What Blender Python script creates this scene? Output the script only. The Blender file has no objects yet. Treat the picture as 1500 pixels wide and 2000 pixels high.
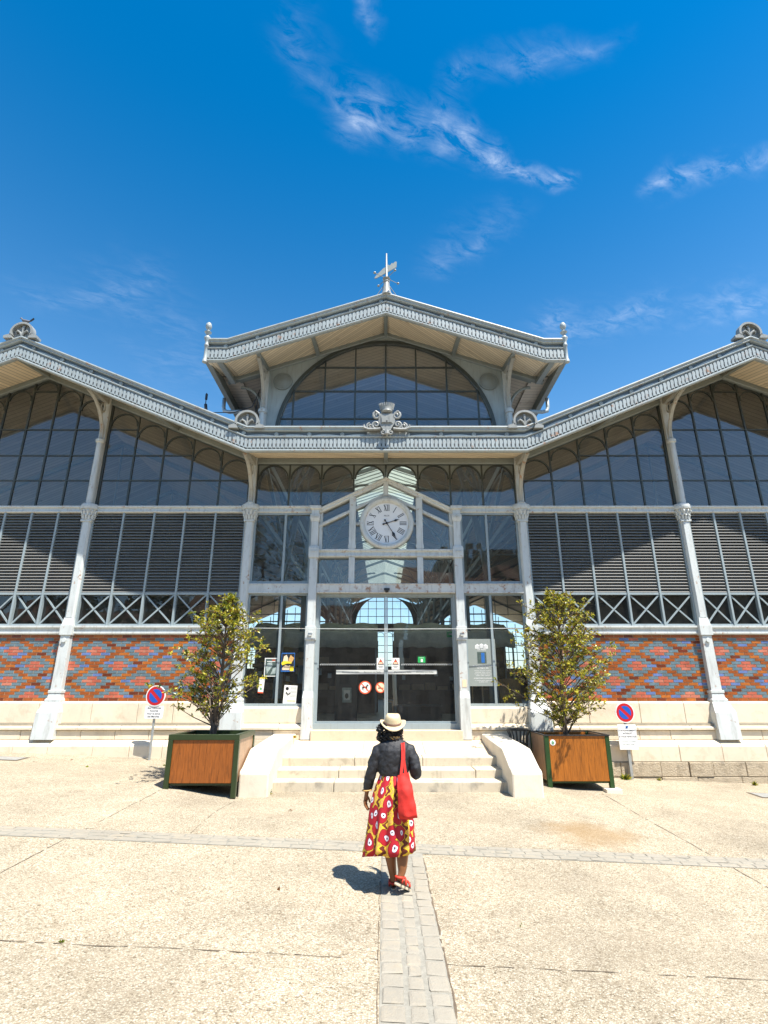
import bpy, bmesh, math, random
from mathutils import Vector, Matrix
R = math.radians
S = bpy.context.scene
COL = S.collection
random.seed(7)

# ------------------------------------------------------------------ camera
cam_d = bpy.data.cameras.new('camera')
cam = bpy.data.objects.new('camera', cam_d)
COL.objects.link(cam)
cam_d.sensor_fit = 'VERTICAL'
cam_d.sensor_height = 36.0
cam_d.lens = 36.0 * 1060 / 2000
cam_d.clip_start = 0.1
cam_d.clip_end = 3000
cam.location = (0, 0, 1.87)
cam.rotation_euler = (R(90 + 18.17), 0, 0)
S.camera = cam

# ------------------------------------------------------------------ sky, sun, exposure
SUN_EL, SUN_DIR = 64.3, (0.69, -0.724)
W = bpy.data.worlds.new('World')
S.world = W
W.use_nodes = True
wn, wl = W.node_tree.nodes, W.node_tree.links
wn.clear()

def _wnode(t, **k):
    n = wn.new(t)
    for a, b in k.items():
        setattr(n, a, b)
    return n

out = _wnode('ShaderNodeOutputWorld')
bg = _wnode('ShaderNodeBackground')
bg.inputs['Strength'].default_value = 0.12
sky = _wnode('ShaderNodeTexSky', sky_type='NISHITA')
sky.sun_disc = False
sky.sun_elevation = R(SUN_EL)
sky.sun_rotation = math.atan2(SUN_DIR[0], SUN_DIR[1])
sky.altitude = 100
sky.air_density = 1.0
sky.dust_density = 0.8
sky.ozone_density = 3.0
hsv = _wnode('ShaderNodeHueSaturation')
hsv.inputs['Hue'].default_value = 0.493
hsv.inputs['Saturation'].default_value = 1.62
hsv.inputs['Value'].default_value = 0.86
wl.new(sky.outputs[0], hsv.inputs['Color'])
# thin cirrus, laid out on a flat layer high above the square (direction / height)
tc = _wnode('ShaderNodeTexCoord')
sx = _wnode('ShaderNodeSeparateXYZ')
wl.new(tc.outputs['Generated'], sx.inputs[0])

def wm(op, a, b=None, clamp=False):
    n = _wnode('ShaderNodeMath', operation=op, use_clamp=clamp)
    for i, x in enumerate((a, b)):
        if x is None:
            continue
        if isinstance(x, (int, float)):
            n.inputs[i].default_value = x
        else:
            wl.new(x, n.inputs[i])
    return n.outputs[0]

zz = wm('MAXIMUM', sx.outputs[2], 0.02)
cmb = _wnode('ShaderNodeCombineXYZ')
wl.new(wm('DIVIDE', sx.outputs[0], zz), cmb.inputs[0])
wl.new(wm('DIVIDE', sx.outputs[1], zz), cmb.inputs[1])
lay = cmb.outputs[0]
warp = _wnode('ShaderNodeTexNoise')
warp.inputs['Scale'].default_value = 3.2
warp.inputs['Detail'].default_value = 6
wl.new(lay, warp.inputs['Vector'])
wsub = _wnode('ShaderNodeVectorMath', operation='SUBTRACT')
wl.new(warp.outputs['Color'], wsub.inputs[0])
wsub.inputs[1].default_value = (0.5, 0.5, 0.5)
wsc = _wnode('ShaderNodeVectorMath', operation='MULTIPLY')
wl.new(wsub.outputs[0], wsc.inputs[0])
wsc.inputs[1].default_value = (0.26, 0.26, 0)
wad = _wnode('ShaderNodeVectorMath', operation='ADD')
wl.new(lay, wad.inputs[0])
wl.new(wsc.outputs[0], wad.inputs[1])
P2 = wad.outputs[0]

def streak(a, b, wid, amt):
    """soft band of cirrus between two points of the layer"""
    ba = (b[0] - a[0], b[1] - a[1], 0)
    L2 = ba[0] ** 2 + ba[1] ** 2
    pa = _wnode('ShaderNodeVectorMath', operation='SUBTRACT')
    wl.new(P2, pa.inputs[0]); pa.inputs[1].default_value = (a[0], a[1], 0)
    dt = _wnode('ShaderNodeVectorMath', operation='DOT_PRODUCT')
    wl.new(pa.outputs[0], dt.inputs[0]); dt.inputs[1].default_value = ba
    h = wm('DIVIDE', dt.outputs['Value'], L2, True)
    sc = _wnode('ShaderNodeVectorMath', operation='SCALE')
    sc.inputs[0].default_value = ba; wl.new(h, sc.inputs['Scale'])
    df = _wnode('ShaderNodeVectorMath', operation='SUBTRACT')
    wl.new(pa.outputs[0], df.inputs[0]); wl.new(sc.outputs[0], df.inputs[1])
    ln = _wnode('ShaderNodeVectorMath', operation='LENGTH')
    wl.new(df.outputs[0], ln.inputs[0])
    d = wm('SUBTRACT', 1.0, wm('DIVIDE', ln.outputs['Value'], wid), True)
    return wm('MULTIPLY', wm('POWER', d, 2.0), amt)

CIRRUS = [  # start, end, half width, strength of each wisp on the cloud layer
    ((-0.149, 0.598), (-0.046, 0.695), 0.075, 0.3),
    ((-0.046, 0.695), (0.108, 0.766), 0.07, 0.42),
    ((0.129, 0.782), (0.219, 0.837), 0.05, 0.65),
    ((0.207, 0.825), (0.388, 0.891), 0.042, 0.85),
    ((0.077, 0.741), (0.125, 0.669), 0.06, 0.4),
    ((0.111, 0.64), (0.366, 0.625), 0.05, 0.26),
    ((0.578, 0.866), (0.746, 0.782), 0.06, 0.42),
    ((0.52, 1.33), (1.042, 1.221), 0.16, 0.3),
    ((-0.019, 0.53), (-0.006, 0.57), 0.03, 0.42),
    ((-0.903, 1.221), (-0.584, 1.153), 0.16, 0.13),
    ((0.137, 1.057), (0.267, 0.965), 0.1, 0.15),
    ((-0.669, 1.33), (-0.591, 1.669), 0.3, 0.12),
]
acc = None
for a, b, wd, am in CIRRUS:
    s_ = streak(a, b, wd, am)
    acc = s_ if acc is None else wm('ADD', acc, s_)
wisp = _wnode('ShaderNodeTexNoise')
wisp.inputs['Scale'].default_value = 21
wisp.inputs['Detail'].default_value = 10
wisp.inputs['Roughness'].default_value = 0.66
wisp.inputs['Distortion'].default_value = 0.55
mp = _wnode('ShaderNodeMapping', vector_type='TEXTURE')
mp.inputs['Rotation'].default_value = (0, 0, R(24))
mp.inputs['Scale'].default_value = (1.5, 0.7, 1)
wl.new(lay, mp.inputs[0]); wl.new(mp.outputs[0], wisp.inputs['Vector'])
wr = wm('MULTIPLY', wm('SUBTRACT', wisp.outputs['Fac'], 0.40, True), 3.0)
brk = _wnode('ShaderNodeTexNoise')
brk.inputs['Scale'].default_value = 5.5
brk.inputs['Detail'].default_value = 5
wl.new(P2, brk.inputs['Vector'])
wr = wm('MULTIPLY', wr, wm('MULTIPLY', wm('SUBTRACT', brk.outputs['Fac'], 0.34, True), 4.2))
cl = wm('MULTIPLY', acc, wr, True)
mx = _wnode('ShaderNodeMixRGB')
# the blue deepens with height and pales to haze near the horizon
hz = _wnode('ShaderNodeMapRange', interpolation_type='SMOOTHSTEP')
wl.new(sx.outputs[2], hz.inputs['Value'])
hz.inputs['From Min'].default_value = 0.08; hz.inputs['From Max'].default_value = 0.84
pale = _wnode('ShaderNodeHueSaturation')
pale.inputs['Hue'].default_value = 0.490
pale.inputs['Saturation'].default_value = 1.06
pale.inputs['Value'].default_value = 1.05
wl.new(sky.outputs[0], pale.inputs['Color'])
grad = _wnode('ShaderNodeMixRGB')
wl.new(hz.outputs[0], grad.inputs[0]); wl.new(pale.outputs[0], grad.inputs[1]); wl.new(hsv.outputs[0], grad.inputs[2])
wl.new(cl, mx.inputs[0]); wl.new(grad.outputs[0], mx.inputs[1])
mx.inputs[2].default_value = (3.9, 4.4, 5.2, 1)
wl.new(mx.outputs[0], bg.inputs['Color'])
wl.new(bg.outputs[0], out.inputs['Surface'])

sun_d = bpy.data.lights.new('sun', 'SUN')
sun_d.energy = 5.0
sun_d.angle = R(0.53)
sun_d.color = (1.0, 0.95, 0.86)
sun = bpy.data.objects.new('sun', sun_d)
COL.objects.link(sun)
ce = math.cos(R(SUN_EL))
nrm = math.hypot(*SUN_DIR)
sv = Vector((SUN_DIR[0] / nrm * ce, SUN_DIR[1] / nrm * ce, math.sin(R(SUN_EL))))
sun.rotation_euler = sv.to_track_quat('Z', 'Y').to_euler()
sun.location = (12, -14, 30)

S.view_settings.view_transform = 'Standard'
S.view_settings.look = 'None'
S.view_settings.exposure = 1.05
S.view_settings.gamma = 1.0
S.view_settings.use_curve_mapping = False
S.render.engine = 'CYCLES'
S.cycles.use_denoising = True
S.cycles.max_bounces = 7
S.cycles.diffuse_bounces = 3
S.cycles.glossy_bounces = 3
S.cycles.transparent_max_bounces = 24
S.cycles.caustics_reflective = False
S.cycles.caustics_refractive = False
S.cycles.sample_clamp_indirect = 6.0

# ------------------------------------------------------------------ material helpers
def new_mat(name):
    m = bpy.data.materials.new(name)
    m.use_nodes = True
    return m, m.node_tree.nodes, m.node_tree.links, m.node_tree.nodes['Principled BSDF']

def rgba(c):
    return (c[0], c[1], c[2], 1)

def coords(n, l, scale=1.0, vec=None):
    t = n.new('ShaderNodeTexCoord')
    m = n.new('ShaderNodeMapping')
    m.inputs['Scale'].default_value = (scale,) * 3 if isinstance(scale, (int, float)) else scale
    l.new(t.outputs[vec or 'Object'], m.inputs[0])
    return m.outputs[0]

def noise(n, l, v, scale, detail=5, rough=0.55, dist=0):
    t = n.new('ShaderNodeTexNoise')
    t.inputs['Scale'].default_value = scale
    t.inputs['Detail'].default_value = detail
    t.inputs['Roughness'].default_value = rough
    t.inputs['Distortion'].default_value = dist
    l.new(v, t.inputs['Vector'])
    return t.outputs['Fac']

def ramp(n, l, f, stops, interp='LINEAR'):
    r = n.new('ShaderNodeValToRGB')
    r.color_ramp.interpolation = interp
    e = r.color_ramp.elements
    while len(e) > 1:
        e.remove(e[-1])
    e[0].position, e[0].color = stops[0][0], rgba(stops[0][1]) if len(stops[0][1]) == 3 else stops[0][1]
    for p, c in stops[1:]:
        x = e.new(p)
        x.color = rgba(c)
    l.new(f, r.inputs[0])
    return r.outputs[0]

def mix(n, l, f, a, b, mode='MIX'):
    m = n.new('ShaderNodeMixRGB')
    m.blend_type = mode
    for i, x in enumerate((f, a, b)):
        if isinstance(x, (int, float)):
            m.inputs[i].default_value = x
        elif isinstance(x, tuple):
            m.inputs[i].default_value = rgba(x)
        else:
            l.new(x, m.inputs[i])
    return m.outputs[0]

def mth(n, l, op, a, b=None, clamp=False):
    m = n.new('ShaderNodeMath')
    m.operation = op
    m.use_clamp = clamp
    for i, x in enumerate((a, b)):
        if x is None:
            continue
        if isinstance(x, (int, float)):
            m.inputs[i].default_value = x
        else:
            l.new(x, m.inputs[i])
    return m.outputs[0]

def bump(n, l, p, h, strength, dist=0.01):
    b = n.new('ShaderNodeBump')
    b.inputs['Strength'].default_value = strength
    b.inputs['Distance'].default_value = dist
    l.new(h, b.inputs['Height'])
    l.new(b.outputs[0], p.inputs['Normal'])

def simple(name, c, rough=0.6, var=0.25, scale=6.0, metal=0.0, bmp=0.0, spec=0.5, bscale=60):
    """one colour with worn patches and a little relief"""
    m, n, l, p = new_mat(name)
    v = coords(n, l)
    f = noise(n, l, v, scale, 6)
    g = noise(n, l, v, scale * 7, 3)
    lo = tuple(x * (1 - var) for x in c)
    hi = tuple(min(1, x * (1 + var)) for x in c)
    col = ramp(n, l, f, [(0.3, lo), (0.7, hi)])
    col = mix(n, l, 0.35, col, ramp(n, l, g, [(0.3, lo), (0.7, hi)]))
    l.new(col, p.inputs['Base Color'])
    p.inputs['Roughness'].default_value = rough
    p.inputs['Metallic'].default_value = metal
    p.inputs['Specular IOR Level'].default_value = spec
    if bmp:
        bump(n, l, p, noise(n, l, v, bscale, 5), bmp, 0.01)
    return m

def painted(name, c, dirt=(0.16, 0.14, 0.11), rust=0.0, amount=0.5, rough=0.45):
    """old paint on iron: vertical grime, chips and rust spots"""
    m, n, l, p = new_mat(name)
    v = coords(n, l)
    vs = coords(n, l, (9.0, 9.0, 1.1))
    f = noise(n, l, vs, 1.6, 7, 0.65)
    big = noise(n, l, v, 1.7, 5)
    col = mix(n, l, ramp(n, l, big, [(0.3, (0, 0, 0)), (0.75, (1, 1, 1))]), tuple(x * 0.86 for x in c), c)
    k = ramp(n, l, f, [(0.50, (0, 0, 0)), (0.78, (amount,) * 3)])
    col = mix(n, l, k, col, dirt)
    if rust:
        r = noise(n, l, v, 5.5, 9, 0.75)
        k2 = ramp(n, l, r, [(0.60 - rust * 0.08, (0, 0, 0)), (0.66 - rust * 0.05, (0.85,) * 3)])
        col = mix(n, l, k2, col, (0.30, 0.13, 0.045))
    l.new(col, p.inputs['Base Color'])
    p.inputs['Roughness'].default_value = rough
    bump(n, l, p, noise(n, l, v, 40, 4), 0.15, 0.006)
    return m

# ------------------------------------------------------------------ mesh helpers
class MB:
    def __init__(s):
        s.v, s.f, s.m, s.uv = [], [], [], {}

    def add(s, vs, fs, m=0):
        b = len(s.v)
        s.v += [tuple(x) for x in vs]
        for f in fs:
            s.f.append(tuple(b + i for i in f))
            s.m.append(m)
        return b

    def box(s, x0, x1, y0, y1, z0, z1, m=0):
        s.hexa([(x0, y0, z0), (x1, y0, z0), (x1, y1, z0), (x0, y1, z0),
                (x0, y0, z1), (x1, y0, z1), (x1, y1, z1), (x0, y1, z1)], m)

    def hexa(s, p, m=0):
        s.add(p, [(0, 3, 2, 1), (4, 5, 6, 7), (0, 1, 5, 4), (1, 2, 6, 5), (2, 3, 7, 6), (3, 0, 4, 7)], m)

    def prism(s, poly, y0, y1, m=0):
        n = len(poly)
        vs = [(x, y0, z) for x, z in poly] + [(x, y1, z) for x, z in poly]
        fs = [tuple(range(n)), tuple(range(2 * n - 1, n - 1, -1))]
        fs += [(i, i + n, (i + 1) % n + n, (i + 1) % n) for i in range(n)]
        s.add(vs, fs, m)

    def bar(s, a, b, w, d, m=0):
        """straight bar with a rectangular section, from a to b, w in the x-z plane, d along y"""
        a, b = Vector(a), Vector(b)
        t = (b - a).normalized()
        side = Vector((0, 1, 0)).cross(t)
        if side.length < 1e-4:
            side = Vector((1, 0, 0))
            up = Vector((0, 0, 1))
        else:
            up = Vector((0, 1, 0))
        side.normalize()
        if abs(t.y) > 0.2:
            up = t.cross(side).normalized()
        side, up = side * w / 2, up * d / 2
        s.hexa([a - side - up, a + side - up, a + side + up, a - side + up,
                b - side - up, b + side - up, b + side + up, b - side + up], m)

    def tube(s, path, r, n=8, m=0, cap=True, flat=None):
        path = [Vector(p) for p in path]
        k = len(path)
        rs = [r] * k if isinstance(r, (int, float)) else list(r)
        ref = None
        rings = []
        for i, p in enumerate(path):
            t = (path[min(i + 1, k - 1)] - path[max(i - 1, 0)])
            t = t.normalized() if t.length > 1e-9 else Vector((0, 0, 1))
            if ref is None:
                ref = Vector((0, 0, 1)) if abs(t.z) < 0.9 else Vector((1, 0, 0))
            u = (ref - t * ref.dot(t))
            if u.length < 1e-5:
                u = t.orthogonal()
            u.normalize()
            ref = u
            w = t.cross(u)
            fu, fw = (1, 1) if flat is None else flat
            rings.append([p + (u * math.cos(2 * math.pi * j / n) * fu + w * math.sin(2 * math.pi * j / n) * fw) * rs[i]
                          for j in range(n)])
        vs = [q for rg in rings for q in rg]
        fs = []
        for i in range(k - 1):
            for j in range(n):
                a, b = i * n + j, i * n + (j + 1) % n
                fs.append((a, b, b + n, a + n))
        if cap:
            fs.append(tuple(range(n - 1, -1, -1)))
            fs.append(tuple((k - 1) * n + j for j in range(n)))
        s.add(vs, fs, m)

    def loft(s, rings, m=0, cap=True, closed=True):
        n = len(rings[0])
        vs = [q for rg in rings for q in rg]
        fs = []
        for i in range(len(rings) - 1):
            for j in range(n if closed else n - 1):
                a, b = i * n + j, i * n + (j + 1) % n
                fs.append((a, b, b + n, a + n))
        if cap and closed:
            fs.append(tuple(range(n - 1, -1, -1)))
            fs.append(tuple((len(rings) - 1) * n + j for j in range(n)))
        return s.add(vs, fs, m)

    def lathe(s, prof, c=(0, 0, 0), n=20, m=0, axis='z'):
        rings = []
        for r, h in prof:
            ring = []
            for j in range(n):
                a = 2 * math.pi * j / n
                if axis == 'z':
                    ring.append((c[0] + r * math.cos(a), c[1] + r * math.sin(a), c[2] + h))
                else:
                    ring.append((c[0] + r * math.cos(a), c[1] + h, c[2] + r * math.sin(a)))
            rings.append(ring)
        s.loft(rings, m)

    def ball(s, c, r, n=10, m=0, sc=(1, 1, 1)):
        pr = []
        for i in range(n // 2 + 1):
            a = -math.pi / 2 + math.pi * i / (n // 2)
            pr.append((max(1e-4, math.cos(a)) * r, math.sin(a) * r))
        rings = [[(c[0] + q * math.cos(2 * math.pi * j / n) * sc[0], c[1] + q * math.sin(2 * math.pi * j / n) * sc[1], c[2] + h * sc[2])
                  for j in range(n)] for q, h in pr]
        s.loft(rings, m)

    def sweep(s, line, prof, m=0, closed=True):
        """a profile of (y, dz) carried along a polyline of (x, z) with plumb ends"""
        rings = [[(x, y, z + dz) for y, dz in prof] for x, z in line]
        s.loft(rings, m, cap=closed, closed=closed)

    def strip(s, line, p0, p1, th, m=0):
        """sloping slab along a polyline between two (y, dz) edges"""
        s.sweep(line, [p0, p1, (p1[0], p1[1] + th), (p0[0], p0[1] + th)], m)

    def text(s, body, cx, y, cz, size, m=0, shear=0.0, sx=1.0, bold=0.0):
        vs, fs = text_geo(body, shear, bold)
        s.add([(cx + a * size * sx, y, cz + b * size) for a, b in vs], fs, m)

    def build(s, name, mats, parent=None, loc=(0, 0, 0), smooth=False, bevel=0.0, recalc=True, autosmooth=None):
        me = bpy.data.meshes.new(name)
        me.from_pydata(s.v, [], s.f)
        for q in (mats if isinstance(mats, (list, tuple)) else [mats]):
            me.materials.append(q)
        me.polygons.foreach_set('material_index', s.m)
        if recalc:
            bm = bmesh.new()
            bm.from_mesh(me)
            bmesh.ops.recalc_face_normals(bm, faces=bm.faces)
            bm.to_mesh(me)
            bm.free()
        if smooth:
            me.polygons.foreach_set('use_smooth', [True] * len(me.polygons))
        if autosmooth:
            me.polygons.foreach_set('use_smooth', [True] * len(me.polygons))
            me.set_sharp_from_angle(angle=R(autosmooth))
        me.update()
        o = bpy.data.objects.new(name, me)
        COL.objects.link(o)
        o.location = loc
        if parent:
            o.parent = parent
        if bevel:
            b = o.modifiers.new('bevel', 'BEVEL')
            b.width = bevel
            b.segments = 2
            b.limit_method = 'ANGLE'
            b.angle_limit = R(40)
        return o

_tc = {}
def text_geo(body, shear=0.0, bold=0.0):
    k = (body, shear, bold)
    if k not in _tc:
        c = bpy.data.curves.new('lettering', 'FONT')
        c.body = body
        c.size = 1.0
        c.align_x = 'CENTER'
        c.align_y = 'CENTER'
        c.resolution_u = 2
        c.shear = shear
        c.offset = bold
        o = bpy.data.objects.new('lettering', c)
        COL.objects.link(o)
        bpy.context.view_layer.update()
        me = bpy.data.meshes.new_from_object(o.evaluated_get(bpy.context.evaluated_depsgraph_get()))
        _tc[k] = ([(v.co.x, v.co.y) for v in me.vertices], [tuple(p.vertices) for p in me.polygons])
        bpy.data.objects.remove(o)
        bpy.data.curves.remove(c)
        bpy.data.meshes.remove(me)
    return _tc[k]

def tag(o, label=None, cat=None, group=None, kind=None):
    if label: o['label'] = label
    if cat: o['category'] = cat
    if group: o['group'] = group
    if kind: o['kind'] = kind
    return o

def thing(name, label, cat, loc=(0, 0, 0), rz=0.0, group=None):
    o = bpy.data.objects.new(name, None)
    o.empty_display_size = 0.2
    COL.objects.link(o)
    o.location = loc
    o.rotation_euler = (0, 0, rz)
    return tag(o, label, cat, group)

def copy_tree(o, parent=None, kids=None):
    c = o.copy()
    COL.objects.link(c)
    if parent is not None:
        c.parent = parent
    for ch in [x for x in bpy.data.objects if x.parent == o]:
        copy_tree(ch, c)
    return c

def arc(cx, cz, r, a0, a1, n, y=0.0):
    return [(cx + r * math.cos(R(a0 + (a1 - a0) * i / n)), y, cz + r * math.sin(R(a0 + (a1 - a0) * i / n))) for i in range(n + 1)]

# ------------------------------------------------------------------ materials
M = {}
M['paint'] = painted('pale_grey_paint', (0.60, 0.63, 0.615), amount=0.5, rust=0.1)
M['cornice'] = painted('cornice_paint', (0.35, 0.395, 0.40), amount=0.5, rust=0.1)
M['rusty'] = painted('rusty_pale_paint', (0.64, 0.64, 0.60), amount=0.5, rust=0.9)
M['brown_paint'] = painted('bracket_paint', (0.40, 0.40, 0.36), amount=0.6, rust=0.35)
M['bluegrey'] = painted('blue_grey_paint', (0.30, 0.36, 0.38), amount=0.35)
M['mullion'] = painted('dark_green_iron', (0.045, 0.055, 0.050), dirt=(0.10, 0.09, 0.06), amount=0.5)
M['beam'] = painted('grey_green_beam', (0.22, 0.25, 0.24), amount=0.45)
M['iron_in'] = painted('interior_iron_paint', (0.33, 0.38, 0.39), amount=0.35)
M['hole_shade'] = simple('cornice_hole_shade', (0.05, 0.055, 0.06), 0.7)  # near-black colour standing for the shade inside small openings
M['gutter_shade'] = painted('gutter_shade_paint', (0.11, 0.14, 0.165), amount=0.3)  # shade under the gutter rail put into a darker paint colour
M['slat'] = painted('louvre_slat_paint', (0.20, 0.195, 0.18), amount=0.4)
M['zinc'] = simple('zinc_roof', (0.28, 0.30, 0.32), 0.45, 0.2, 3, metal=0.4)
M['ornament'] = painted('cast_ornament_paint', (0.29, 0.30, 0.285), dirt=(0.08, 0.08, 0.07), amount=0.6)
M['white'] = simple('white_enamel', (0.78, 0.78, 0.77), 0.35, 0.04)
M['black'] = simple('black_enamel', (0.012, 0.012, 0.014), 0.4, 0.1)
M['red'] = simple('red_enamel', (0.50, 0.012, 0.020), 0.35, 0.06)
M['blue'] = simple('blue_enamel', (0.010, 0.090, 0.46), 0.35, 0.06)
M['orange_red'] = simple('orange_red_print', (0.62, 0.09, 0.03), 0.5, 0.06)
M['green_sign'] = simple('green_sign_print', (0.02, 0.36, 0.09), 0.4, 0.06)
M['steel'] = simple('galvanised_steel', (0.42, 0.44, 0.44), 0.42, 0.15, 12, metal=0.6)
M['dark_metal'] = simple('dark_metal', (0.022, 0.024, 0.026), 0.4, 0.2)
M['notice'] = simple('grey_notice_board', (0.27, 0.30, 0.28), 0.5, 0.06, 3)
M['frost'] = simple('frosted_band', (0.55, 0.56, 0.53), 0.6, 0.05)
M['frost_dim'] = simple('frosted_dots', (0.30, 0.31, 0.30), 0.6, 0.1)
M['paper'] = simple('white_paper', (0.74, 0.74, 0.70), 0.8, 0.04)
M['print_dark'] = simple('dark_print', (0.06, 0.09, 0.08), 0.6, 0.5, 14)
M['print_mid'] = simple('grey_green_print', (0.32, 0.38, 0.36), 0.6, 0.5, 12)
M['print_blue'] = simple('blue_print', (0.02, 0.13, 0.42), 0.5, 0.3, 10)
M['print_yellow'] = simple('yellow_print', (0.80, 0.62, 0.03), 0.5, 0.1)
M['print_tan'] = simple('tan_print', (0.62, 0.36, 0.12), 0.6, 0.3, 18)
M['print_peach'] = simple('peach_print', (0.80, 0.60, 0.40), 0.6, 0.2, 18)


def boards(name, c, ang, pitch=0.1, dark=0.32):
    """tongue-and-groove boards: dark seams across the given direction, stains between"""
    m, n, l, p = new_mat(name)
    t = n.new('ShaderNodeTexCoord')
    mp = n.new('ShaderNodeMapping')
    mp.inputs['Rotation'].default_value = (0, 0, R(ang))
    l.new(t.outputs['Object'], mp.inputs[0])
    sp = n.new('ShaderNodeSeparateXYZ')
    l.new(mp.outputs[0], sp.inputs[0])
    fr = mth(n, l, 'FRACT', mth(n, l, 'DIVIDE', sp.outputs[0], pitch))
    ed = mth(n, l, 'ABSOLUTE', mth(n, l, 'SUBTRACT', fr, 0.5))
    seam = ramp(n, l, ed, [(0.41, (0, 0, 0)), (0.47, (1, 1, 1))])
    idx = mth(n, l, 'FLOOR', mth(n, l, 'DIVIDE', sp.outputs[0], pitch))
    wn_ = n.new('ShaderNodeTexWhiteNoise')
    wn_.noise_dimensions = '1D'
    l.new(idx, wn_.inputs['W'])
    tone = ramp(n, l, wn_.outputs['Value'], [(0, tuple(x * 0.86 for x in c)), (1, tuple(x * 1.1 for x in c))])
    st = noise(n, l, coords(n, l), 2.3, 7, 0.7)
    tone = mix(n, l, ramp(n, l, st, [(0.60, (0, 0, 0)), (0.72, (0.7,) * 3)]), tone, (0.30, 0.17, 0.07))
    l.new(mix(n, l, seam, tone, tuple(x * dark for x in c)), p.inputs['Base Color'])
    p.inputs['Roughness'].default_value = 0.7
    bump(n, l, p, mth(n, l, 'SUBTRACT', 1.0, seam), 0.4, 0.01)
    return m

M['boards'] = boards('beige_soffit_boards', (0.72, 0.61, 0.44), 0)
M['boards_r'] = boards('beige_soffit_boards_skewed', (0.72, 0.61, 0.44), 52)
M['boards_l'] = boards('beige_soffit_boards_counter', (0.72, 0.61, 0.44), -52)
M['ceil'] = boards('interior_ceiling_boards', (0.74, 0.65, 0.54), 90, 0.16, 0.55)


def glass(name, tint=(0.80, 0.85, 0.84), boost=1.9, ior=1.5):
    m, n, l, p = new_mat(name)
    o = n['Material Output']
    n.remove(p)
    tr = n.new('ShaderNodeBsdfTransparent')
    tr.inputs[0].default_value = rgba(tint)
    gl = n.new('ShaderNodeBsdfGlossy')
    gl.inputs['Roughness'].default_value = 0.0
    gl.inputs['Color'].default_value = (0.95, 0.97, 1, 1)
    v = coords(n, l)
    b = n.new('ShaderNodeBump')
    b.inputs['Strength'].default_value = 0.02
    b.inputs['Distance'].default_value = 0.05
    l.new(noise(n, l, v, 1.6, 1), b.inputs['Height'])
    # every pane sits a little differently in its frame, and is a little dusty
    fl = n.new('ShaderNodeVectorMath'); fl.operation = 'FLOOR'
    l.new(coords(n, l, (1 / 0.82, 1, 1 / 0.76)), fl.inputs[0])
    wh = n.new('ShaderNodeTexWhiteNoise')
    l.new(fl.outputs[0], wh.inputs['Vector'])
    ma = n.new('ShaderNodeVectorMath'); ma.operation = 'MULTIPLY_ADD'
    l.new(wh.outputs['Color'], ma.inputs[0]); ma.inputs[1].default_value = (0.018, 0.0, 0.018)
    l.new(b.outputs[0], ma.inputs[2])
    nz = n.new('ShaderNodeVectorMath'); nz.operation = 'NORMALIZE'
    l.new(ma.outputs[0], nz.inputs[0])
    l.new(nz.outputs[0], gl.inputs['Normal'])
    fr = n.new('ShaderNodeFresnel')
    fr.inputs['IOR'].default_value = ior
    k = mth(n, l, 'MULTIPLY', fr.outputs[0], boost, True)
    mx_ = n.new('ShaderNodeMixShader')
    l.new(k, mx_.inputs[0]); l.new(tr.outputs[0], mx_.inputs[1]); l.new(gl.outputs[0], mx_.inputs[2])
    df = n.new('ShaderNodeBsdfDiffuse')
    df.inputs[0].default_value = (0.45, 0.44, 0.41, 1)
    ds = n.new('ShaderNodeMixShader')
    l.new(ramp(n, l, noise(n, l, coords(n, l, (3, 1, 0.8)), 2.2, 8, 0.7), [(0.35, (0.012,) * 3), (0.75, (0.045,) * 3)]), ds.inputs[0])
    l.new(mx_.outputs[0], ds.inputs[1]); l.new(df.outputs[0], ds.inputs[2])
    l.new(ds.outputs[0], o.inputs['Surface'])
    return m

M['glass'] = glass('window_glass', boost=1.5)
M['glass_up'] = glass('upper_window_glass', (0.86, 0.88, 0.88), 2.3)


def skylight_mat():
    m, n, l, p = new_mat('skylight_milk_glass')
    o = n['Material Output']
    n.remove(p)
    tl = n.new('ShaderNodeBsdfTranslucent')
    df = n.new('ShaderNodeBsdfDiffuse')
    c = ramp(n, l, noise(n, l, coords(n, l, (1, 5, 1)), 2.0, 4), [(0.3, (0.60, 0.64, 0.58)), (0.7, (0.74, 0.78, 0.71))])
    l.new(c, tl.inputs[0]); l.new(c, df.inputs[0])
    mx_ = n.new('ShaderNodeMixShader')
    mx_.inputs[0].default_value = 0.72
    l.new(df.outputs[0], mx_.inputs[1]); l.new(tl.outputs[0], mx_.inputs[2])
    l.new(mx_.outputs[0], o.inputs['Surface'])
    return m

M['skylight'] = skylight_mat()


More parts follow.
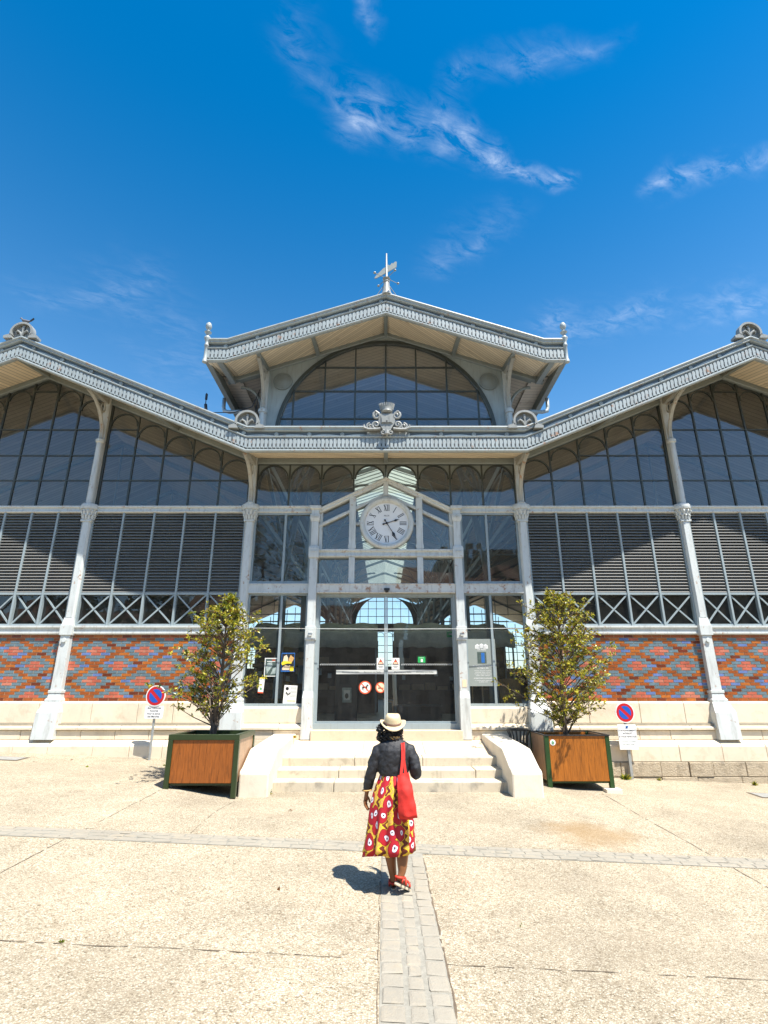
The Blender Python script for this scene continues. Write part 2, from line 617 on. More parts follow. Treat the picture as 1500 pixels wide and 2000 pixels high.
def stone(name, c, stain=(0.42, 0.28, 0.15), amt=0.35, grey=0.25, rough=0.85, bmp=0.25, bd=0.012):
    m, n, l, p = new_mat(name)
    v = coords(n, l)
    a = noise(n, l, v, 1.3, 6, 0.6)
    b = noise(n, l, v, 4.2, 8, 0.7, 0.4)
    d = noise(n, l, v, 2.1, 5, 0.6)
    col = ramp(n, l, a, [(0.3, tuple(x * 0.90 for x in c)), (0.7, tuple(min(0.95, x * 1.06) for x in c))])
    col = mix(n, l, ramp(n, l, b, [(0.52, (0, 0, 0)), (0.74, (amt,) * 3)]), col, stain)
    col = mix(n, l, ramp(n, l, d, [(0.58, (0, 0, 0)), (0.75, (grey,) * 3)]), col, (0.20, 0.19, 0.17))
    run = noise(n, l, coords(n, l, (7, 7, 0.9)), 1.3, 7, 0.7)
    col = mix(n, l, ramp(n, l, run, [(0.55, (0, 0, 0)), (0.78, (grey + 0.12,) * 3)]), col, (0.24, 0.20, 0.15))
    l.new(col, p.inputs['Base Color'])
    p.inputs['Roughness'].default_value = rough
    h = mth(n, l, 'ADD', noise(n, l, v, 26, 6, 0.7), mth(n, l, 'MULTIPLY', noise(n, l, v, 90, 3), 0.5))
    bump(n, l, p, h, bmp, bd)
    return m

M['stone'] = stone('cream_limestone', (0.72, 0.62, 0.47), amt=0.4, grey=0.16)
M['step'] = stone('worn_step_stone', (0.55, 0.48, 0.36), stain=(0.20, 0.16, 0.11), amt=0.7, grey=0.7)
M['cheek'] = stone('pale_cheek_stone', (0.74, 0.66, 0.53), amt=0.2, grey=0.10)
M['rough_stone'] = stone('rough_footing_stone', (0.58, 0.48, 0.34), stain=(0.20, 0.15, 0.10), amt=0.8, grey=0.7, bmp=1.0, bd=0.05)
M['landing'] = stone('landing_stone', (0.62, 0.50, 0.36), stain=(0.40, 0.27, 0.16), amt=0.3, grey=0.1)
M['mortar'] = simple('mortar', (0.34, 0.30, 0.23), 0.9, 0.2, 10, bmp=0.3)
M['cobble'] = stone('granite_sett', (0.29, 0.262, 0.21), stain=(0.42, 0.34, 0.23), amt=0.6, grey=0.3, rough=0.75, bmp=0.6)
M['sett_joint'] = simple('sett_joint_mortar', (0.25, 0.235, 0.195), 0.9, 0.25, 14, bmp=0.5)
M['crack'] = simple('dark_joint', (0.12, 0.09, 0.06), 0.95, 0.3, 8)


def paving_mat():
    """washed aggregate concrete: pale pebbles in a tan matrix, broad stains, a rusty patch"""
    m, n, l, p = new_mat('washed_pebble_concrete')
    v = coords(n, l)
    vo = n.new('ShaderNodeTexVoronoi')
    vo.inputs['Scale'].default_value = 78
    l.new(v, vo.inputs['Vector'])
    sp = n.new('ShaderNodeSeparateColor')
    l.new(vo.outputs['Color'], sp.inputs[0])
    peb = ramp(n, l, sp.outputs[0], [(0.0, (0.12, 0.096, 0.066)), (0.17, (0.385, 0.33, 0.243)), (0.6, (0.475, 0.425, 0.328)), (1.0, (0.64, 0.60, 0.50))])
    gap = ramp(n, l, vo.outputs['Distance'], [(0.30, (0, 0, 0)), (0.62, (0.75,) * 3)])
    col = mix(n, l, gap, peb, (0.27, 0.224, 0.158))
    big = noise(n, l, v, 0.42, 8, 0.62, 0.3)
    mid = noise(n, l, v, 2.2, 8, 0.7)
    fine = noise(n, l, v, 23, 6, 0.75)
    col = mix(n, l, 1.0, col, ramp(n, l, big, [(0.30, (0.68, 0.67, 0.66)), (0.48, (0.95, 0.94, 0.92)), (0.70, (1.10, 1.08, 1.05))]), 'MULTIPLY')
    col = mix(n, l, 1.0, col, ramp(n, l, mid, [(0.30, (0.86, 0.85, 0.83)), (0.62, (1.04, 1.03, 1.02))]), 'MULTIPLY')
    col = mix(n, l, 1.0, col, ramp(n, l, fine, [(0.33, (0.58, 0.54, 0.48)), (0.47, (1, 1, 1))]), 'MULTIPLY')
    # the rusty puddle stain in front of the steps, tyre-grey streaks at lower right
    def patch(cx, cy, rx, ry, c, amt):
        nonlocal col
        q = n.new('ShaderNodeMapping')
        q.inputs['Location'].default_value = (-cx / rx, -cy / ry, 0)
        q.inputs['Scale'].default_value = (1 / rx, 1 / ry, 0)
        t = n.new('ShaderNodeTexCoord')
        l.new(t.outputs['Object'], q.inputs[0])
        le = n.new('ShaderNodeVectorMath')
        le.operation = 'LENGTH'
        l.new(q.outputs[0], le.inputs[0])
        dd = mth(n, l, 'ADD', le.outputs['Value'], mth(n, l, 'MULTIPLY', mth(n, l, 'SUBTRACT', mid, 0.5), 1.8))
        k = ramp(n, l, dd, [(0.35, (amt,) * 3), (1.0, (0, 0, 0))])
        col = mix(n, l, k, col, c)
    patch(2.85, 8.55, 0.75, 0.75, (0.26, 0.16, 0.065), 0.62)
    patch(2.2, 5.3, 1.6, 0.75, (0.20, 0.165, 0.12), 0.30)
    patch(1.6, 6.6, 1.7, 0.35, (0.22, 0.18, 0.13), 0.20)
    patch(-2.0, 4.5, 1.2, 0.6, (0.22, 0.18, 0.13), 0.18)
    patch(0.9, 9.2, 1.3, 0.5, (0.30, 0.24, 0.16), 0.22)
    patch(-1.6, 8.9, 1.0, 0.35, (0.28, 0.22, 0.15), 0.20)
    patch(3.0, 6.2, 0.22, 3.0, (0.22, 0.185, 0.14), 0.22)
    patch(-3.2, 6.0, 0.9, 0.6, (0.30, 0.25, 0.18), 0.2)
    patch(0.0, 10.5, 2.4, 0.25, (0.27, 0.22, 0.15), 0.35)
    patch(-7.0, 11.6, 3.4, 0.7, (0.26, 0.22, 0.16), 0.25)
    patch(6.6, 11.6, 3.0, 0.6, (0.26, 0.22, 0.16), 0.30)
    l.new(col, p.inputs['Base Color'])
    p.inputs['Roughness'].default_value = 0.85
    p.inputs['Specular IOR Level'].default_value = 0.3
    h = mth(n, l, 'SUBTRACT', 1.0, vo.outputs['Distance'])
    bump(n, l, p, mth(n, l, 'ADD', h, mth(n, l, 'MULTIPLY', fine, 1.2)), 0.55, 0.010)
    return m

M['paving'] = paving_mat()


def brick_mat(name, c, var=0.3):
    m, n, l, p = new_mat(name)
    oi = n.new('ShaderNodeTexCoord')
    # one tone per brick: cells of the bond
    v = coords(n, l, (1 / 0.23, 1, 1 / 0.07))
    vo = n.new('ShaderNodeTexWhiteNoise')
    fl = n.new('ShaderNodeVectorMath')
    fl.operation = 'FLOOR'
    l.new(coords(n, l, (1 / 0.115, 0, 1 / 0.07)), fl.inputs[0])
    l.new(fl.outputs[0], vo.inputs['Vector'])
    lo = tuple(x * (1 - var) for x in c)
    hi = tuple(min(1, x * (1 + var)) for x in c)
    col = ramp(n, l, noise(n, l, coords(n, l), 3.4, 4, 0.7), [(0.3, lo), (0.7, hi)])
    col = mix(n, l, ramp(n, l, noise(n, l, coords(n, l), 38, 4), [(0.35, (0.25,) * 3), (0.62, (0, 0, 0))]), col, tuple(x * 0.55 for x in c))
    l.new(col, p.inputs['Base Color'])
    p.inputs['Roughness'].default_value = 0.32
    bump(n, l, p, noise(n, l, coords(n, l), 70, 4), 0.25, 0.004)
    return m

BR = [brick_mat('brick_rust', (0.31, 0.080, 0.015)), brick_mat('brick_dark_brown', (0.15, 0.030, 0.010)),
      brick_mat('brick_slate_blue', (0.125, 0.185, 0.22)), brick_mat('brick_cobalt', (0.12, 0.18, 0.38)),
      brick_mat('brick_salmon', (0.46, 0.118, 0.070)), brick_mat('brick_pink', (0.50, 0.17, 0.11)),
      simple('brick_joint', (0.50, 0.40, 0.26), 0.9, 0.15, 12), brick_mat('brick_orange', (0.42, 0.125, 0.02))]


def wood_mat(name, c):
    m, n, l, p = new_mat(name)
    v = coords(n, l, (7, 7, 0.7))
    g = noise(n, l, v, 4.0, 8, 0.6, 1.6)
    col = ramp(n, l, g, [(0.28, tuple(x * 0.52 for x in c)), (0.5, c), (0.75, tuple(min(1, x * 1.35) for x in c))])
    fl = n.new('ShaderNodeMath')
    sp = n.new('ShaderNodeSeparateXYZ')
    l.new(coords(n, l), sp.inputs[0])
    kn = noise(n, l, coords(n, l, (1, 1, 0.55)), 9.0, 4, 0.7)
    col = mix(n, l, ramp(n, l, kn, [(0.66, (0, 0, 0)), (0.76, (0.8,) * 3)]), col, (0.06, 0.022, 0.006))
    l.new(col, p.inputs['Base Color'])
    p.inputs['Roughness'].default_value = 0.42
    bump(n, l, p, g, 0.15, 0.004)
    return m

M['wood'] = wood_mat('varnished_planks', (0.27, 0.078, 0.011))
M['wood_b'] = wood_mat('varnished_planks_bright', (0.33, 0.105, 0.010))
M['wood_dull'] = wood_mat('weathered_planks', (0.36, 0.22, 0.13))
M['green_frame'] = simple('dark_green_frame', (0.022, 0.038, 0.011), 0.4, 0.2)
M['green_frame_b'] = simple('mid_green_frame', (0.016, 0.052, 0.012), 0.38, 0.2)
M['soil'] = simple('dark_soil', (0.022, 0.015, 0.010), 0.95, 0.4, 18, bmp=0.8)
M['canvas'] = simple('grey_green_canvas', (0.60, 0.60, 0.50), 0.85, 0.3, 3, bmp=0.3, bscale=6)
M['floor'] = simple('hall_floor', (0.24, 0.225, 0.20), 0.5, 0.2, 2)
M['dark_wood'] = simple('dark_stall_wood', (0.10, 0.068, 0.048), 0.6, 0.4, 4)
M['crate'] = simple('pale_crate_wood', (0.30, 0.20, 0.11), 0.7, 0.3, 8)
M['inner_wall'] = simple('dim_inner_wall', (0.14, 0.13, 0.12), 0.8, 0.3, 3)

# ------------------------------------------------------------------ ground
def smooth(a, b, t):
    t = min(1, max(0, (t - a) / (b - a)))
    return t * t * (3 - 2 * t)

def gz(X, Y):
    xc, yc = max(-14, min(14, X)), max(-8, min(14, Y))
    bx = -0.038 * xc
    k = smooth(8.6, 10.4, yc) * (1 - smooth(2.5, 3.7, abs(X)))
    if Y > 12.9:
        k = 0
    return -0.2046 + bx * (1 - k) + 0.033 * yc - 0.02 * k

def axis(lo, hi, fine, a, b):
    r = [lo + (a - lo) * i / 8 for i in range(8)]
    n = int((b - a) / fine)
    r += [a + (b - a) * i / n for i in range(n)]
    r += [b + (hi - b) * i / 8 for i in range(9)]
    return r

xs, ys = axis(-400, 400, 0.25, -14, 14), axis(-300, 500, 0.25, -8, 14)
g = MB()
g.add([(x, y, gz(x, y)) for y in ys for x in xs],
      [(j * len(xs) + i, j * len(xs) + i + 1, (j + 1) * len(xs) + i + 1, (j + 1) * len(xs) + i)
       for j in range(len(ys) - 1) for i in range(len(xs) - 1)])
tag(g.build('ground', M['paving'], smooth=True, recalc=False), kind='structure')

rnd = random.Random(3)
def sett(b, x0, x1, y0, y1, h, m=1):
    """one worn stone: chamfered, slightly tilted, following the slope"""
    e, q = 0.016, 0.022
    jit = lambda a: a + rnd.uniform(-0.006, 0.006)
    def P(x, y, dz):
        return (x, y, gz(x, y) + dz)
    lo = [P(x0, y0, -0.02), P(x1, y0, -0.02), P(x1, y1, -0.02), P(x0, y1, -0.02)]
    t = [h + rnd.uniform(-0.003, 0.003) for _ in range(4)]
    c = 0.25
    w, d = x1 - x0, y1 - y0
    def ring(ins, dz):
        a = ins
        pts = [(x0 + a + c * ins, y0 + a), (x1 - a - c * ins, y0 + a), (x1 - a, y0 + a + c * ins + 0.012), (x1 - a, y1 - a - 0.012),
               (x1 - a - c * ins - 0.01, y1 - a), (x0 + a + 0.012, y1 - a), (x0 + a, y1 - a - 0.012), (x0 + a, y0 + a + 0.012)]
        return [P(jit(x), jit(y), dz) for x, y in pts]
    b.loft([ring(0.0, 0.0045), ring(0.004, h * 0.75), ring(0.017, h)], m)

ps = MB()
def strip_sheet(b, x0, x1, y0, y1, dz, m, nx, ny):
    vs = [(x0 + (x1 - x0) * i / nx, y0 + (y1 - y0) * j / ny) for j in range(ny + 1) for i in range(nx + 1)]
    b.add([(x, y, gz(x, y) + dz) for x, y in vs],
          [(j * (nx + 1) + i, j * (nx + 1) + i + 1, (j + 1) * (nx + 1) + i + 1, (j + 1) * (nx + 1) + i)
           for j in range(ny) for i in range(nx)], m)

strip_sheet(ps, -0.03, 0.455, 0.3, 7.38, 0.004, 0, 2, 30)
strip_sheet(ps, -14, 14, 7.38, 7.76, 0.004, 0, 110, 2)
y = 0.3
cols3 = [(-0.025, 0.135), (0.165, 0.275), (0.305, 0.45)]
for k, (a, b_) in enumerate(cols3):
    y = 0.3 + rnd.uniform(0, 0.1)
    while y < 7.25:
        L = rnd.uniform(0.13, 0.20) if k != 1 else rnd.uniform(0.11, 0.17)
        j = 0.012
        sett(ps, a + rnd.uniform(0, 0.012), b_ - rnd.uniform(0, 0.012), y, min(y + L, 7.36), rnd.uniform(0.010, 0.016))
        y += L + rnd.uniform(0.012, 0.026)
for k, (a, b_) in enumerate([(7.395, 7.505), (7.525, 7.625), (7.645, 7.75)]):
    x = -13.9 + rnd.uniform(0, 0.1)
    while x < 13.8:
        L = rnd.uniform(0.12, 0.24)
        sett(ps, x, x + L, a + rnd.uniform(0, 0.008), b_ - rnd.uniform(0, 0.008), rnd.uniform(0.009, 0.014))
        x += L + rnd.uniform(0.012, 0.024)
tag(ps.build('paving_setts', [M['sett_joint'], M['cobble']], recalc=True), kind='structure')

cr = MB()
def crack(x0, y0, x1, y1, w=0.007, gaps=0.18):
    L = math.hypot(x1 - x0, y1 - y0)
    n = int(L / 0.07)
    tx, ty = (x1 - x0) / L, (y1 - y0) / L
    off = 0
    pts = []
    for i in range(n + 1):
        off = off * 0.85 + rnd.uniform(-0.006, 0.006)
        px, py = x0 + (x1 - x0) * i / n, y0 + (y1 - y0) * i / n
        ww = w * rnd.uniform(0.25, 1.25)
        pts.append(((px - ty * (off + ww), py + tx * (off + ww)), (px - ty * (off - ww), py + tx * (off - ww))))
    for i in range(n):
        if rnd.random() < gaps:
            continue
        q = [pts[i][1], pts[i + 1][1], pts[i + 1][0], pts[i][0]]
        cr.add([(a, b, gz(a, b) + 0.0045) for a, b in q], [(0, 1, 2, 3)])

crack(-14, 4.95, -0.04, 4.90, 0.006)
crack(0.47, 4.86, 14, 4.80, 0.005, 0.35)
crack(0.462, 0.4, 0.462, 7.3, 0.009, 0.12)
crack(-0.036, 0.4, -0.036, 7.3, 0.004, 0.3)
crack(-3.78, 7.78, -3.76, 10.1, 0.006)
crack(-3.8, 1.0, -3.8, 7.36, 0.006)
crack(-2.45, 7.8, -2.48, 10.1, 0.004, 0.3)
crack(4.1, 1.0, 4.1, 7.36, 0.006)
crack(4.1, 7.8, 4.1, 11.4, 0.006)
crack(-14, 7.80, 14, 7.80, 0.003, 0.6)
tag(cr.build('paving_joints', M['crack'], recalc=False), kind='structure')

# ------------------------------------------------------------------ the market hall
HX, HY = 0.05, 13.6
hall = thing('market_hall', 'grey iron and glass market hall with gabled roofs, white clock and diamond patterned brick panels', 'market hall', (HX, HY, 0))
A0, A1, A2, A3 = 3.55, 7.78, 11.48, 15.75       # column lines either side of the middle
APX = 9.63                                        # ridge of the side pavilions
SL = 0.435                                        # slope of the side gables
ZV = 7.68                                         # underside of the wall beam at the valley
def zt(x):
    x = abs(x)
    if x < A0: return ZV
    return ZV + (x - A0) * SL if x < APX else ZV + (APX - A0) * SL - (x - APX) * SL
def zu(x):                                        # underside of the upper gable beam
    return 11.72 - 0.352 * min(abs(x), 4.17)

LOW = [(-16.4, zt(15.75) - 0.28), (-APX, zt(APX)), (-A0 + 0.09, ZV), (A0 - 0.09, ZV), (APX, zt(APX)), (16.4, zt(15.75) - 0.28)]
UP = [(-4.72, zu(4.72)), (-4.17, zu(4.17)), (0, zu(0)), (4.17, zu(4.17)), (4.72, zu(4.72))]
YF = -1.38                                        # front of the cornices

# --- plinth of coursed blocks
rnd = random.Random(11)
def course(b, x0, x1, sect, lo, hi, gap=0.010, m=0):
    """blocks of a (y,z) cross section, with thin joints"""
    x = x0
    while x < x1 - 0.02:
        w = rnd.uniform(lo, hi)
        if x + w > x1 - 0.3: w = x1 - x
        j = rnd.uniform(-0.004, 0.004)
        b.loft([[(xx, yy + j, zz) for yy, zz in sect] for xx in (x + gap / 2, x + w - gap / 2)], m)
        x += w

SA = [(-0.14, 1.145), (-0.14, 1.58), (-0.11, 1.62), (0.12, 1.62), (0.12, 1.145)]
SB = [(-0.30, 1.005), (-0.30, 1.06), (-0.14, 1.135), (0.12, 1.135), (0.12, 1.005)]
SC = [(-0.255, 0.805), (-0.255, 0.995), (0.12, 0.995), (0.12, 0.805)]
SD = [(-0.42, 0.36), (-0.42, 0.67), (-0.40, 0.71), (-0.265, 0.795), (0.12, 0.795), (0.12, 0.36)]
for s in (-1, 1):
    x0, x1 = (A0 + 0.02, 15.9)
    if s < 0: x0, x1 = -x1, -x0
    b = MB()
    course(b, x0, x1, SA, 0.75, 1.25); course(b, x0, x1, SB, 0.8, 1.4)
    course(b, x0, x1, SC, 0.7, 1.4); course(b, x0, x1, SD, 0.7, 1.1)
    b.build('plinth', M['stone'], hall, bevel=0.008)
    b = MB()
    b.box(x0, x1, -0.235, 0.11, 0.1, 1.14); b.box(x0, x1, -0.40, -0.235, -0.8, 0.69); b.box(x0, x1, -0.125, 0.10, 1.14, 1.6)
    b.build('plinth_mortar', M['mortar'], hall)
    b = MB()
    zz = 0.35
    for h in (0.30, 0.26, 0.30):
        x = x0
        while x < x1 - 0.02:
            w = rnd.uniform(0.45, 1.0)
            if x + w > x1 - 0.3: w = x1 - x
            yy = -0.44 + rnd.uniform(-0.02, 0.02)
            b.box(x + 0.006, x + w - 0.006, yy, -0.38, zz - h + 0.006, zz)
            x += w
        zz -= h
    b.build('footing', M['rough_stone'], hall, bevel=0.014)
    # under the side windows of the entrance bay
    x0, x1 = (1.95, A0 - 0.02) if s > 0 else (-A0 + 0.02, -1.95)
    b = MB()
    sa = [(y_, z_ if z_ < 1.5 else z_ - 0.12) for y_, z_ in SA]
    course(b, x0, x1, sa, 1.6, 1.7); course(b, x0, x1, SB, 0.7, 1.1); course(b, x0, x1, SC, 0.8, 1.2)
    b.box(x0, x1, -0.26, 0.12, 0.1, 0.80)
    b.build('window_plinth', M['stone'], hall, bevel=0.008)
b = MB()
b.box(-1.72, 0.25, -0.34, 0.12, 0.4, 1.0); b.box(0.256, 1.74, -0.34, 0.12, 0.4, 1.0)
b.build('threshold', M['landing'], hall, bevel=0.012)

# --- brick panels with the diamond bond
rnd = random.Random(5)
def brick_panel(x0, x1, shift):
    b = MB()
    zb, zt_, rows = 1.625, 3.155, 22
    ph = (zt_ - zb) / rows
    b.box(x0, x1, -0.015, 0.1, zb, zt_, 6)
    pw = 0.2325
    for r in range(rows):
        off = 0.0 if r % 2 == 0 else 0.5
        k = math.floor((x0 - shift) / pw) - 1
        while True:
            xa = shift + (k + off) * pw
            k += 1
            if xa > x1: break
            xb = xa + pw
            cx = k - 1 + off + 0.5
            xa_, xb_ = max(xa + 0.005, x0), min(xb - 0.005, x1)
            if xb_ - xa_ < 0.02: continue
            best = 9
            for (lx, lz) in [(0, 1), (2.5, 6)]:
                dx = (cx - 0.5 - lx + 2.5) % 5 - 2.5
                dz = (r - lz + 5) % 10 - 5
                best = min(best, abs(dx) / 2.5 + abs(dz) / 5.0)
            if r in (0, rows - 1): c = rnd.choice([0, 0, 7, 1])
            elif best < 0.46: c = rnd.choice([4, 4, 4, 5])
            elif best < 0.92: c = rnd.choice([2, 2, 2, 2, 2, 3])
            else: c = rnd.choice([0, 0, 0, 0, 7, 7, 1])
            z0 = zb + r * ph + 0.004
            y_ = -0.022 - rnd.uniform(0, 0.003)
            e = 0.0025
            b.add([(xa_, -0.014, z0), (xb_, -0.014, z0), (xb_, -0.014, z0 + ph - 0.008), (xa_, -0.014, z0 + ph - 0.008),
                   (xa_ + e, y_, z0 + e), (xb_ - e, y_, z0 + e), (xb_ - e, y_, z0 + ph - 0.008 - e), (xa_ + e, y_, z0 + ph - 0.008 - e)],
                  [(4, 5, 6, 7), (0, 1, 5, 4), (1, 2, 6, 5), (2, 3, 7, 6), (3, 0, 4, 7)], c)
    return b.build('brick_panel', BR, hall)

BAYS = [(A0, A1), (A1, A2), (A2, A3)]
for s in (-1, 1):
    for i, (a, c) in enumerate(BAYS):
        x0, x1 = (a + 0.05, c - 0.05) if s > 0 else (-c + 0.05, -a - 0.05)
        brick_panel(x0, x1, (0.12 if s > 0 else 0.4) + i * 0.31)

MOULD = [(0.08, 0.0), (-0.05, 0.0), (-0.09, 0.02), (-0.09, 0.05), (-0.065, 0.065), (-0.065, 0.12), (-0.115, 0.145), (-0.115, 0.18), (0.08, 0.18)]
def mould(b, x0, x1, z, h, m=0, dy=0.0):
    b.sweep([(x0, z), (x1, z)], [(y_ + dy if y_ < 0 else y_, q * h / 0.18) for y_, q in MOULD], m)

def arch_bar(b, cx, cz, r, y0, w, m=0, n=14):
    pts_o = arc(cx, cz, r, 180, 0, n)
    pts_i = arc(cx, cz, r - w, 180, 0, n)
    rings = [[(o[0], y0, o[2]), (i_[0], y0, i_[2]), (i_[0], y0 + 0.05, i_[2]), (o[0], y0 + 0.05, o[2])] for o, i_ in zip(pts_o, pts_i)]
    b.loft(rings, m)

for s in (-1, 1):
    for a, c in BAYS:
        x0, x1 = (a + 0.11, c - 0.11) if s > 0 else (-c + 0.11, -a - 0.11)
        w = (x1 - x0) / 5
        # sill and middle rail
        b = MB(); mould(b, x0, x1, 3.16, 0.21); b.build('sill_rail', M['paint'], hall)
        b = MB(); mould(b, x0, x1, 6.29, 0.18); b.build('middle_rail', M['paint'], hall)
        # braced strip with its glass, louvres above
        fr = MB()
        for k in range(6):
            xx = x0 + k * w
            q = 0.024 if 0 < k < 5 else 0.04
            fr.box(xx - q, xx + q, -0.07, 0.03, 3.37, 6.29)
        fr.box(x0, x1, -0.05, 0.028, 3.371, 3.42); fr.box(x0, x1, -0.05, 0.028, 4.14, 4.195)
        for k in range(5):
            xa, xb = x0 + k * w + 0.02, x0 + (k + 1) * w - 0.02
            fr.bar((xa, -0.022, 3.40), (xb, -0.022, 4.155), 0.036, 0.03); fr.bar((xa, -0.008, 4.155), (xb, -0.008, 3.40), 0.036, 0.028)
        lp = fr.build('louvre_window', M['bluegrey'], hall)
        sl = MB()
        n = 27
        for k in range(n):
            z = 4.225 + k * (6.265 - 4.225) / (n - 1) * 0.985
            for j in range(5):
                xa, xb = x0 + j * w + 0.024, x0 + (j + 1) * w - 0.024
                sl.hexa([(xa, -0.052, z - 0.026), (xb, -0.052, z - 0.026), (xb, 0.024, z + 0.044), (xa, 0.024, z + 0.044),
                         (xa, -0.052, z - 0.015), (xb, -0.052, z - 0.015), (xb, 0.024, z + 0.052), (xa, 0.024, z + 0.052)])
        sl.build('louvre_slats', M['slat'], lp)
        gp = MB(); gp.add([(x0, 0.04, 3.37), (x1, 0.04, 3.37), (x1, 0.04, 6.29), (x0, 0.04, 6.29)], [(0, 1, 2, 3)])
        gp.build('pane', M['glass'], lp, recalc=False)
        # arched glazing under the slope
        up = MB()
        inner = abs(a) in (A0, A2)
        for k in range(6):
            xx = x0 + k * w
            q = 0.02 if 0 < k < 5 else 0.035
            up.hexa([(xx - q, -0.03, 6.47), (xx + q, -0.03, 6.47), (xx + q, 0.03, 6.47), (xx - q, 0.03, 6.47),
                     (xx - q, -0.03, zt(xx - q)), (xx + q, -0.03, zt(xx + q)), (xx + q, 0.03, zt(xx + q)), (xx - q, 0.03, zt(xx - q))])
        rr = w / 2 - 0.02
        for k in range(5):
            xa, xb = x0 + k * w, x0 + (k + 1) * w
            mid = (xa + xb) / 2
            apex = abs(abs(mid) - APX) < 0.1
            cz = (zt(mid) - rr * 1.02 - 0.06) if apex else zt(mid) - (rr + 0.03) * math.hypot(1, SL)
            arch_bar(up, mid, cz, rr, -0.026, 0.035)
            for z in (7.22, 7.95, 8.73):
                if z < cz + 0.08:
                    up.box(xa + 0.02, xb - 0.02, -0.024, 0.024, z - 0.015, z + 0.015)
            if apex:
                up.box(xa + 0.02, xb - 0.02, -0.024, 0.024, cz - 0.02, cz + 0.02)
        uw = up.build('arched_window', M['mullion'], hall)
        pl = [(x0, 6.47), (x1, 6.47), (x1, zt(x1))]
        if abs(a) == A1: pl.append((s * APX, zt(APX)))
        pl.append((x0, zt(x0)))
        gp = MB(); gp.add([(x, 0.0, z) for x, z in pl], [tuple(range(len(pl)))])
        gp.build('pane', M['glass_up'], uw, recalc=False)

# --- cast columns: one built, the others copied
def make_column():
    b = MB()
    def rect(hw, y0, y1, z): return [(-hw, y0, z), (hw, y0, z), (hw, y1, z), (-hw, y1, z)]
    b.loft([rect(0.125, -0.16, 0.1, 1.86), rect(0.118, -0.155, 0.1, 3.14)])                  # lower shaft
    b.loft([rect(0.15, -0.185, 0.1, 3.14), rect(0.15, -0.185, 0.1, 3.38)])                   # collar
    b.loft([rect(0.14, -0.175, 0.1, 3.38), rect(0.112, -0.15, 0.1, 3.56)])
    b.loft([[(-0.112, -0.10, z), (-0.075, -0.155, z), (0.075, -0.155, z), (0.112, -0.10, z), (0.112, 0.1, z), (-0.112, 0.1, z)] for z in (3.56, 6.03)])
    b.lathe([(0.055, -0.02), (0.055, 0.0), (0.035, 0.002), (0.035, 0.012), (0.012, 0.013)], (0, -0.178, 3.02), 14, axis='y')
    col = b.build('column', M['paint'], hall, bevel=0.008)
    c = MB()
    c.loft([rect(0.135, -0.175, 0.1, 6.03), rect(0.135, -0.175, 0.1, 6.08)])
    def octa(r, z): return [(r * math.cos(R(22.5 + 45 * i)), -0.05 + r * math.sin(R(22.5 + 45 * i)), z) for i in range(8)]
    c.loft([octa(0.125, 6.08), octa(0.135, 6.16), octa(0.185, 6.30), octa(0.205, 6.36)])
    for ring, rz, rr_ in ((0, 6.14, 0.135), (1, 6.25, 0.165)):
        for i in range(12):                                                                  # leaf work
            a = 2 * math.pi * (i + 0.5 * ring) / 12
            ux, uy = math.cos(a), math.sin(a)
            c.tube([(ux * rr_ * 0.95, -0.05 + uy * rr_ * 0.95, rz - 0.05), (ux * rr_ * 1.06, -0.05 + uy * rr_ * 1.06, rz + 0.03), (ux * rr_ * 1.32, -0.05 + uy * rr_ * 1.32, rz + 0.065),
                    (ux * rr_ * 1.36, -0.05 + uy * rr_ * 1.36, rz + 0.035)], [0.03, 0.034, 0.022, 0.01], 6)
    c.loft([octa(0.235, 6.36), octa(0.245, 6.40), octa(0.245, 6.46), octa(0.22, 6.50)])
    c.build('capital', M['paint'], col, autosmooth=50)
    p = MB()
    p.loft([rect(0.16, -0.19, 0.1, 1.80), rect(0.16, -0.19, 0.1, 1.87)])
    p.loft([rect(0.145, -0.175, 0.1, 1.80), rect(0.155, -0.19, 0.1, 1.70), rect(0.19, -0.22, 0.1, 1.66), rect(0.19, -0.22, 0.1, 1.60), rect(0.20, -0.25, 0.1, 1.56)])
    p.loft([rect(0.20, -0.25, 0.1, 1.56), rect(0.245, -0.36, 0.1, 1.38), rect(0.25, -0.40, 0.1, 0.80)])
    p.build('column_base', M['paint'], col, bevel=0.01)
    return col
col0 = make_column()
for i, x in enumerate([-A0, A0, -A1, A1, -A2, A2, -A3, A3]):
    c = col0 if i == 0 else copy_tree(col0, hall)
    c.location = (x, 0, 0)

# upper half columns and brackets, each of its own height
def bracket(x, ztop, z0, reach, name='bracket'):
    b = MB()
    H = ztop - 0.22 - z0
    for dx in (-0.028, 0.028):
        path = [(x + dx, -0.13 - reach * (1 - math.cos(R(90 * i / 14))) , z0 + H * math.sin(R(90 * i / 14)) - 0.05 * (i / 14)) for i in range(15)]
        b.tube(path, 0.026, 6)
    path = [(x, -0.12 - reach * (1 - math.cos(R(90 * i / 14))), z0 + H * math.sin(R(90 * i / 14)) - 0.05 * (i / 14)) for i in range(15)]
    b.tube(path, 0.034, 6)
    b.box(x - 0.05, x + 0.05, -1.30, 0.0, ztop - 0.17, ztop + 0.02)                          # arm under the soffit
    b.tube([(x, -0.30 + 0.10 * math.cos(R(30 * i)), ztop - 0.36 + 0.13 * math.sin(R(30 * i))) for i in range(13)], 0.024, 6)
    b.build(name, M['brown_paint'], hall, autosmooth=45)
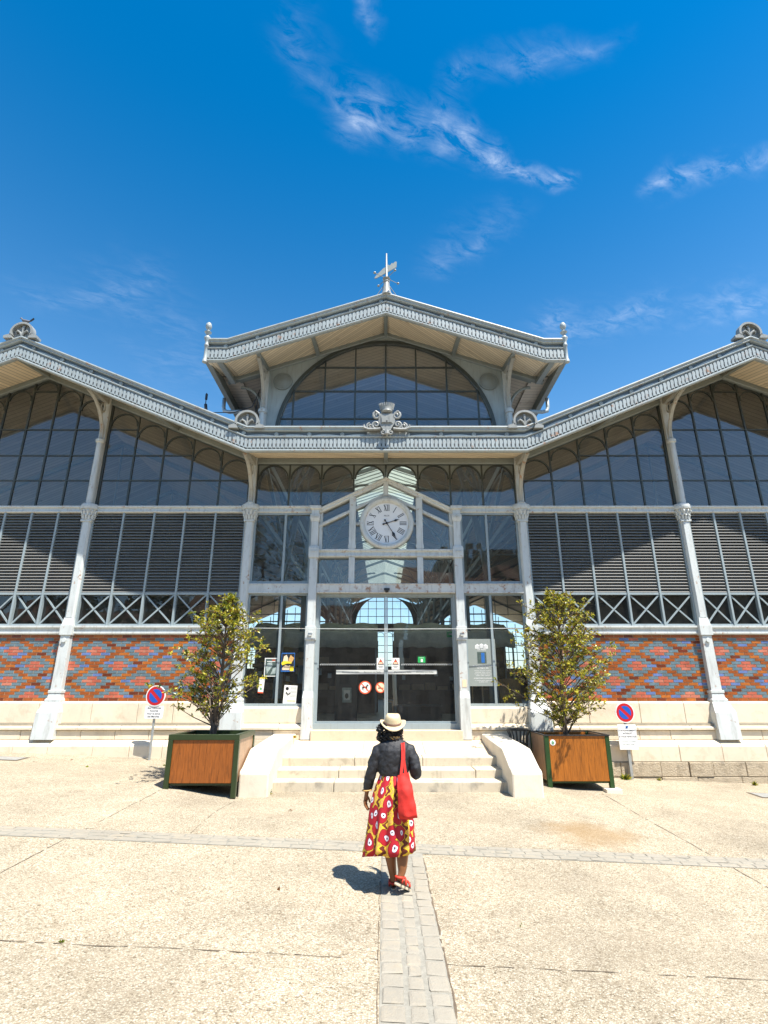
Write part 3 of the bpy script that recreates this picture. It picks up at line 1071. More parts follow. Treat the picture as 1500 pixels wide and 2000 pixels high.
for x in (-A0, A0, -A1, A1, -A2, A2, -A3, A3):
    t = zt(x)
    b = MB()
    b.box(x - 0.085, x + 0.085, -0.13, 0.06, 6.48, t + 0.16)
    zc_ = 6.55 if abs(x) == A0 else t - 1.15
    b.lathe([(0.085, 6.5), (0.08, zc_ - 0.12), (0.115, zc_ - 0.10), (0.12, zc_ - 0.03), (0.09, zc_)], (x, -0.15, 0), 12)
    b.build('upper_column', M['paint'], hall, autosmooth=45)
    bracket(x, t + 0.10, zc_ - 0.05, 1.0)

# --- wall beams, soffits, ribs
BEAM = [(-0.08, 0.0), (-0.10, 0.02), (-0.10, 0.14), (-0.085, 0.17), (0.08, 0.17), (0.08, 0.0)]
b = MB(); b.sweep(LOW, BEAM); b.build('wall_beam', M['beam'], hall)
def soffit(line, mats, name='soffit', y1=-0.09, d0=-0.2, d1=0.16):
    for i in range(len(line) - 1):
        b = MB()
        b.strip(line[i:i + 2], (YF + 0.05, d0), (y1, d1), 0.03)
        b.build(name, mats[i], hall)
soffit(LOW, [M['boards'], M['boards'], M['boards_r'], M['boards'], M['boards']])
for x in (-APX, APX, 0.0, -5.75, 5.75, -13.6, 13.6):
    b = MB()
    t = zt(x)
    b.hexa([(x - 0.05, -1.34, t - 0.235), (x + 0.05, -1.34, t - 0.235), (x + 0.05, -0.09, t + 0.03), (x - 0.05, -0.09, t + 0.03),
            (x - 0.05, -1.34, t - 0.15), (x + 0.05, -1.34, t - 0.15), (x + 0.05, -0.09, t + 0.15), (x - 0.05, -0.09, t + 0.15)])
    b.build('soffit_rib', M['beam'], hall)

# --- cornices: moulding, toothed frieze, gutter
def cornice(line, name, zoff, x_from, x_to, seed):
    rr = random.Random(seed)
    def zl(x):
        for (xa, za), (xb, zb) in zip(line, line[1:]):
            if xa <= x <= xb: return za + (zb - za) * (x - xa) / (xb - xa) + zoff
        return line[0][1] + zoff
    ln = [(x, z + zoff) for x, z in line]
    b = MB()
    b.sweep(ln, [(YF + 0.06, 0.0), (YF - 0.02, -0.01), (YF - 0.05, 0.015), (YF - 0.05, 0.045), (YF - 0.02, 0.065), (YF + 0.06, 0.065)])        # lower roll
    b.sweep(ln, [(YF + 0.05, 0.066), (YF + 0.012, 0.066), (YF + 0.012, 0.37), (YF + 0.05, 0.37)])                                            # frieze ground
    b.sweep(ln, [(YF + 0.08, 0.371), (YF - 0.03, 0.371), (YF - 0.045, 0.40), (YF - 0.03, 0.415), (YF + 0.08, 0.415)])                          # fillet
    cor = b.build(name, M['cornice'], hall)
    b = MB()
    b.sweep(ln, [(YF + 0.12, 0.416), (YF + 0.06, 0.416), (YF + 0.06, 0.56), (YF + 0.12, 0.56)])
    b.build('gutter_face', M['gutter_shade'], cor)
    b = MB()
    b.sweep(ln, [(YF + 0.12, 0.561), (YF + 0.0, 0.561), (YF - 0.035, 0.575), (YF - 0.02, 0.60), (YF - 0.03, 0.625), (YF - 0.06, 0.65), (YF - 0.055, 0.68), (YF + 0.12, 0.68)])
    b.build('gutter_rail', M['cornice'], cor)
    # teeth, with dark boxes painted in for shaded holes
    t, sl_ = MB(), MB()
    n = int(round((x_to - x_from) / 0.1))
    p = (x_to - x_from) / n
    def shear(x0, x1, y0, y1, d0, d1, bb):
        za, zb = zl(x0), zl(x1)
        bb.hexa([(x0, y0, za + d0), (x1, y0, zb + d0), (x1, y1, zb + d0), (x0, y1, za + d0),
                 (x0, y0, za + d1), (x1, y0, zb + d1), (x1, y1, zb + d1), (x0, y1, za + d1)])
    for k in range(n):
        x = x_from + k * p
        q = rr.uniform(-0.003, 0.003)
        shear(x + 0.006, x + p - 0.030, YF - 0.022 + q, YF + 0.011, 0.105, 0.35, t)           # flat tab
        shear(x + p - 0.028, x + p - 0.002, YF - 0.010 + q, YF + 0.011, 0.085, 0.36, t)       # narrow stave
        shear(x + p - 0.030, x + p - 0.004, YF - 0.016 + q, YF - 0.011 + q, 0.150, 0.215, sl_)  # dark box for the shade of a hole
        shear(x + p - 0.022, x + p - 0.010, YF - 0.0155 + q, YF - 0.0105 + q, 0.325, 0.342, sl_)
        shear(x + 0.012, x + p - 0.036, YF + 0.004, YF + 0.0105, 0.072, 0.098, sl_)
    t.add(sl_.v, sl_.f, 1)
    t.build('frieze_teeth', [M['cornice'], M['hole_shade']], cor)
    # rosettes and festoons on the gutter face
    r = MB()
    x = x_from + 0.45
    while x < x_to - 0.2:
        z = zl(x) + 0.49
        r.lathe([(0.05, 0.0), (0.05, -0.04), (0.03, -0.042), (0.03, -0.03), (0.014, -0.045), (0.001, -0.05)], (x, YF + 0.06, z), 12, axis='y')
        xn = x + 0.82
        if xn < x_to:
            pts_t, pts_b = [], []
            for i in range(9):
                u = i / 8
                xx = x + (xn - x) * u
                pts_t.append((xx, zl(xx) + 0.42)); pts_b.append((xx, zl(xx) + 0.43 + 0.062 * (1 - (2 * u - 1) ** 2)))
            for i in range(8):
                (xa, za), (xb, zb) = pts_t[i], pts_t[i + 1]
                (_, ta), (_, tb) = pts_b[i], pts_b[i + 1]
                r.hexa([(xa, YF + 0.03, za), (xb, YF + 0.03, zb), (xb, YF + 0.058, zb), (xa, YF + 0.058, za),
                        (xa, YF + 0.03, ta), (xb, YF + 0.03, tb), (xb, YF + 0.058, tb), (xa, YF + 0.058, ta)])
        x = xn
    r.build('gutter_rosettes', M['cornice'], cor)
    return cor
cornice(LOW, 'cornice', -0.24, -16.3, 16.3, 1)
cornice(UP, 'gable_cornice', -0.24, -4.68, 4.68, 2)

# --- roofs: zinc above, boarded below
DEP = 44.6
b = MB()
for i in (0, 1, 3, 4):
    b.strip(LOW[i:i + 2], (YF + 0.12, 0.40), (DEP + 1.0, 0.40), 0.06)
b.strip(LOW[2:4], (YF + 0.12, 0.40), (-0.16, 0.42), 0.05)
b.build('side_roof', M['zinc'], hall)
b = MB()
for i in (0, 1, 3, 4):
    b.strip(LOW[i:i + 2], (0.09, 0.22), (DEP - 0.1, 0.22), 0.03)
b.build('side_ceiling', M['ceil'], hall)
b = MB()
def upl(x): return (x, zu(x))
SKX, SK0, SK1 = 1.55, 6.2, DEP - 3
for s in (-1, 1):
    for xa, xb in ((SKX, 4.17), (4.17, 4.72)):
        ln = sorted([upl(s * xa), upl(s * xb)])
        b.strip(ln, (YF + 0.12, 0.38), (DEP + 1.0, 0.38), 0.06)
    ln = sorted([upl(0), upl(s * SKX)])
    b.strip(ln, (YF + 0.12, 0.38), (SK0, 0.38), 0.06); b.strip(ln, (SK1, 0.38), (DEP + 1.0, 0.38), 0.06)
b.build('upper_roof', M['zinc'], hall)
for s in (-1, 1):                                                                              # soffit and inner ceiling of the upper gable
    for xa, xb, mm in ((0, 4.17, 'boards_r' if s > 0 else 'boards_l'), (4.17, 4.70, 'boards')):
        ln = sorted([upl(s * xa), upl(s * xb)])
        b = MB(); b.strip(ln, (YF + 0.05, -0.2), (-0.09, 0.13), 0.03)
        b.build('gable_soffit', M[mm], hall)
    b = MB()
    ln = sorted([upl(s * SKX), upl(s * 4.17)]); b.strip(ln, (0.09, 0.2), (DEP - 0.1, 0.2), 0.03)
    ln = sorted([upl(s * 4.17), upl(s * 4.70)]); b.strip(ln, (0.0, 0.15), (DEP - 0.1, 0.15), 0.03)
    ln = sorted([upl(0), upl(s * SKX)]); b.strip(ln, (0.09, 0.2), (SK0, 0.2), 0.03)
    b.build('upper_ceiling', M['ceil'], hall)
    ln = sorted([(0, zu(0) + 0.42), (s * SKX, zu(SKX) + 0.42)])
    b = MB(); b.strip(ln, (SK0, 0.0), (SK1, 0.0), 0.012)
    sk = b.build('skylight', M['skylight'], hall)
    b = MB()
    y = SK0
    while y < SK1:
        b.strip(ln, (y, -0.04), (y + 0.04, -0.04), 0.035)
        y += 0.45
    b.build('skylight_bars', M['iron_in'], sk)
    b = MB()                                                                                   # eaves fascia and gutter running back
    e = zu(4.72)
    b.box(min(s * 4.66, s * 4.80), max(s * 4.66, s * 4.80), YF + 0.16, DEP + 0.9, e - 0.12, e + 0.38)
    b.build('eaves_gutter', M['beam'], hall)
    b = MB()
    x = s * 3.45
    b.box(x - 0.05, x + 0.05, 0.06, DEP - 0.1, 8.05, 8.9)
    b.build('clerestory_wall', M['inner_wall'], hall)
    b = MB()
    b.box(x - 0.05, x + 0.05, 0.06, DEP - 0.1, 10.3, 10.62)
    for k in range(30): b.box(x - 0.03, x + 0.03, 0.2 + k * 1.5, 0.26 + k * 1.5, 8.9, 10.3)
    cw = b.build('clerestory_window', M['iron_in'], hall)
    b = MB(); b.add([(x, 0.06, 8.9), (x, DEP - 0.1, 8.9), (x, DEP - 0.1, 10.3), (x, 0.06, 10.3)], [(0, 1, 2, 3)])
    b.build('pane', M['glass'], cw, recalc=False)
b = MB(); b.sweep(UP[1:4], [(-0.10, 0.0), (-0.12, 0.02), (-0.12, 0.15), (0.08, 0.15), (0.08, 0.0)]); b.build('gable_beam', M['beam'], hall)
for x in (0.0, -1.95, 1.95, -3.38, 3.38):
    b = MB()
    t = zu(x)
    b.hexa([(x - 0.05, -1.34, t - 0.235), (x + 0.05, -1.34, t - 0.235), (x + 0.05, -0.11, t + 0.0), (x - 0.05, -0.11, t + 0.0),
            (x - 0.05, -1.34, t - 0.15), (x + 0.05, -1.34, t - 0.15), (x + 0.05, -0.11, t + 0.12), (x - 0.05, -0.11, t + 0.12)])
    b.build('gable_rib', M['beam'], hall)
for s in (-1, 1):                                                                              # beam along the outer edge of the eaves
    b = MB()
    x = s * 4.35
    b.bar((x, -1.33, zu(4.35) - 0.20), (x, 0.0, zu(4.35) - 0.02), 0.14, 0.10)
    b.sweep(sorted([(s * 3.4, zu(3.4) - 0.02), (s * 4.5, zu(4.5) - 0.06)]), [(-0.10, 0.0), (-0.10, 0.14), (0.06, 0.14), (0.06, 0.0)])
    b.build('eaves_beam', M['beam'], hall)

# --- upper gable wall: great arch, spandrels, medallions
CZ, RA = 8.5, 3.03
N = 40
ins, outs = [], []
for i in range(N + 1):
    a = R(180 - 180 * i / N)
    ix, iz = RA * math.cos(a), CZ + RA * math.sin(a)
    # outer edge: straight out until it meets the side or the sloping beam
    t = 1.0
    while t < 2.5:
        ox, oz = ix * t, CZ + (iz - CZ) * t
        if abs(ox) >= 3.42 or oz >= zu(ox) + 0.01: break
        t += 0.005
    ins.append((ix, iz)); outs.append((max(-3.42, min(3.42, ix * t)), CZ + (iz - CZ) * t))
b = MB()
rings = [[(o[0], -0.05, o[1]), (i_[0], -0.05, i_[1]), (i_[0], 0.05, i_[1]), (o[0], 0.05, o[1])] for o, i_ in zip(outs, ins)]
rings = [[(outs[0][0], -0.05, 8.0), (ins[0][0], -0.05, 8.0), (ins[0][0], 0.05, 8.0), (outs[0][0], 0.05, 8.0)]] + rings
rings += [[(outs[-1][0], -0.05, 8.0), (ins[-1][0], -0.05, 8.0), (ins[-1][0], 0.05, 8.0), (outs[-1][0], 0.05, 8.0)]]
b.loft(rings)
# corner plates above the ray fan
for s in (-1, 1):
    xs_ = sorted([s * 3.42, s * 2.2])
    ca = math.atan2(zu(3.42) - CZ, 3.42)
    b.prism([(s * 3.42, CZ + 3.42 * math.tan(ca) * 0.80), (s * 3.42, zu(3.42)), (s * 2.6, zu(2.6)), (s * 2.55, zu(2.6) - 0.25)], -0.046, 0.046)
b.build('spandrel', painted('spandrel_paint', (0.34, 0.39, 0.39), amount=0.5), hall)
for s in (-1, 1):
    b = MB()
    b.lathe([(0.27, 0.0), (0.27, -0.05), (0.235, -0.055), (0.235, -0.03), (0.19, -0.035), (0.12, -0.06), (0.001, -0.075)], (s * 2.93, -0.05, 10.22), 28, axis='y')
    b.build('spandrel_disc', M['beam'], hall, autosmooth=35)
b = MB()
arch_r = [(RA + 0.02) * 1.0, RA - 0.06]
for y0, w, rr in ((-0.085, 0.09, RA + 0.05),):
    po, pi_ = arc(0, CZ, rr, 184, -4, 48), arc(0, CZ, rr - w, 184, -4, 48)
    b.loft([[(o[0], y0, o[2]), (i_[0], y0, i_[2]), (i_[0], y0 + 0.13, i_[2]), (o[0], y0 + 0.13, o[2])] for o, i_ in zip(po, pi_)])
for k in range(-3, 4):
    x = k * 0.87
    h = CZ + math.sqrt(max(0, (RA - 0.02) ** 2 - x * x))
    b.box(x - 0.022, x + 0.022, -0.03, 0.03, 7.86, h)
for z in (9.07, 9.94, 10.72):
    hx = math.sqrt((RA - 0.02) ** 2 - (z - CZ) ** 2)
    b.box(-hx, hx, -0.026, 0.026, z - 0.02, z + 0.02)
gw = b.build('gable_window', M['mullion'], hall)
pl = [(-RA, 7.86)] + [(p[0], p[2]) for p in arc(0, CZ, RA, 180, 0, 40)] + [(RA, 7.86)]
gp = MB(); gp.add([(x, 0.0, z) for x, z in pl], [tuple(range(len(pl)))])
gp.build('pane', M['glass_up'], gw, recalc=False)
b = MB()
b.box(-2.56, -1.76, -0.07, -0.03, 8.62, 8.67); b.box(-2.56, -2.50, -0.07, -0.03, 8.2, 8.62); b.box(-1.82, -1.76, -0.07, -0.03, 8.2, 8.62)
b.build('opening_casement', M['paint'], gw)
for s in (-1, 1):
    x = s * 3.42
    b = MB()
    b.box(x - 0.09, x + 0.09, -0.12, 0.06, 8.0, zu(3.42) + 0.05)
    b.lathe([(0.09, 8.0), (0.085, 9.15), (0.12, 9.17), (0.13, 9.25), (0.09, 9.3)], (x, -0.16, 0), 12)
    b.build('gable_column', M['paint'], hall, autosmooth=45)
    bracket(x, zu(3.42) + 0.10, 9.2, 0.95, 'gable_bracket')
    b = MB()                                                                                   # side bracket under the eaves, and the bent downpipe
    path = [(s * (3.5 + 0.62 * (1 - math.cos(R(9 * i)))), 0.0, 9.35 + 0.72 * math.sin(R(9 * i))) for i in range(11)]
    b.tube(path, 0.04, 8)
    b.build('eaves_bracket', M['beam'], hall, autosmooth=45)
    b = MB()
    b.tube([(s * 4.70, 0.40, 9.95), (s * 4.70, 0.40, 9.66), (s * 4.66, 0.38, 9.53), (s * 4.50, 0.32, 9.46), (s * 4.1, 0.10, 9.36), (s * 3.85, -0.08, 9.2),
            (s * 3.68, -0.2, 8.85), (s * 3.62, -0.2, 8.3), (s * 3.62, -0.2, 7.9)], 0.055, 10)
    b.build('downpipe', M['bluegrey'] if s > 0 else M['steel'], hall, smooth=True)

# --- ornaments
def fleur(b, cx, cy, cz, k):
    b.ball((cx, cy, cz + 0.10 * k), 0.055 * k, 8, sc=(0.8, 0.6, 1.3))
    b.ball((cx, cy, cz + 0.17 * k), 0.03 * k, 8, sc=(1.6, 0.7, 0.8))
    for s in (-1, 1):
        b.tube([(cx, cy, cz - 0.14 * k), (cx + s * 0.05 * k, cy - 0.01, cz - 0.03 * k), (cx + s * 0.12 * k, cy - 0.015, cz + 0.02 * k), (cx + s * 0.17 * k, cy, cz - 0.02 * k), (cx + s * 0.15 * k, cy, cz - 0.06 * k)],
               [0.022 * k, 0.03 * k, 0.032 * k, 0.026 * k, 0.012 * k], 7)
        b.tube([(cx, cy, cz - 0.16 * k), (cx + s * 0.06 * k, cy, cz - 0.19 * k), (cx + s * 0.11 * k, cy, cz - 0.16 * k)], [0.02 * k, 0.022 * k, 0.01 * k], 6)
    b.tube([(cx, cy, cz - 0.2 * k), (cx, cy - 0.01, cz + 0.08 * k)], 0.02 * k, 6)
for x, base in ((-A0 + 0.08, ZV + 0.46), (A0 - 0.08, ZV + 0.46), (-APX, zt(APX) + 0.44), (APX, zt(APX) + 0.44)):
    b = MB()
    r = 0.30
    po = [(x + r * math.cos(R(200 - 220 * i / 24)), base + 0.10 + r * math.sin(R(200 - 220 * i / 24))) for i in range(25)]
    pi_ = [(x + (r - 0.055) * math.cos(R(200 - 220 * i / 24)), base + 0.10 + (r - 0.055) * math.sin(R(200 - 220 * i / 24))) for i in range(25)]
    b.loft([[(o[0], YF - 0.10, o[1]), (i_[0], YF - 0.10, i_[1]), (i_[0], YF + 0.06, i_[1]), (o[0], YF + 0.06, o[1])] for o, i_ in zip(po, pi_)])
    b.prism([p for p in pi_] + [(x + 0.34, base - 0.03), (x - 0.34, base - 0.03)], YF + 0.0, YF + 0.055)
    for s in (-1, 1):
        b.prism([(x + s * 0.27, base + 0.04), (x + s * 0.44, base - 0.02), (x + s * 0.44, base - 0.09), (x + s * 0.20, base - 0.09)], YF - 0.10, YF + 0.10)
    fleur(b, x, YF - 0.035, base + 0.13, 1.0)
    b.build('fleur_medallion', M['ornament'], hall, autosmooth=40)

def spiral(b, cx, cy, cz, r, turns, sgn, th0, wire):
    pts, rs = [], []
    n = int(18 * turns)
    for i in range(n + 1):
        u = i / n
        a = R(th0) + sgn * 2 * math.pi * turns * u
        q = r * (1 - 0.85 * u)
        pts.append((cx + q * math.cos(a), cy - 0.03 * u, cz + q * math.sin(a))); rs.append(wire * (1 - 0.45 * u))
    b.tube(pts, rs, 7)
b = MB()
cy_, cz0 = YF - 0.10, 8.22
cx_ = 0.02
b.prism([(cx_ - 0.19, cz0 + 0.20), (cx_ + 0.19, cz0 + 0.20), (cx_ + 0.21, cz0 - 0.02), (cx_ + 0.12, cz0 - 0.20), (cx_, cz0 - 0.30), (cx_ - 0.12, cz0 - 0.20), (cx_ - 0.21, cz0 - 0.02)], cy_ - 0.03, cy_ + 0.1)
b.prism([(cx_ - 0.15, cz0 + 0.15), (cx_ + 0.15, cz0 + 0.15), (cx_ + 0.15, cz0 - 0.07), (cx_ - 0.15, cz0 - 0.07)], cy_ - 0.045, cy_)
for dx in (-0.09, 0.09): b.box(cx_ + dx - 0.035, cx_ + dx + 0.035, cy_ - 0.065, cy_ - 0.04, cz0 - 0.05, cz0 + 0.09)
b.box(cx_ - 0.08, cx_ + 0.08, cy_ - 0.06, cy_ - 0.04, cz0 - 0.05, cz0 + 0.04)
for dx in (-0.11, -0.07, 0.07, 0.11): b.box(cx_ + dx - 0.012, cx_ + dx + 0.012, cy_ - 0.065, cy_ - 0.04, cz0 + 0.09, cz0 + 0.115)
# mural crown
for i in range(9):
    u = (i - 4) / 4
    a = u * 1.2
    xx, yy = cx_ + 0.20 * math.sin(a), cy_ + 0.06 - 0.14 * math.cos(a)
    b.hexa([(cx_ + 0.15 * math.sin(a) - 0.02, cy_ + 0.05 - 0.10 * math.cos(a), cz0 + 0.33), (cx_ + 0.15 * math.sin(a) + 0.02, cy_ + 0.05 - 0.10 * math.cos(a), cz0 + 0.33), (cx_ + 0.15 * math.sin(a) + 0.02, cy_ + 0.09, cz0 + 0.33), (cx_ + 0.15 * math.sin(a) - 0.02, cy_ + 0.09, cz0 + 0.33),
            (xx - 0.018, yy, cz0 + 0.50), (xx + 0.018, yy, cz0 + 0.50), (xx + 0.018, cy_ + 0.09, cz0 + 0.50), (xx - 0.018, cy_ + 0.09, cz0 + 0.50)])
b.lathe([(0.12, 0.24), (0.15, 0.28), (0.135, 0.32), (0.16, 0.40), (0.001, 0.40)], (cx_, cy_ + 0.05, cz0), 16)
for s in (-1, 1):
    spiral(b, cx_ + s * 0.24, cy_, cz0 + 0.16, 0.11, 1.4, -s, 90 if s > 0 else 90, 0.035)
    spiral(b, cx_ + s * 0.27, cy_, cz0 - 0.10, 0.10, 1.4, s, 270, 0.034)
    spiral(b, cx_ + s * 0.42, cy_ + 0.02, cz0 - 0.13, 0.09, 1.4, -s, 90, 0.03)
    b.tube([(cx_ + s * 0.16, cy_, cz0 - 0.20), (cx_ + s * 0.30, cy_, cz0 - 0.22), (cx_ + s * 0.46, cy_, cz0 - 0.215), (cx_ + s * 0.57, cy_, cz0 - 0.17), (cx_ + s * 0.56, cy_, cz0 - 0.08)], [0.04, 0.04, 0.035, 0.03, 0.012], 7)
    b.tube([(cx_ + s * 0.19, cy_, cz0 + 0.22), (cx_ + s * 0.28, cy_ - 0.02, cz0 + 0.27), (cx_ + s * 0.36, cy_, cz0 + 0.22)], [0.03, 0.03, 0.01], 7)
    spiral(b, cx_ + s * 0.10, cy_ - 0.02, cz0 - 0.32, 0.07, 1.2, s, 90, 0.03)
b.tube([(cx_, cy_ - 0.02, cz0 - 0.28), (cx_, cy_ - 0.04, cz0 - 0.36), (cx_, cy_, cz0 - 0.40)], [0.07, 0.06, 0.02], 8)
b.box(cx_ - 0.50, cx_ + 0.50, YF - 0.015, YF + 0.055, ZV + 0.18, ZV + 0.46)
cs = b.build('coat_of_arms', M['ornament'], hall, autosmooth=40)
b = MB(); b.box(cx_ - 0.018, cx_ + 0.018, cy_ - 0.068, cy_ - 0.061, cz0 - 0.05, cz0 + 0.0); b.build('arms_gateway', M['hole_shade'], cs)  # dark box in place of the shade in the gateway

for s in (-1, 1):                                                                              # finials at the eaves corners
    b = MB()
    e = zu(4.72) - 0.24
    b.lathe([(0.03, -0.06), (0.07, -0.03), (0.06, 0.04), (0.045, 0.08), (0.045, 0.44), (0.06, 0.46), (0.06, 0.50), (0.045, 0.52), (0.05, 0.6), (0.085, 0.68), (0.085, 0.72), (0.04, 0.77), (0.035, 0.80), (0.08, 0.86), (0.095, 0.885), (0.04, 0.93),
             (0.035, 0.96), (0.06, 0.99), (0.085, 1.06), (0.07, 1.14), (0.03, 1.19), (0.002, 1.205)], (s * 4.72, YF - 0.01, e), 16)
    b.build('finial', M['cornice'], hall, autosmooth=50)

# weather vane on the ridge
b = MB()
zb = zu(0) + 0.40
vx, vy = 0.02, YF + 0.06
b.lathe([(0.17, 0.0), (0.12, 0.12), (0.075, 0.45), (0.09, 0.46), (0.09, 0.49), (0.045, 0.51), (0.05, 0.53), (0.11, 0.57), (0.05, 0.61), (0.035, 0.64), (0.02, 1.45), (0.004, 1.47)], (vx, vy, zb), 14)
vane = b.build('weather_vane', M['ornament'], hall, autosmooth=45)
b = MB()
for a, L in ((35, 0.36), (125, 0.36), (215, 0.36), (305, 0.36)):
    e_ = (vx + L * math.cos(R(a)) * 1.1, vy + L * math.sin(R(a)) * 1.1, zb + 0.60 + (0.02 if a < 180 else -0.02))
    b.tube([(vx, vy, zb + 0.60), e_], 0.009, 6)
    b.lathe([(0.012, -0.03), (0.04, 0.0), (0.035, 0.02), (0.003, 0.025)], e_, 8)
for s in (-1, 1):
    b.tube([(vx + s * 0.07, vy, zb + 0.36), (vx + s * 0.34, vy, zb - 0.10)], 0.011, 6)
b.build('compass_arms', M['beam'], vane)
b = MB()
cv = [(-0.36, 0.60), (-0.30, 0.60), (0.30, 0.98), (0.31, 1.16), (0.26, 1.17), (0.20, 1.10), (0.16, 1.12), (0.10, 1.03), (0.05, 1.06), (-0.02, 0.98), (-0.10, 0.93), (-0.34, 0.65)]
b.prism([(vx + x * 0.93, zb + z) for x, z in cv], vy - 0.012, vy + 0.012)
b.build('vane_blade', M['beam'], vane)

# --- entrance bay: arched row, pediment, clock, side windows, doors
PX = 1.83                                                                                      # pier lines
def zped(x): return 7.13 - 0.50 * abs(x)                                                       # underside of the outer raking rail
b = MB()
for k in range(-4, 5):
    x = k * 0.862
    q = 0.022
    z0 = 6.47 if abs(x) > PX else zped(x)
    b.box(x - q, x + q, -0.03, 0.03, z0, ZV)
for k in range(-4, 4):
    mid = (k + 0.5) * 0.862
    arch_bar(b, mid, ZV - 0.415, 0.405, -0.028, 0.035)
b.box(-3.44, 3.44, -0.028, 0.026, ZV - 0.02, ZV + 0.002)
aw = b.build('arched_window', M['mullion'], hall)
b = MB()
for k in range(-4, 4):                                                                         # sheet spandrels over the arches
    mid = (k + 0.5) * 0.862
    for s in (-1, 1):
        pts = [(mid + s * 0.40 * math.sin(R(9 * i)), ZV - 0.415 + 0.40 * math.cos(R(9 * i))) for i in range(11)]
        pl = pts + [(mid + s * 0.41, ZV - 0.022), (mid, ZV - 0.021)]
        b.prism(pl, -0.012, 0.012)
b.build('arch_spandrel', M['beam'], aw)
pl = [(-3.44, 6.47), (-PX, 6.47), (0, zped(0)), (PX, 6.47), (3.44, 6.47), (3.44, ZV), (-3.44, ZV)]
gp = MB(); gp.add([(x, 0.0, z) for x, z in pl], [(0, 1, 2, 6), (2, 3, 4, 5), (2, 5, 6)]); gp.build('pane', M['glass_up'], aw, recalc=False)

for s in (-1, 1):
    b = MB()
    mould(b, min(s * (PX + 0.1), s * (A0 - 0.1)), max(s * (PX + 0.1), s * (A0 - 0.1)), 6.29, 0.18)
    b.build('middle_rail', M['paint'], hall)
    b = MB()                                                                                   # pier
    def rect(hw, y0, z): return [(s * PX - hw, y0, z), (s * PX + hw, y0, z), (s * PX + hw, 0.1, z), (s * PX - hw, 0.1, z)]
    b.loft([rect(0.125, -0.30, 0.80), rect(0.12, -0.30, 1.7), rect(0.105, -0.24, 1.85)])
    b.loft([rect(0.10, -0.22, 1.85), rect(0.10, -0.22, 3.02)])
    b.loft([rect(0.125, -0.25, 3.02), rect(0.125, -0.25, 3.34)])
    b.loft([rect(0.10, -0.22, 3.34), rect(0.095, -0.20, 5.05)])
    b.loft([rect(0.12, -0.23, 5.05), rect(0.13, -0.24, 5.12), rect(0.13, -0.24, 5.30), rect(0.11, -0.22, 5.36)])
    b.loft([rect(0.09, -0.19, 5.36), rect(0.09, -0.19, 6.02)])
    b.loft([rect(0.10, -0.20, 6.02), rect(0.125, -0.23, 6.10), rect(0.125, -0.23, 6.20), rect(0.10, -0.20, 6.22), rect(0.10, -0.20, 6.33), rect(0.15, -0.26, 6.36), rect(0.15, -0.26, 6.43), rect(0.11, -0.22, 6.45)])
    for zz in (5.21, 6.14):
        b.tube([(s * PX - 0.09, -0.245, zz + 0.03), (s * PX - 0.045, -0.25, zz - 0.02), (s * PX, -0.25, zz + 0.02), (s * PX + 0.045, -0.25, zz - 0.02), (s * PX + 0.09, -0.245, zz + 0.03)], 0.013, 5)
    b.lathe([(0.055, -0.02), (0.055, 0.0), (0.036, 0.002), (0.036, 0.012), (0.012, 0.013)], (s * PX, -0.27, 3.16), 14, axis='y')
    b.build('door_pier', M['paint'], hall, bevel=0.006)
    # side windows above and below the transom
    x0, x1 = sorted([s * (PX + 0.11), s * (A0 - 0.11)])
    b = MB(); b.box(x0, x1, -0.10, 0.05, 4.17, 4.41); b.box(x0, x1, -0.115, -0.10, 4.17, 4.20); b.box(x0, x1, -0.115, -0.10, 4.385, 4.41)
    b.build('transom', M['rusty'] if s > 0 else M['paint'], hall)
    for z0, z1, xm, nm in ((1.50, 4.17, s * 2.60, 'side_window'), (4.41, 6.29, s * 2.62, 'upper_side_window')):
        b = MB()
        f = 0.05
        b.box(x0, x0 + f, -0.05, 0.03, z0, z1); b.box(x1 - f, x1, -0.05, 0.03, z0, z1)
        b.box(x0 + f, x1 - f, -0.048, 0.028, z0, z0 + 0.07); b.box(x0 + f, x1 - f, -0.048, 0.028, z1 - 0.05, z1)
        b.box(xm - 0.028, xm + 0.028, -0.046, 0.026, z0 + 0.07, z1 - 0.05)
        w_ = b.build(nm, M['bluegrey'], hall)
        gp = MB(); gp.add([(x0, 0.0, z0), (x1, 0.0, z0), (x1, 0.0, z1), (x0, 0.0, z1)], [(0, 1, 2, 3)])
        gp.build('pane', M['glass'], w_, recalc=False)

# pediment round the clock
b = MB()
RAKE = [(0.05, 0.0), (-0.10, 0.0), (-0.13, 0.03), (-0.13, 0.07), (-0.17, 0.095), (-0.17, 0.13), (0.05, 0.14)]
b.sweep([(-1.74, zped(1.74)), (0, zped(0)), (1.74, zped(1.74))], RAKE)
INN = [(0.04, 0.0), (-0.08, 0.0), (-0.09, 0.02), (-0.09, 0.075), (-0.08, 0.09), (0.04, 0.09)]
def zin(x): return 6.76 - 0.50 * abs(x)
b.sweep([(-1.74, zin(1.74)), (-0.72, zin(0.72)), (0, zin(0)), (0.72, zin(0.72)), (1.74, zin(1.74))], INN)
for x in (-0.87, 0.87):
    b.box(x - 0.085, x + 0.085, -0.12, 0.04, 5.29, zped(x) + 0.01)
    b.box(x - 0.10, x + 0.10, -0.13, -0.12, 5.32, 5.42); b.box(x - 0.075, x + 0.075, -0.11, 0.04, 4.405, 5.09)
b.box(-0.065, 0.065, -0.125, 0.04, zin(0), zped(0) + 0.01)
b.box(-0.785, -0.60, -0.06, 0.03, 5.96, 6.03); b.box(0.60, 0.785, -0.06, 0.03, 5.96, 6.03)
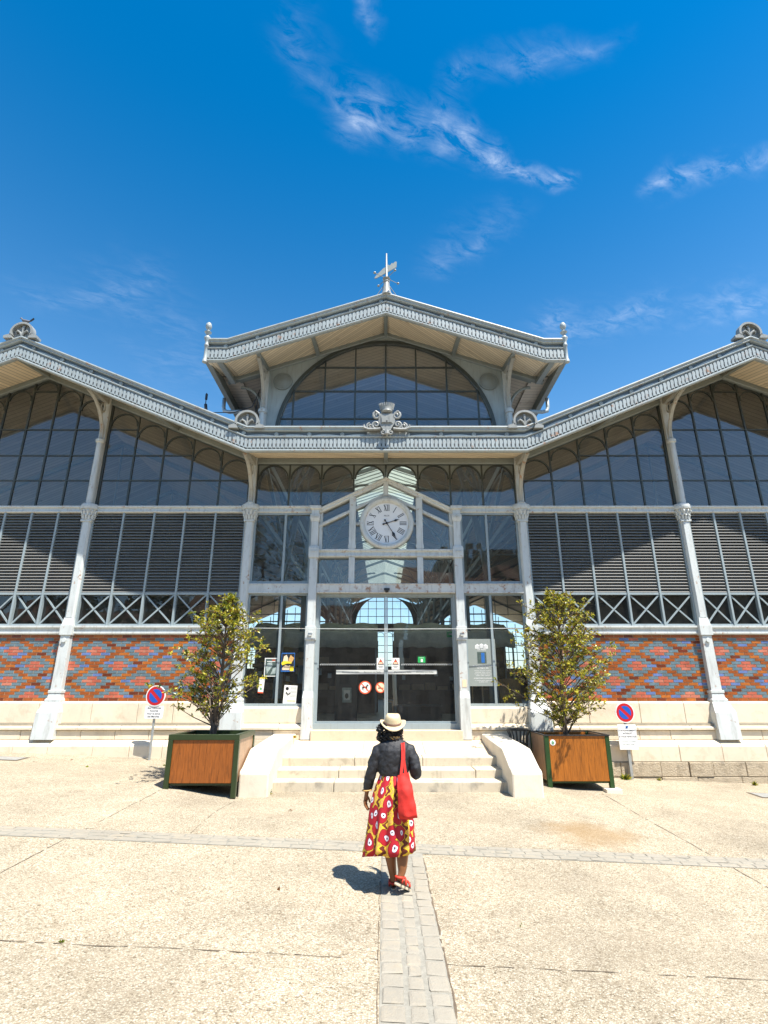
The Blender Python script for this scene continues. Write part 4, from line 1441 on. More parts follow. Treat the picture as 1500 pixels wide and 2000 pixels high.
for s in (-1, 1): b.box(min(s * 1.65, s * 1.735), max(s * 1.65, s * 1.735), -0.06, 0.04, 5.29, 6.30)
pd = b.build('pediment_frame', M['paint'], hall, bevel=0.005)
pl = [(-1.70, 5.29), (1.70, 5.29), (1.70, zped(1.7)), (0, zped(0)), (-1.70, zped(1.7))]
gp = MB(); gp.add([(x, 0.02, z) for x, z in pl], [(0, 1, 2, 3, 4)]); gp.build('pane', M['glass_up'], pd, recalc=False)
b = MB(); mould(b, -PX + 0.09, PX - 0.09, 5.09, 0.20, dy=-0.03); b.build('clock_sill', M['paint'], hall)
b = MB(); b.box(-PX + 0.1, PX - 0.1, -0.16, 0.05, 4.17, 4.40); b.box(-PX + 0.1, PX - 0.1, -0.175, -0.16, 4.17, 4.195); b.box(-PX + 0.1, PX - 0.1, -0.175, -0.16, 4.375, 4.40)
b.build('door_lintel', M['rusty'], hall, bevel=0.006)
gp = MB(); gp.add([(-1.72, 0.02, 4.40), (1.72, 0.02, 4.40), (1.72, 0.02, 5.09), (-1.72, 0.02, 5.09)], [(0, 1, 2, 3)])
tw = MB(); tw.box(-1.73, 1.73, -0.03, 0.05, 4.401, 4.43); tw.box(-1.73, 1.73, -0.03, 0.05, 5.06, 5.089)
two = tw.build('transom_window', M['beam'], hall)
gp.build('pane', M['glass_up'], two, recalc=False)
b = MB()
b.lathe([(0.001, -0.055), (0.03, -0.05), (0.045, -0.02), (0.045, 0.0)], (0.02, -0.20, 4.22), 12)
b.box(-0.05, 0.09, -0.23, -0.176, 4.225, 4.275)
b.build('door_sensor', M['dark_metal'], hall, autosmooth=40)

# clock
CX_, CZ_ = 0.02, 5.99
b = MB()
b.lathe([(0.56, -0.03), (0.56, -0.075), (0.575, -0.10), (0.60, -0.135), (0.645, -0.15), (0.68, -0.135), (0.70, -0.09), (0.705, 0.02), (0.6, 0.02)], (CX_, -0.06, CZ_), 56, axis='y')
b.prism([(CX_ - 0.45, CZ_ + 0.50), (CX_ + 0.45, CZ_ + 0.50), (CX_ + 0.30, CZ_ + 0.66), (CX_, CZ_ + 0.83), (CX_ - 0.30, CZ_ + 0.66)], -0.075, -0.01)
ck = b.build('clock', M['paint'], hall, autosmooth=30)
b = MB()
b.lathe([(0.001, 0.0), (0.565, 0.0), (0.565, 0.04), (0.001, 0.04)], (CX_, -0.105, CZ_), 56, axis='y')
b.build('clock_dial', M['white'], ck)
b = MB()
def stroke(b, c, ang, pts, w, y=-0.1075):
    """thick line of a numeral in the tilted frame of its hour"""
    (xa, za), (xb, zb) = pts
    L = math.hypot(xb - xa, zb - za)
    px, pz = -(zb - za) / L * w / 2, (xb - xa) / L * w / 2
    q = [(xa + px, za + pz), (xb + px, zb + pz), (xb - px, zb - pz), (xa - px, za - pz)]
    ca, sa = math.cos(ang), math.sin(ang)
    q = [(c[0] + x * ca - z * sa, c[1] + x * sa + z * ca) for x, z in q]
    b.add([(x, y, z) for x, z in q], [(0, 1, 2, 3)])
H2 = 0.082
for hnum, s in enumerate(['I', 'II', 'III', 'IIII', 'V', 'VI', 'VII', 'VIII', 'IX', 'X', 'XI', 'XII'], 1):
    a = R(90 - 30 * hnum)
    c = (CX_ + 0.425 * math.cos(a), CZ_ + 0.425 * math.sin(a))
    rot = a - R(90) if hnum not in (4, 5, 6, 7, 8) else a + R(90)
    wd = {'I': 0.038, 'V': 0.085, 'X': 0.085}
    tot = sum(wd[q] for q in s)
    x = -tot / 2
    for q in s:
        w = wd[q]
        m_ = x + w / 2
        if q == 'I':
            stroke(b, c, rot, [(m_, -H2), (m_, H2)], 0.017)
        elif q == 'V':
            stroke(b, c, rot, [(x + 0.008, H2), (m_ + 0.004, -H2)], 0.022); stroke(b, c, rot, [(x + w - 0.012, H2), (m_, -H2)], 0.009)
        else:
            stroke(b, c, rot, [(x + 0.012, H2), (x + w - 0.012, -H2)], 0.022); stroke(b, c, rot, [(x + w - 0.014, H2), (x + 0.014, -H2)], 0.009)
        x += w
    stroke(b, c, rot, [(-tot / 2 + 0.004, H2), (tot / 2 - 0.004, H2)], 0.006, -0.1072); stroke(b, c, rot, [(-tot / 2 + 0.004, -H2), (tot / 2 - 0.004, -H2)], 0.006, -0.1072)
b.text('PILOS', CX_, -0.1075, CZ_ + 0.205, 0.055, 0, bold=0.012)
b.build('clock_numerals', M['black'], ck, recalc=False)
def hand(ang, L, tail, w, y):
    b = MB()
    pts = [(0.010, -tail * 0.4), (0.028, -tail * 0.8), (0.0, -tail), (-0.028, -tail * 0.8), (-0.010, -tail * 0.4), (-0.008, L * 0.55), (-w, L * 0.68), (-0.006, L * 0.86), (0, L), (0.006, L * 0.86), (w, L * 0.68), (0.008, L * 0.55)]
    ca, sa = math.cos(-ang), math.sin(-ang)
    b.prism([(CX_ + x * ca - z * sa, CZ_ + x * sa + z * ca) for x, z in pts], y - 0.006, y)
    return b
for nm, ang, L, w, y in (('hour_hand', 72, 0.36, 0.034, -0.125), ('minute_hand', 149, 0.50, 0.036, -0.138)):
    b = hand(R(ang), L, 0.12, w, y)
    if nm == 'minute_hand': b.lathe([(0.03, -0.01), (0.03, 0.02)], (CX_, -0.136, CZ_), 14, axis='y')
    b.build(nm, M['black'], ck)

# sliding doors
b = MB()
b.box(-PX + 0.1, -PX + 0.17, -0.06, 0.05, 1.0, 4.17); b.box(PX - 0.17, PX - 0.1, -0.06, 0.05, 1.0, 4.17)
b.box(-PX + 0.17, PX - 0.17, -0.06, 0.05, 4.10, 4.17); b.box(-PX + 0.1, PX - 0.1, -0.07, 0.06, 1.0, 1.135)
b.build('door_frame', M['bluegrey'], hall, bevel=0.004)
doors = {}
for s in (-1, 1):
    b = MB()
    x0, x1 = sorted([0.006 * s, s * (PX - 0.17)])
    e = 0.035
    b.box(x0, x0 + e, -0.02, 0.02, 1.14, 4.10); b.box(x1 - e, x1, -0.02, 0.02, 1.14, 4.10)
    b.box(x0 + e, x1 - e, -0.018, 0.018, 1.14, 1.18); b.box(x0 + e, x1 - e, -0.018, 0.018, 4.07, 4.10)
    d = b.build('door_leaf', M['bluegrey'], hall)
    doors[s] = d
    gp = MB(); gp.add([(x0 + e, 0.0, 1.18), (x1 - e, 0.0, 1.18), (x1 - e, 0.0, 4.07), (x0 + e, 0.0, 4.07)], [(0, 1, 2, 3)])
    gp.build('pane', M['glass'], d, recalc=False)
YG = -0.006
def flat(b, x0, x1, z0, z1, y, m=0): b.box(x0, x1, y, y + 0.0025, z0, z1, m)
for s, cx in ((-1, -0.13), (1, 0.23)):
    b = MB()
    flat(b, cx - 0.095, cx + 0.095, 2.34, 2.61, YG)
    b.prism([(cx - 0.078, 2.455), (cx + 0.078, 2.455), (cx, 2.59)], YG - 0.002, YG - 0.0005, 2)
    b.prism([(cx - 0.06, 2.470), (cx + 0.06, 2.470), (cx, 2.575)], YG - 0.004, YG - 0.0022, 1)
    b.prism([(cx - 0.052, 2.475), (cx + 0.052, 2.475), (cx + 0.033, 2.508), (cx - 0.033, 2.508)], YG - 0.006, YG - 0.0042, 3)
    flat(b, cx - 0.06, cx + 0.06, 2.415, 2.424, YG - 0.003, 2); flat(b, cx - 0.045, cx + 0.045, 2.385, 2.391, YG - 0.003, 2)
    tag(b.build('warning_sticker', [M['paper'], M['orange_red'], M['black'], M['print_peach']], doors[s]), 'white sticker with an orange warning triangle')
    b = MB()                                                                                   # row of frosted dots at eye height
    xa = -1.58 if s < 0 else 0.06
    while xa < (-0.06 if s < 0 else 1.58):
        if not (cx - 0.10 < xa < cx + 0.10):
            b.lathe([(0.001, 0), (0.019, 0), (0.019, 0.0012), (0.001, 0.0012)], (xa, YG, 2.455), 10, axis='y')
            b.lathe([(0.001, 0), (0.010, 0), (0.010, 0.0012), (0.001, 0.0012)], (xa + 0.027, YG, 2.475), 8, axis='y')
        xa += 0.054
    tag(b.build('dotted_band', M['frost_dim'], doors[s]), 'row of small frosted dots')
    b = MB()
    x0, x1 = ((-1.20, -0.045) if s < 0 else (0.045, 1.22))
    flat(b, x0, x1, 2.235, 2.33, YG, 0)
    for k in (0.30, 0.75):
        b.text('Bienvenue aux Halles', x0 + (x1 - x0) * k, YG - 0.002, 2.282, 0.048, 1, shear=0.35)
    tag(b.build('welcome_band', [M['frost'], M['print_dark']], doors[s]), 'frosted band reading Bienvenue aux Halles')
def round_sign(name, cx, cz, r, mats):
    b = MB()
    b.lathe([(0.001, 0), (r, 0), (r, 0.002), (0.001, 0.002)], (cx, YG - 0.0005, cz), 28, m=0, axis='y')
    b.lathe([(0.001, 0), (r * 0.80, 0), (r * 0.80, 0.0012), (0.001, 0.0012)], (cx, YG - 0.0025, cz), 28, m=1, axis='y')
    return b
def slash(b, cx, cz, r, w, y, m):
    c = math.sqrt(0.5)
    b.prism([(cx - r * c - w * c, cz + r * c - w * c), (cx - r * c + w * c, cz + r * c + w * c), (cx + r * c + w * c, cz - r * c + w * c), (cx + r * c - w * c, cz - r * c - w * c)], y - 0.0012, y, m)
b = round_sign('x', -0.50, 1.93, 0.15, 0)
dog = [(-0.62, -0.10), (-0.55, 0.10), (-0.48, 0.16), (0.18, 0.18), (0.34, 0.50), (0.30, 0.62), (0.42, 0.52), (0.66, 0.44), (0.64, 0.32), (0.46, 0.26), (0.40, 0.0), (0.42, -0.55), (0.28, -0.55), (0.22, -0.12), (-0.20, -0.10), (-0.36, -0.22),
       (-0.30, -0.55), (-0.44, -0.55), (-0.52, -0.18), (-0.56, -0.02), (-0.66, -0.30), (-0.72, -0.32)]
b.prism([(-0.50 + x * 0.125, 1.93 + z * 0.125) for x, z in dog], YG - 0.0046, YG - 0.0038, 2)
slash(b, -0.50, 1.93, 0.125, 0.011, YG - 0.005, 0)
tag(b.build('no_dogs_sticker', [M['orange_red'], M['paper'], M['black']], doors[-1], recalc=True), 'round red and white no dogs sticker')
b = round_sign('x', -0.13, 1.93, 0.125, 0)
flat(b, -0.19, -0.09, 1.905, 1.925, YG - 0.0046, 2); flat(b, -0.088, -0.06, 1.905, 1.925, YG - 0.0046, 0)
slash(b, -0.13, 1.93, 0.105, 0.010, YG - 0.006, 0)
tag(b.build('no_smoking_sticker', [M['orange_red'], M['print_peach'], M['black']], doors[-1]), 'round red and white no smoking sticker')
b = MB()
flat(b, 0.77, 0.95, 2.50, 2.64, YG, 0); flat(b, 0.84, 0.89, 2.515, 2.585, YG - 0.003, 1); b.text('SORTIE', 0.86, YG - 0.002, 2.615, 0.032, 1)
tag(b.build('green_exit_sticker', [M['green_sign'], M['paper']], doors[1]), 'small green exit sticker')
b = MB(); b.tube([(-3.3, -0.30, 3.29), (-1.83, -0.33, 3.272), (0, -0.36, 3.258), (1.83, -0.33, 3.27), (3.3, -0.30, 3.285)], 0.008, 5)
b.build('cable', M['paint'], hall)
b = MB()
b.tube([(-4.72, -1.0, 9.30), (-4.72, -0.98, 8.95)], 0.012, 6); b.tube([(-4.72, -0.98, 9.28), (-4.72, -0.98, 9.12)], 0.032, 7); b.tube([(-4.72, -0.98, 8.98), (-4.69, -0.98, 8.80)], 0.04, 7); b.tube([(-4.70, -0.98, 8.82), (-4.66, -0.98, 8.45)], 0.012, 6)
b.tube([(-6.2, -1.2, 9.25), (-4.62, -0.9, 8.78), (-4.1, -0.5, 9.0), (-3.7, -0.2, 9.35), (-3.55, -0.15, 9.9)], 0.012, 6)
b.tube([(-3.55, -0.16, 9.9), (-3.6, -0.2, 9.2), (-3.66, -0.3, 8.7), (-3.45, -0.25, 8.2), (-3.3, -0.2, 7.95)], 0.011, 6)
b.build('hanging_cable', M['black'], hall)

# --- inside: floor, iron columns, rear front
b = MB(); b.box(-15.7, 15.7, 0.13, DEP, 0.3, 1.0); b.build('hall_floor', M['floor'], hall)
for s in (-1, 1):
    b = MB(); b.box(min(s * 15.75, s * 15.95), max(s * 15.75, s * 15.95), 0.1, 6.5, -0.8, 1.6); b.box(min(s * 15.75, s * 15.95), max(s * 15.75, s * 15.95), 6.5, DEP, -0.8, 8.2); b.build('side_wall', M['inner_wall'], hall)
    b = MB()
    for k in range(8): b.box(s * 15.85 - 0.04, s * 15.85 + 0.04, 0.12 + k * 0.9, 0.17 + k * 0.9, 1.6, 7.75)
    for z in (1.62, 3.2, 4.7, 6.2, 7.7): b.box(s * 15.85 - 0.03, s * 15.85 + 0.03, 0.1, 6.5, z, z + 0.06)
    sw = b.build('added_light_opening', M['iron_in'], hall)  # added out of view, lets sunlight in to brighten the aisle ceilings
    b = MB(); b.add([(s * 15.85, 0.1, 1.6), (s * 15.85, 6.5, 1.6), (s * 15.85, 6.5, 7.75), (s * 15.85, 0.1, 7.75)], [(0, 1, 2, 3)]); b.build('pane', M['glass'], sw, recalc=False)
def make_icol():
    b = MB()
    b.lathe([(0.20, 1.0), (0.20, 1.35), (0.15, 1.45), (0.13, 3.0), (0.12, 6.0), (0.16, 6.05), (0.13, 6.10), (0.14, 6.2), (0.24, 6.40), (0.24, 6.46), (0.12, 6.5), (0.11, 9.2), (0.16, 9.3), (0.16, 9.45)], (0, 0, 0), 14)
    return b.build('interior_column', M['iron_in'], hall, autosmooth=40)
ic0 = make_icol()
first = True
ROWY = [4.6 + 4.9 * k for k in range(8)]
for s in (-1, 1):
    for y in ROWY:
        c = ic0 if first else copy_tree(ic0, hall)
        first = False
        c.location = (s * 3.45, y, 0)
for s in (-1, 1):
    b = MB()
    for i, y in enumerate([0.0] + ROWY):
        y1 = ROWY[i] if i < len(ROWY) else DEP - 0.2
        if y1 <= y: continue
        m_, r = (y + y1) / 2, (y1 - y) / 2 - 0.12
        # arcade arch between columns with ring spandrels
        po = [(s * 3.45, m_ - r * math.cos(R(180 * q / 16)), 7.0 + 1.05 * math.sin(R(180 * q / 16))) for q in range(17)]
        b.tube(po, 0.06, 6)
        for e in (y + 0.55, y1 - 0.55):
            b.tube([(s * 3.45, e + 0.22 * math.cos(R(30 * q)), 7.78 + 0.22 * math.sin(R(30 * q))) for q in range(13)], 0.03, 5)
    b.box(s * 3.45 - 0.07, s * 3.45 + 0.07, 0.1, DEP - 0.2, 8.1, 8.3)
    b.box(s * 3.45 - 0.06, s * 3.45 + 0.06, 0.1, DEP - 0.2, 6.35, 6.5)
    b.build('arcade_girder', M['iron_in'], hall)
    b = MB()                                                                                    # aisle trusses and struts
    for y in ROWY:
        xa, xb, xm = s * 3.5, s * 15.7, s * APX
        b.bar((xa, y, ZV + 0.1), (xm, y, zt(APX) + 0.12), 0.14, 0.09); b.bar((xm, y, zt(APX) + 0.12), (xb, y, zt(15.7) + 0.1), 0.14, 0.09)
        b.bar((xa, y, 6.6), (xb, y, 6.6), 0.07, 0.05) if False else None
        b.bar((xa, y, ZV - 0.2), (xb, y, zt(15.7) - 0.2), 0.05, 0.05)
        b.bar((xm, y, ZV - 0.3), (xm, y, zt(APX)), 0.05, 0.05)
        b.bar((xa, y, 6.4), (s * 6.4, y, zt(6.4) + 0.05), 0.10, 0.07)
        b.tube([(s * (3.6 + 1.6 * (1 - math.cos(R(9 * q)))), y, 6.5 + 1.6 * math.sin(R(9 * q))) for q in range(11)], 0.04, 6)
    b.build('aisle_truss', M['iron_in'], hall)
b = MB()
for y in ROWY:
    for s in (-1, 1):
        b.bar((s * 3.4, y, zu(3.4) + 0.05), (0, y, zu(0) + 0.05), 0.16, 0.10)
        b.tube([(s * (3.35 - 2.6 * (1 - math.cos(R(7.5 * q)))), y, 8.3 + 2.45 * math.sin(R(7.5 * q))) for q in range(13)], 0.06, 6)
        b.tube([(s * 2.75 + 0.28 * math.cos(R(30 * q)), y, 10.02 + 0.28 * math.sin(R(30 * q))) for q in range(13)], 0.035, 5)
        b.bar((s * 3.4, y, 8.3), (s * 1.9, y, zu(1.9)), 0.06, 0.06)
b.build('nave_truss', M['iron_in'], hall)
# longitudinal diagonal braces seen through the front windows
b = MB()
for s in (-1, 1):
    b.bar((s * 3.45, 4.6, 6.5), (s * 1.9, 1.2, 9.0), 0.14, 0.10); b.bar((s * 3.45, 4.6, 6.3), (s * 3.4, 0.2, 8.2), 0.10, 0.10)
    b.bar((s * 3.45, 4.6, 5.4), (s * 2.2, 0.4, 7.4), 0.10, 0.08)
b.build('front_brace', M['iron_in'], hall)
# rear front, a simpler twin of this one
b = MB()
Y = DEP
b.box(-15.7, -3.7, Y, Y + 0.15, 0.0, 4.0); b.box(3.7, 15.7, Y, Y + 0.15, 0.0, 4.0); b.box(-3.7, 3.7, Y, Y + 0.15, 0.0, 4.2)
ro = [(x, Y - 0.05, z) for x, z in outs]; ri = [(x, Y - 0.05, z) for x, z in ins]
b.loft([[o, i_, (i_[0], Y + 0.05, i_[2]), (o[0], Y + 0.05, o[2])] for o, i_ in zip(ro, ri)])
b.box(-3.6, 3.6, Y - 0.06, Y + 0.08, 7.7, 8.55)
for sgn in (-1, 1): b.box(min(sgn * 3.3, sgn * 3.75), max(sgn * 3.3, sgn * 3.75), Y - 0.08, Y + 0.1, 4.0, 10.6)
rw = b.build('rear_wall', M['inner_wall'], hall)
b = MB()
for k in range(-18, 19):
    x = k * 0.862
    if abs(x) > 3.7: b.box(x - 0.03, x + 0.03, Y - 0.03, Y + 0.03, 4.0, zt(x))
    else:
        b.box(x - 0.03, x + 0.03, Y - 0.03, Y + 0.03, 4.2, 7.7)
        if abs(x) < 3: b.box(x - 0.03, x + 0.03, Y - 0.03, Y + 0.03, 8.55, CZ + math.sqrt(RA ** 2 - x * x))
for z in (4.8, 5.6, 6.3, 7.2):
    b.box(-15.7, 15.7, Y - 0.025, Y + 0.025, z - 0.03, z + 0.03)
for z in (8.0, 8.8, 9.6):
    for s in (-1, 1):
        hw = (zt(APX) - z) / SL
        b.box(s * APX - hw, s * APX + hw, Y - 0.025, Y + 0.025, z - 0.03, z + 0.03)
for z in (9.3, 10.1, 10.9):
    hx = math.sqrt(RA ** 2 - (z - CZ) ** 2); b.box(-hx, hx, Y - 0.025, Y + 0.025, z - 0.03, z + 0.03)
for k in range(-4, 4): b.tube(arc((k + 0.5) * 0.862, 7.24, 0.41, 180, 0, 10, Y), 0.03, 5)
b.build('rear_mullions', M['iron_in'], rw)

# ------------------------------------------------------------------ market stalls behind the doors
def stall(x0, x1, y, label, sag):
    r = random.Random(int(x0 * 10) + 50)
    t = thing('market_stall', label, 'market stall', (HX + (x0 + x1) / 2, HY + y, 1.0), group='market stalls inside the hall')
    hw = (x1 - x0) / 2
    b = MB()
    n = 26
    top, front, low = [], [], []
    for i in range(n + 1):
        u = -hw + 2 * hw * i / n
        w = sag * math.sin(math.pi * i / n)
        top.append((u * 0.99, 1.6, 3.62 + 0.05 * math.sin(i * 0.9)))
        front.append((u, -0.1 + 0.02 * math.sin(i * 1.3), 3.0 - 0.04 * math.sin(i * 0.8) + w * 0.2))
        low.append((u, -0.16 + 0.03 * math.sin(i * 1.9), 2.52 - 0.05 * abs(math.sin(i * 0.8)) + r.uniform(-0.01, 0.01)))
    mid = [((a[0] + c[0]) / 2, (a[1] + c[1]) / 2, (a[2] + c[2]) / 2 - 0.05 + 0.04 * math.sin(k * 1.7)) for k, (a, c) in enumerate(zip(top, front))]
    b.loft([low, front, mid, top], closed=False, cap=False)
    a_ = b.build('awning', M['canvas'], t, smooth=True)
    so = a_.modifiers.new('thickness', 'SOLIDIFY'); so.thickness = 0.012
    b = MB()
    for sx_ in (-hw + 0.08, hw - 0.08):
        for yy in (0.0, 1.6): b.box(sx_ - 0.03, sx_ + 0.03, yy - 0.03, yy + 0.03, 0, 2.95 if yy == 0 else 3.58)
    b.box(-hw + 0.05, hw - 0.05, -0.03, 0.03, 2.90, 2.96)
    b.build('stall_frame', M['iron_in'], t)
    b = MB()
    b.box(-hw + 0.1, hw - 0.1, 0.1, 1.0, 0.0, 0.82); b.box(-hw + 0.05, hw - 0.05, 0.02, 1.05, 0.82, 0.88)
    b.build('counter', M['dark_wood'], t)
    b = MB(); b.box(-hw, hw, 1.7, 1.78, 0, 2.9); b.build('back_screen', M['dark_wood'], t)
    b = MB()
    k = -hw + 0.3
    while k < hw - 0.6:
        w = r.uniform(0.3, 0.75); z = 1.75 + r.uniform(-0.06, 0.25)
        b.box(k, k + w, 0.05, 0.07, z, z + r.uniform(0.13, 0.3)); k += w + r.uniform(0.1, 0.5)
    b.build('price_boards', [M['crate']], t)
    b = MB()
    k = -hw + 0.35
    while k < hw - 0.5:
        w = r.uniform(0.1, 0.24); z = 1.25 + r.uniform(-0.1, 0.4)
        b.box(k, k + w, 1.0, 1.02, z, z + w * 1.2); k += w + r.uniform(0.15, 0.5)
    b.build('price_cards', M['paper'], t)
    b = MB()
    k = -hw + 0.2
    while k < hw - 0.5:
        w = r.uniform(0.35, 0.5); h = r.uniform(0.12, 0.28)
        b.box(k, k + w, 0.25, 0.75, 0.885, 0.885 + h); k += w + r.uniform(0.04, 0.2)
    b.build('produce_boxes', M['crate'], t)
    return t
stall(-5.6, -0.30, 8.8, 'market stall with a grey canvas awning behind the left door leaf', 0.15)
stall(0.34, 5.2, 8.8, 'market stall with a grey canvas awning behind the right door leaf', 0.2)
t = thing('display_easel', 'narrow pale wooden easel standing just inside the doors', 'easel', (0.14, 14.3, 1.0))
b = MB(); b.bar((-0.10, 0, 0), (-0.065, 0.05, 0.62), 0.035, 0.03); b.bar((0.10, 0, 0), (0.065, 0.05, 0.62), 0.035, 0.03); b.bar((-0.085, 0.045, 0.60), (0.085, 0.045, 0.60), 0.04, 0.03); b.bar((-0.095, 0.012, 0.2), (0.095, 0.012, 0.2), 0.03, 0.03)
b.build('frame', M['crate'], t)
b = MB(); b.box(-0.06, 0.06, 0.03, 0.045, 0.22, 0.57); b.build('panel', M['print_dark'], t)
t = thing('display_cabinet', 'dark counter with a pale top inside the right door leaf', 'counter', (0.95, 15.6, 1.0))
b = MB(); b.box(-0.6, 0.6, 0, 0.5, 0, 0.45); b.build('body', M['dark_wood'], t)
b = MB(); b.box(-0.63, 0.63, -0.03, 0.53, 0.452, 0.49); b.build('top', M['inner_wall'], t)
t = thing('picture_frame', 'small grey framed picture on a dark panel behind the left door leaf', 'picture', (-0.95, 14.6, 1.75))
b = MB(); b.box(-0.12, 0.12, 0, 0.02, -0.18, 0.18); b.build('mount', M['print_mid'], t)
b = MB(); b.box(-0.08, 0.08, -0.004, -0.001, -0.12, 0.12); b.build('sheet', M['paper'], t)
b = MB(); b.ball((0, -0.004, -0.02), 0.05, 8, sc=(1, 0.1, 1.4)); b.build('image', M['black'], t)
tag(MB.build((lambda q: (q.box(-1.25, -0.68, 14.63, 14.68, 1.005, 2.45), q)[1])(MB()), 'display_board', M['dark_metal']), 'dark display board holding a small picture behind the left door leaf', 'display board')
t = thing('emergency_sign', 'bright green exit sign hanging inside the right door leaf', 'exit sign', (1.78, 14.6, 3.27))
b = MB(); b.box(-0.13, 0.13, 0, 0.04, -0.08, 0.08); b.build('casing', M['green_sign'], t)
b = MB(); b.prism([(-0.07, -0.02), (0.01, -0.02), (0.01, -0.05), (0.07, 0.0), (0.01, 0.05), (0.01, 0.02), (-0.07, 0.02)], -0.003, -0.001); b.build('arrow', M['paper'], t)
b = MB(); b.tube([(0, 0.02, 0.08), (0, 0.02, 4.9)], 0.008, 5); b.build('hanger', M['iron_in'], t)

# ------------------------------------------------------------------ entrance steps
t = thing('entrance_steps', 'worn cream stone steps with sloping cheek walls leading to the glass doors', 'steps', (0.1, 10.8, 0))
L0, L1 = -2.12, 2.14
rnd = random.Random(21)
def step(y0, y1, z0, z1, name):
    b = MB()
    x = L0
    while x < L1 - 0.02:
        w = rnd.uniform(1.0, 1.7)
        if x + w > L1 - 0.5: w = L1 - x
        q, h = rnd.uniform(-0.012, 0.012), rnd.uniform(-0.006, 0.004)
        b.box(x + 0.003, x + w - 0.003, y0 + q, y1, z0, z1 + h)
        x += w
    o = b.build(name, M['step'], t, bevel=0.018)
    return o
step(0.0, 0.46, -0.3, 0.302, 'step'); step(0.41, 0.95, -0.3, 0.452, 'step'); step(0.90, 1.4, -0.3, 0.612, 'step')
b = MB()
for xa, xb in ((L0, -0.55), (-0.546, 0.75), (0.754, L1)):
    for ya, yb in ((1.36, 1.98), (1.985, 2.60)):
        za, zb_ = 0.612 + (ya - 1.36) * 0.15, 0.612 + (yb - 1.36) * 0.15
        b.hexa([(xa, ya, 0), (xb, ya, 0), (xb, yb, 0), (xa, yb, 0), (xa, ya, za), (xb, ya, za), (xb, yb, zb_), (xa, yb, zb_)])
b.build('landing', M['landing'], t, bevel=0.008)
for s in (-1, 1):
    x0, x1 = (-2.62, -2.10) if s < 0 else (2.12, 2.66)
    b = MB()
    pr = [(-0.40, -0.3), (-0.42, 0.50), (-0.36, 0.545), (-0.26, 0.565), (0.25, 0.80), (0.33, 0.825), (2.54, 0.925), (2.54, -0.3)]
    xi0, xi1 = x0 + 0.015, x1 - 0.015
    b.loft([[(xx, y, z) for y, z in pr] for xx in (x0, x1)])
    b.build('cheek_wall', M['cheek'], t, bevel=0.03)

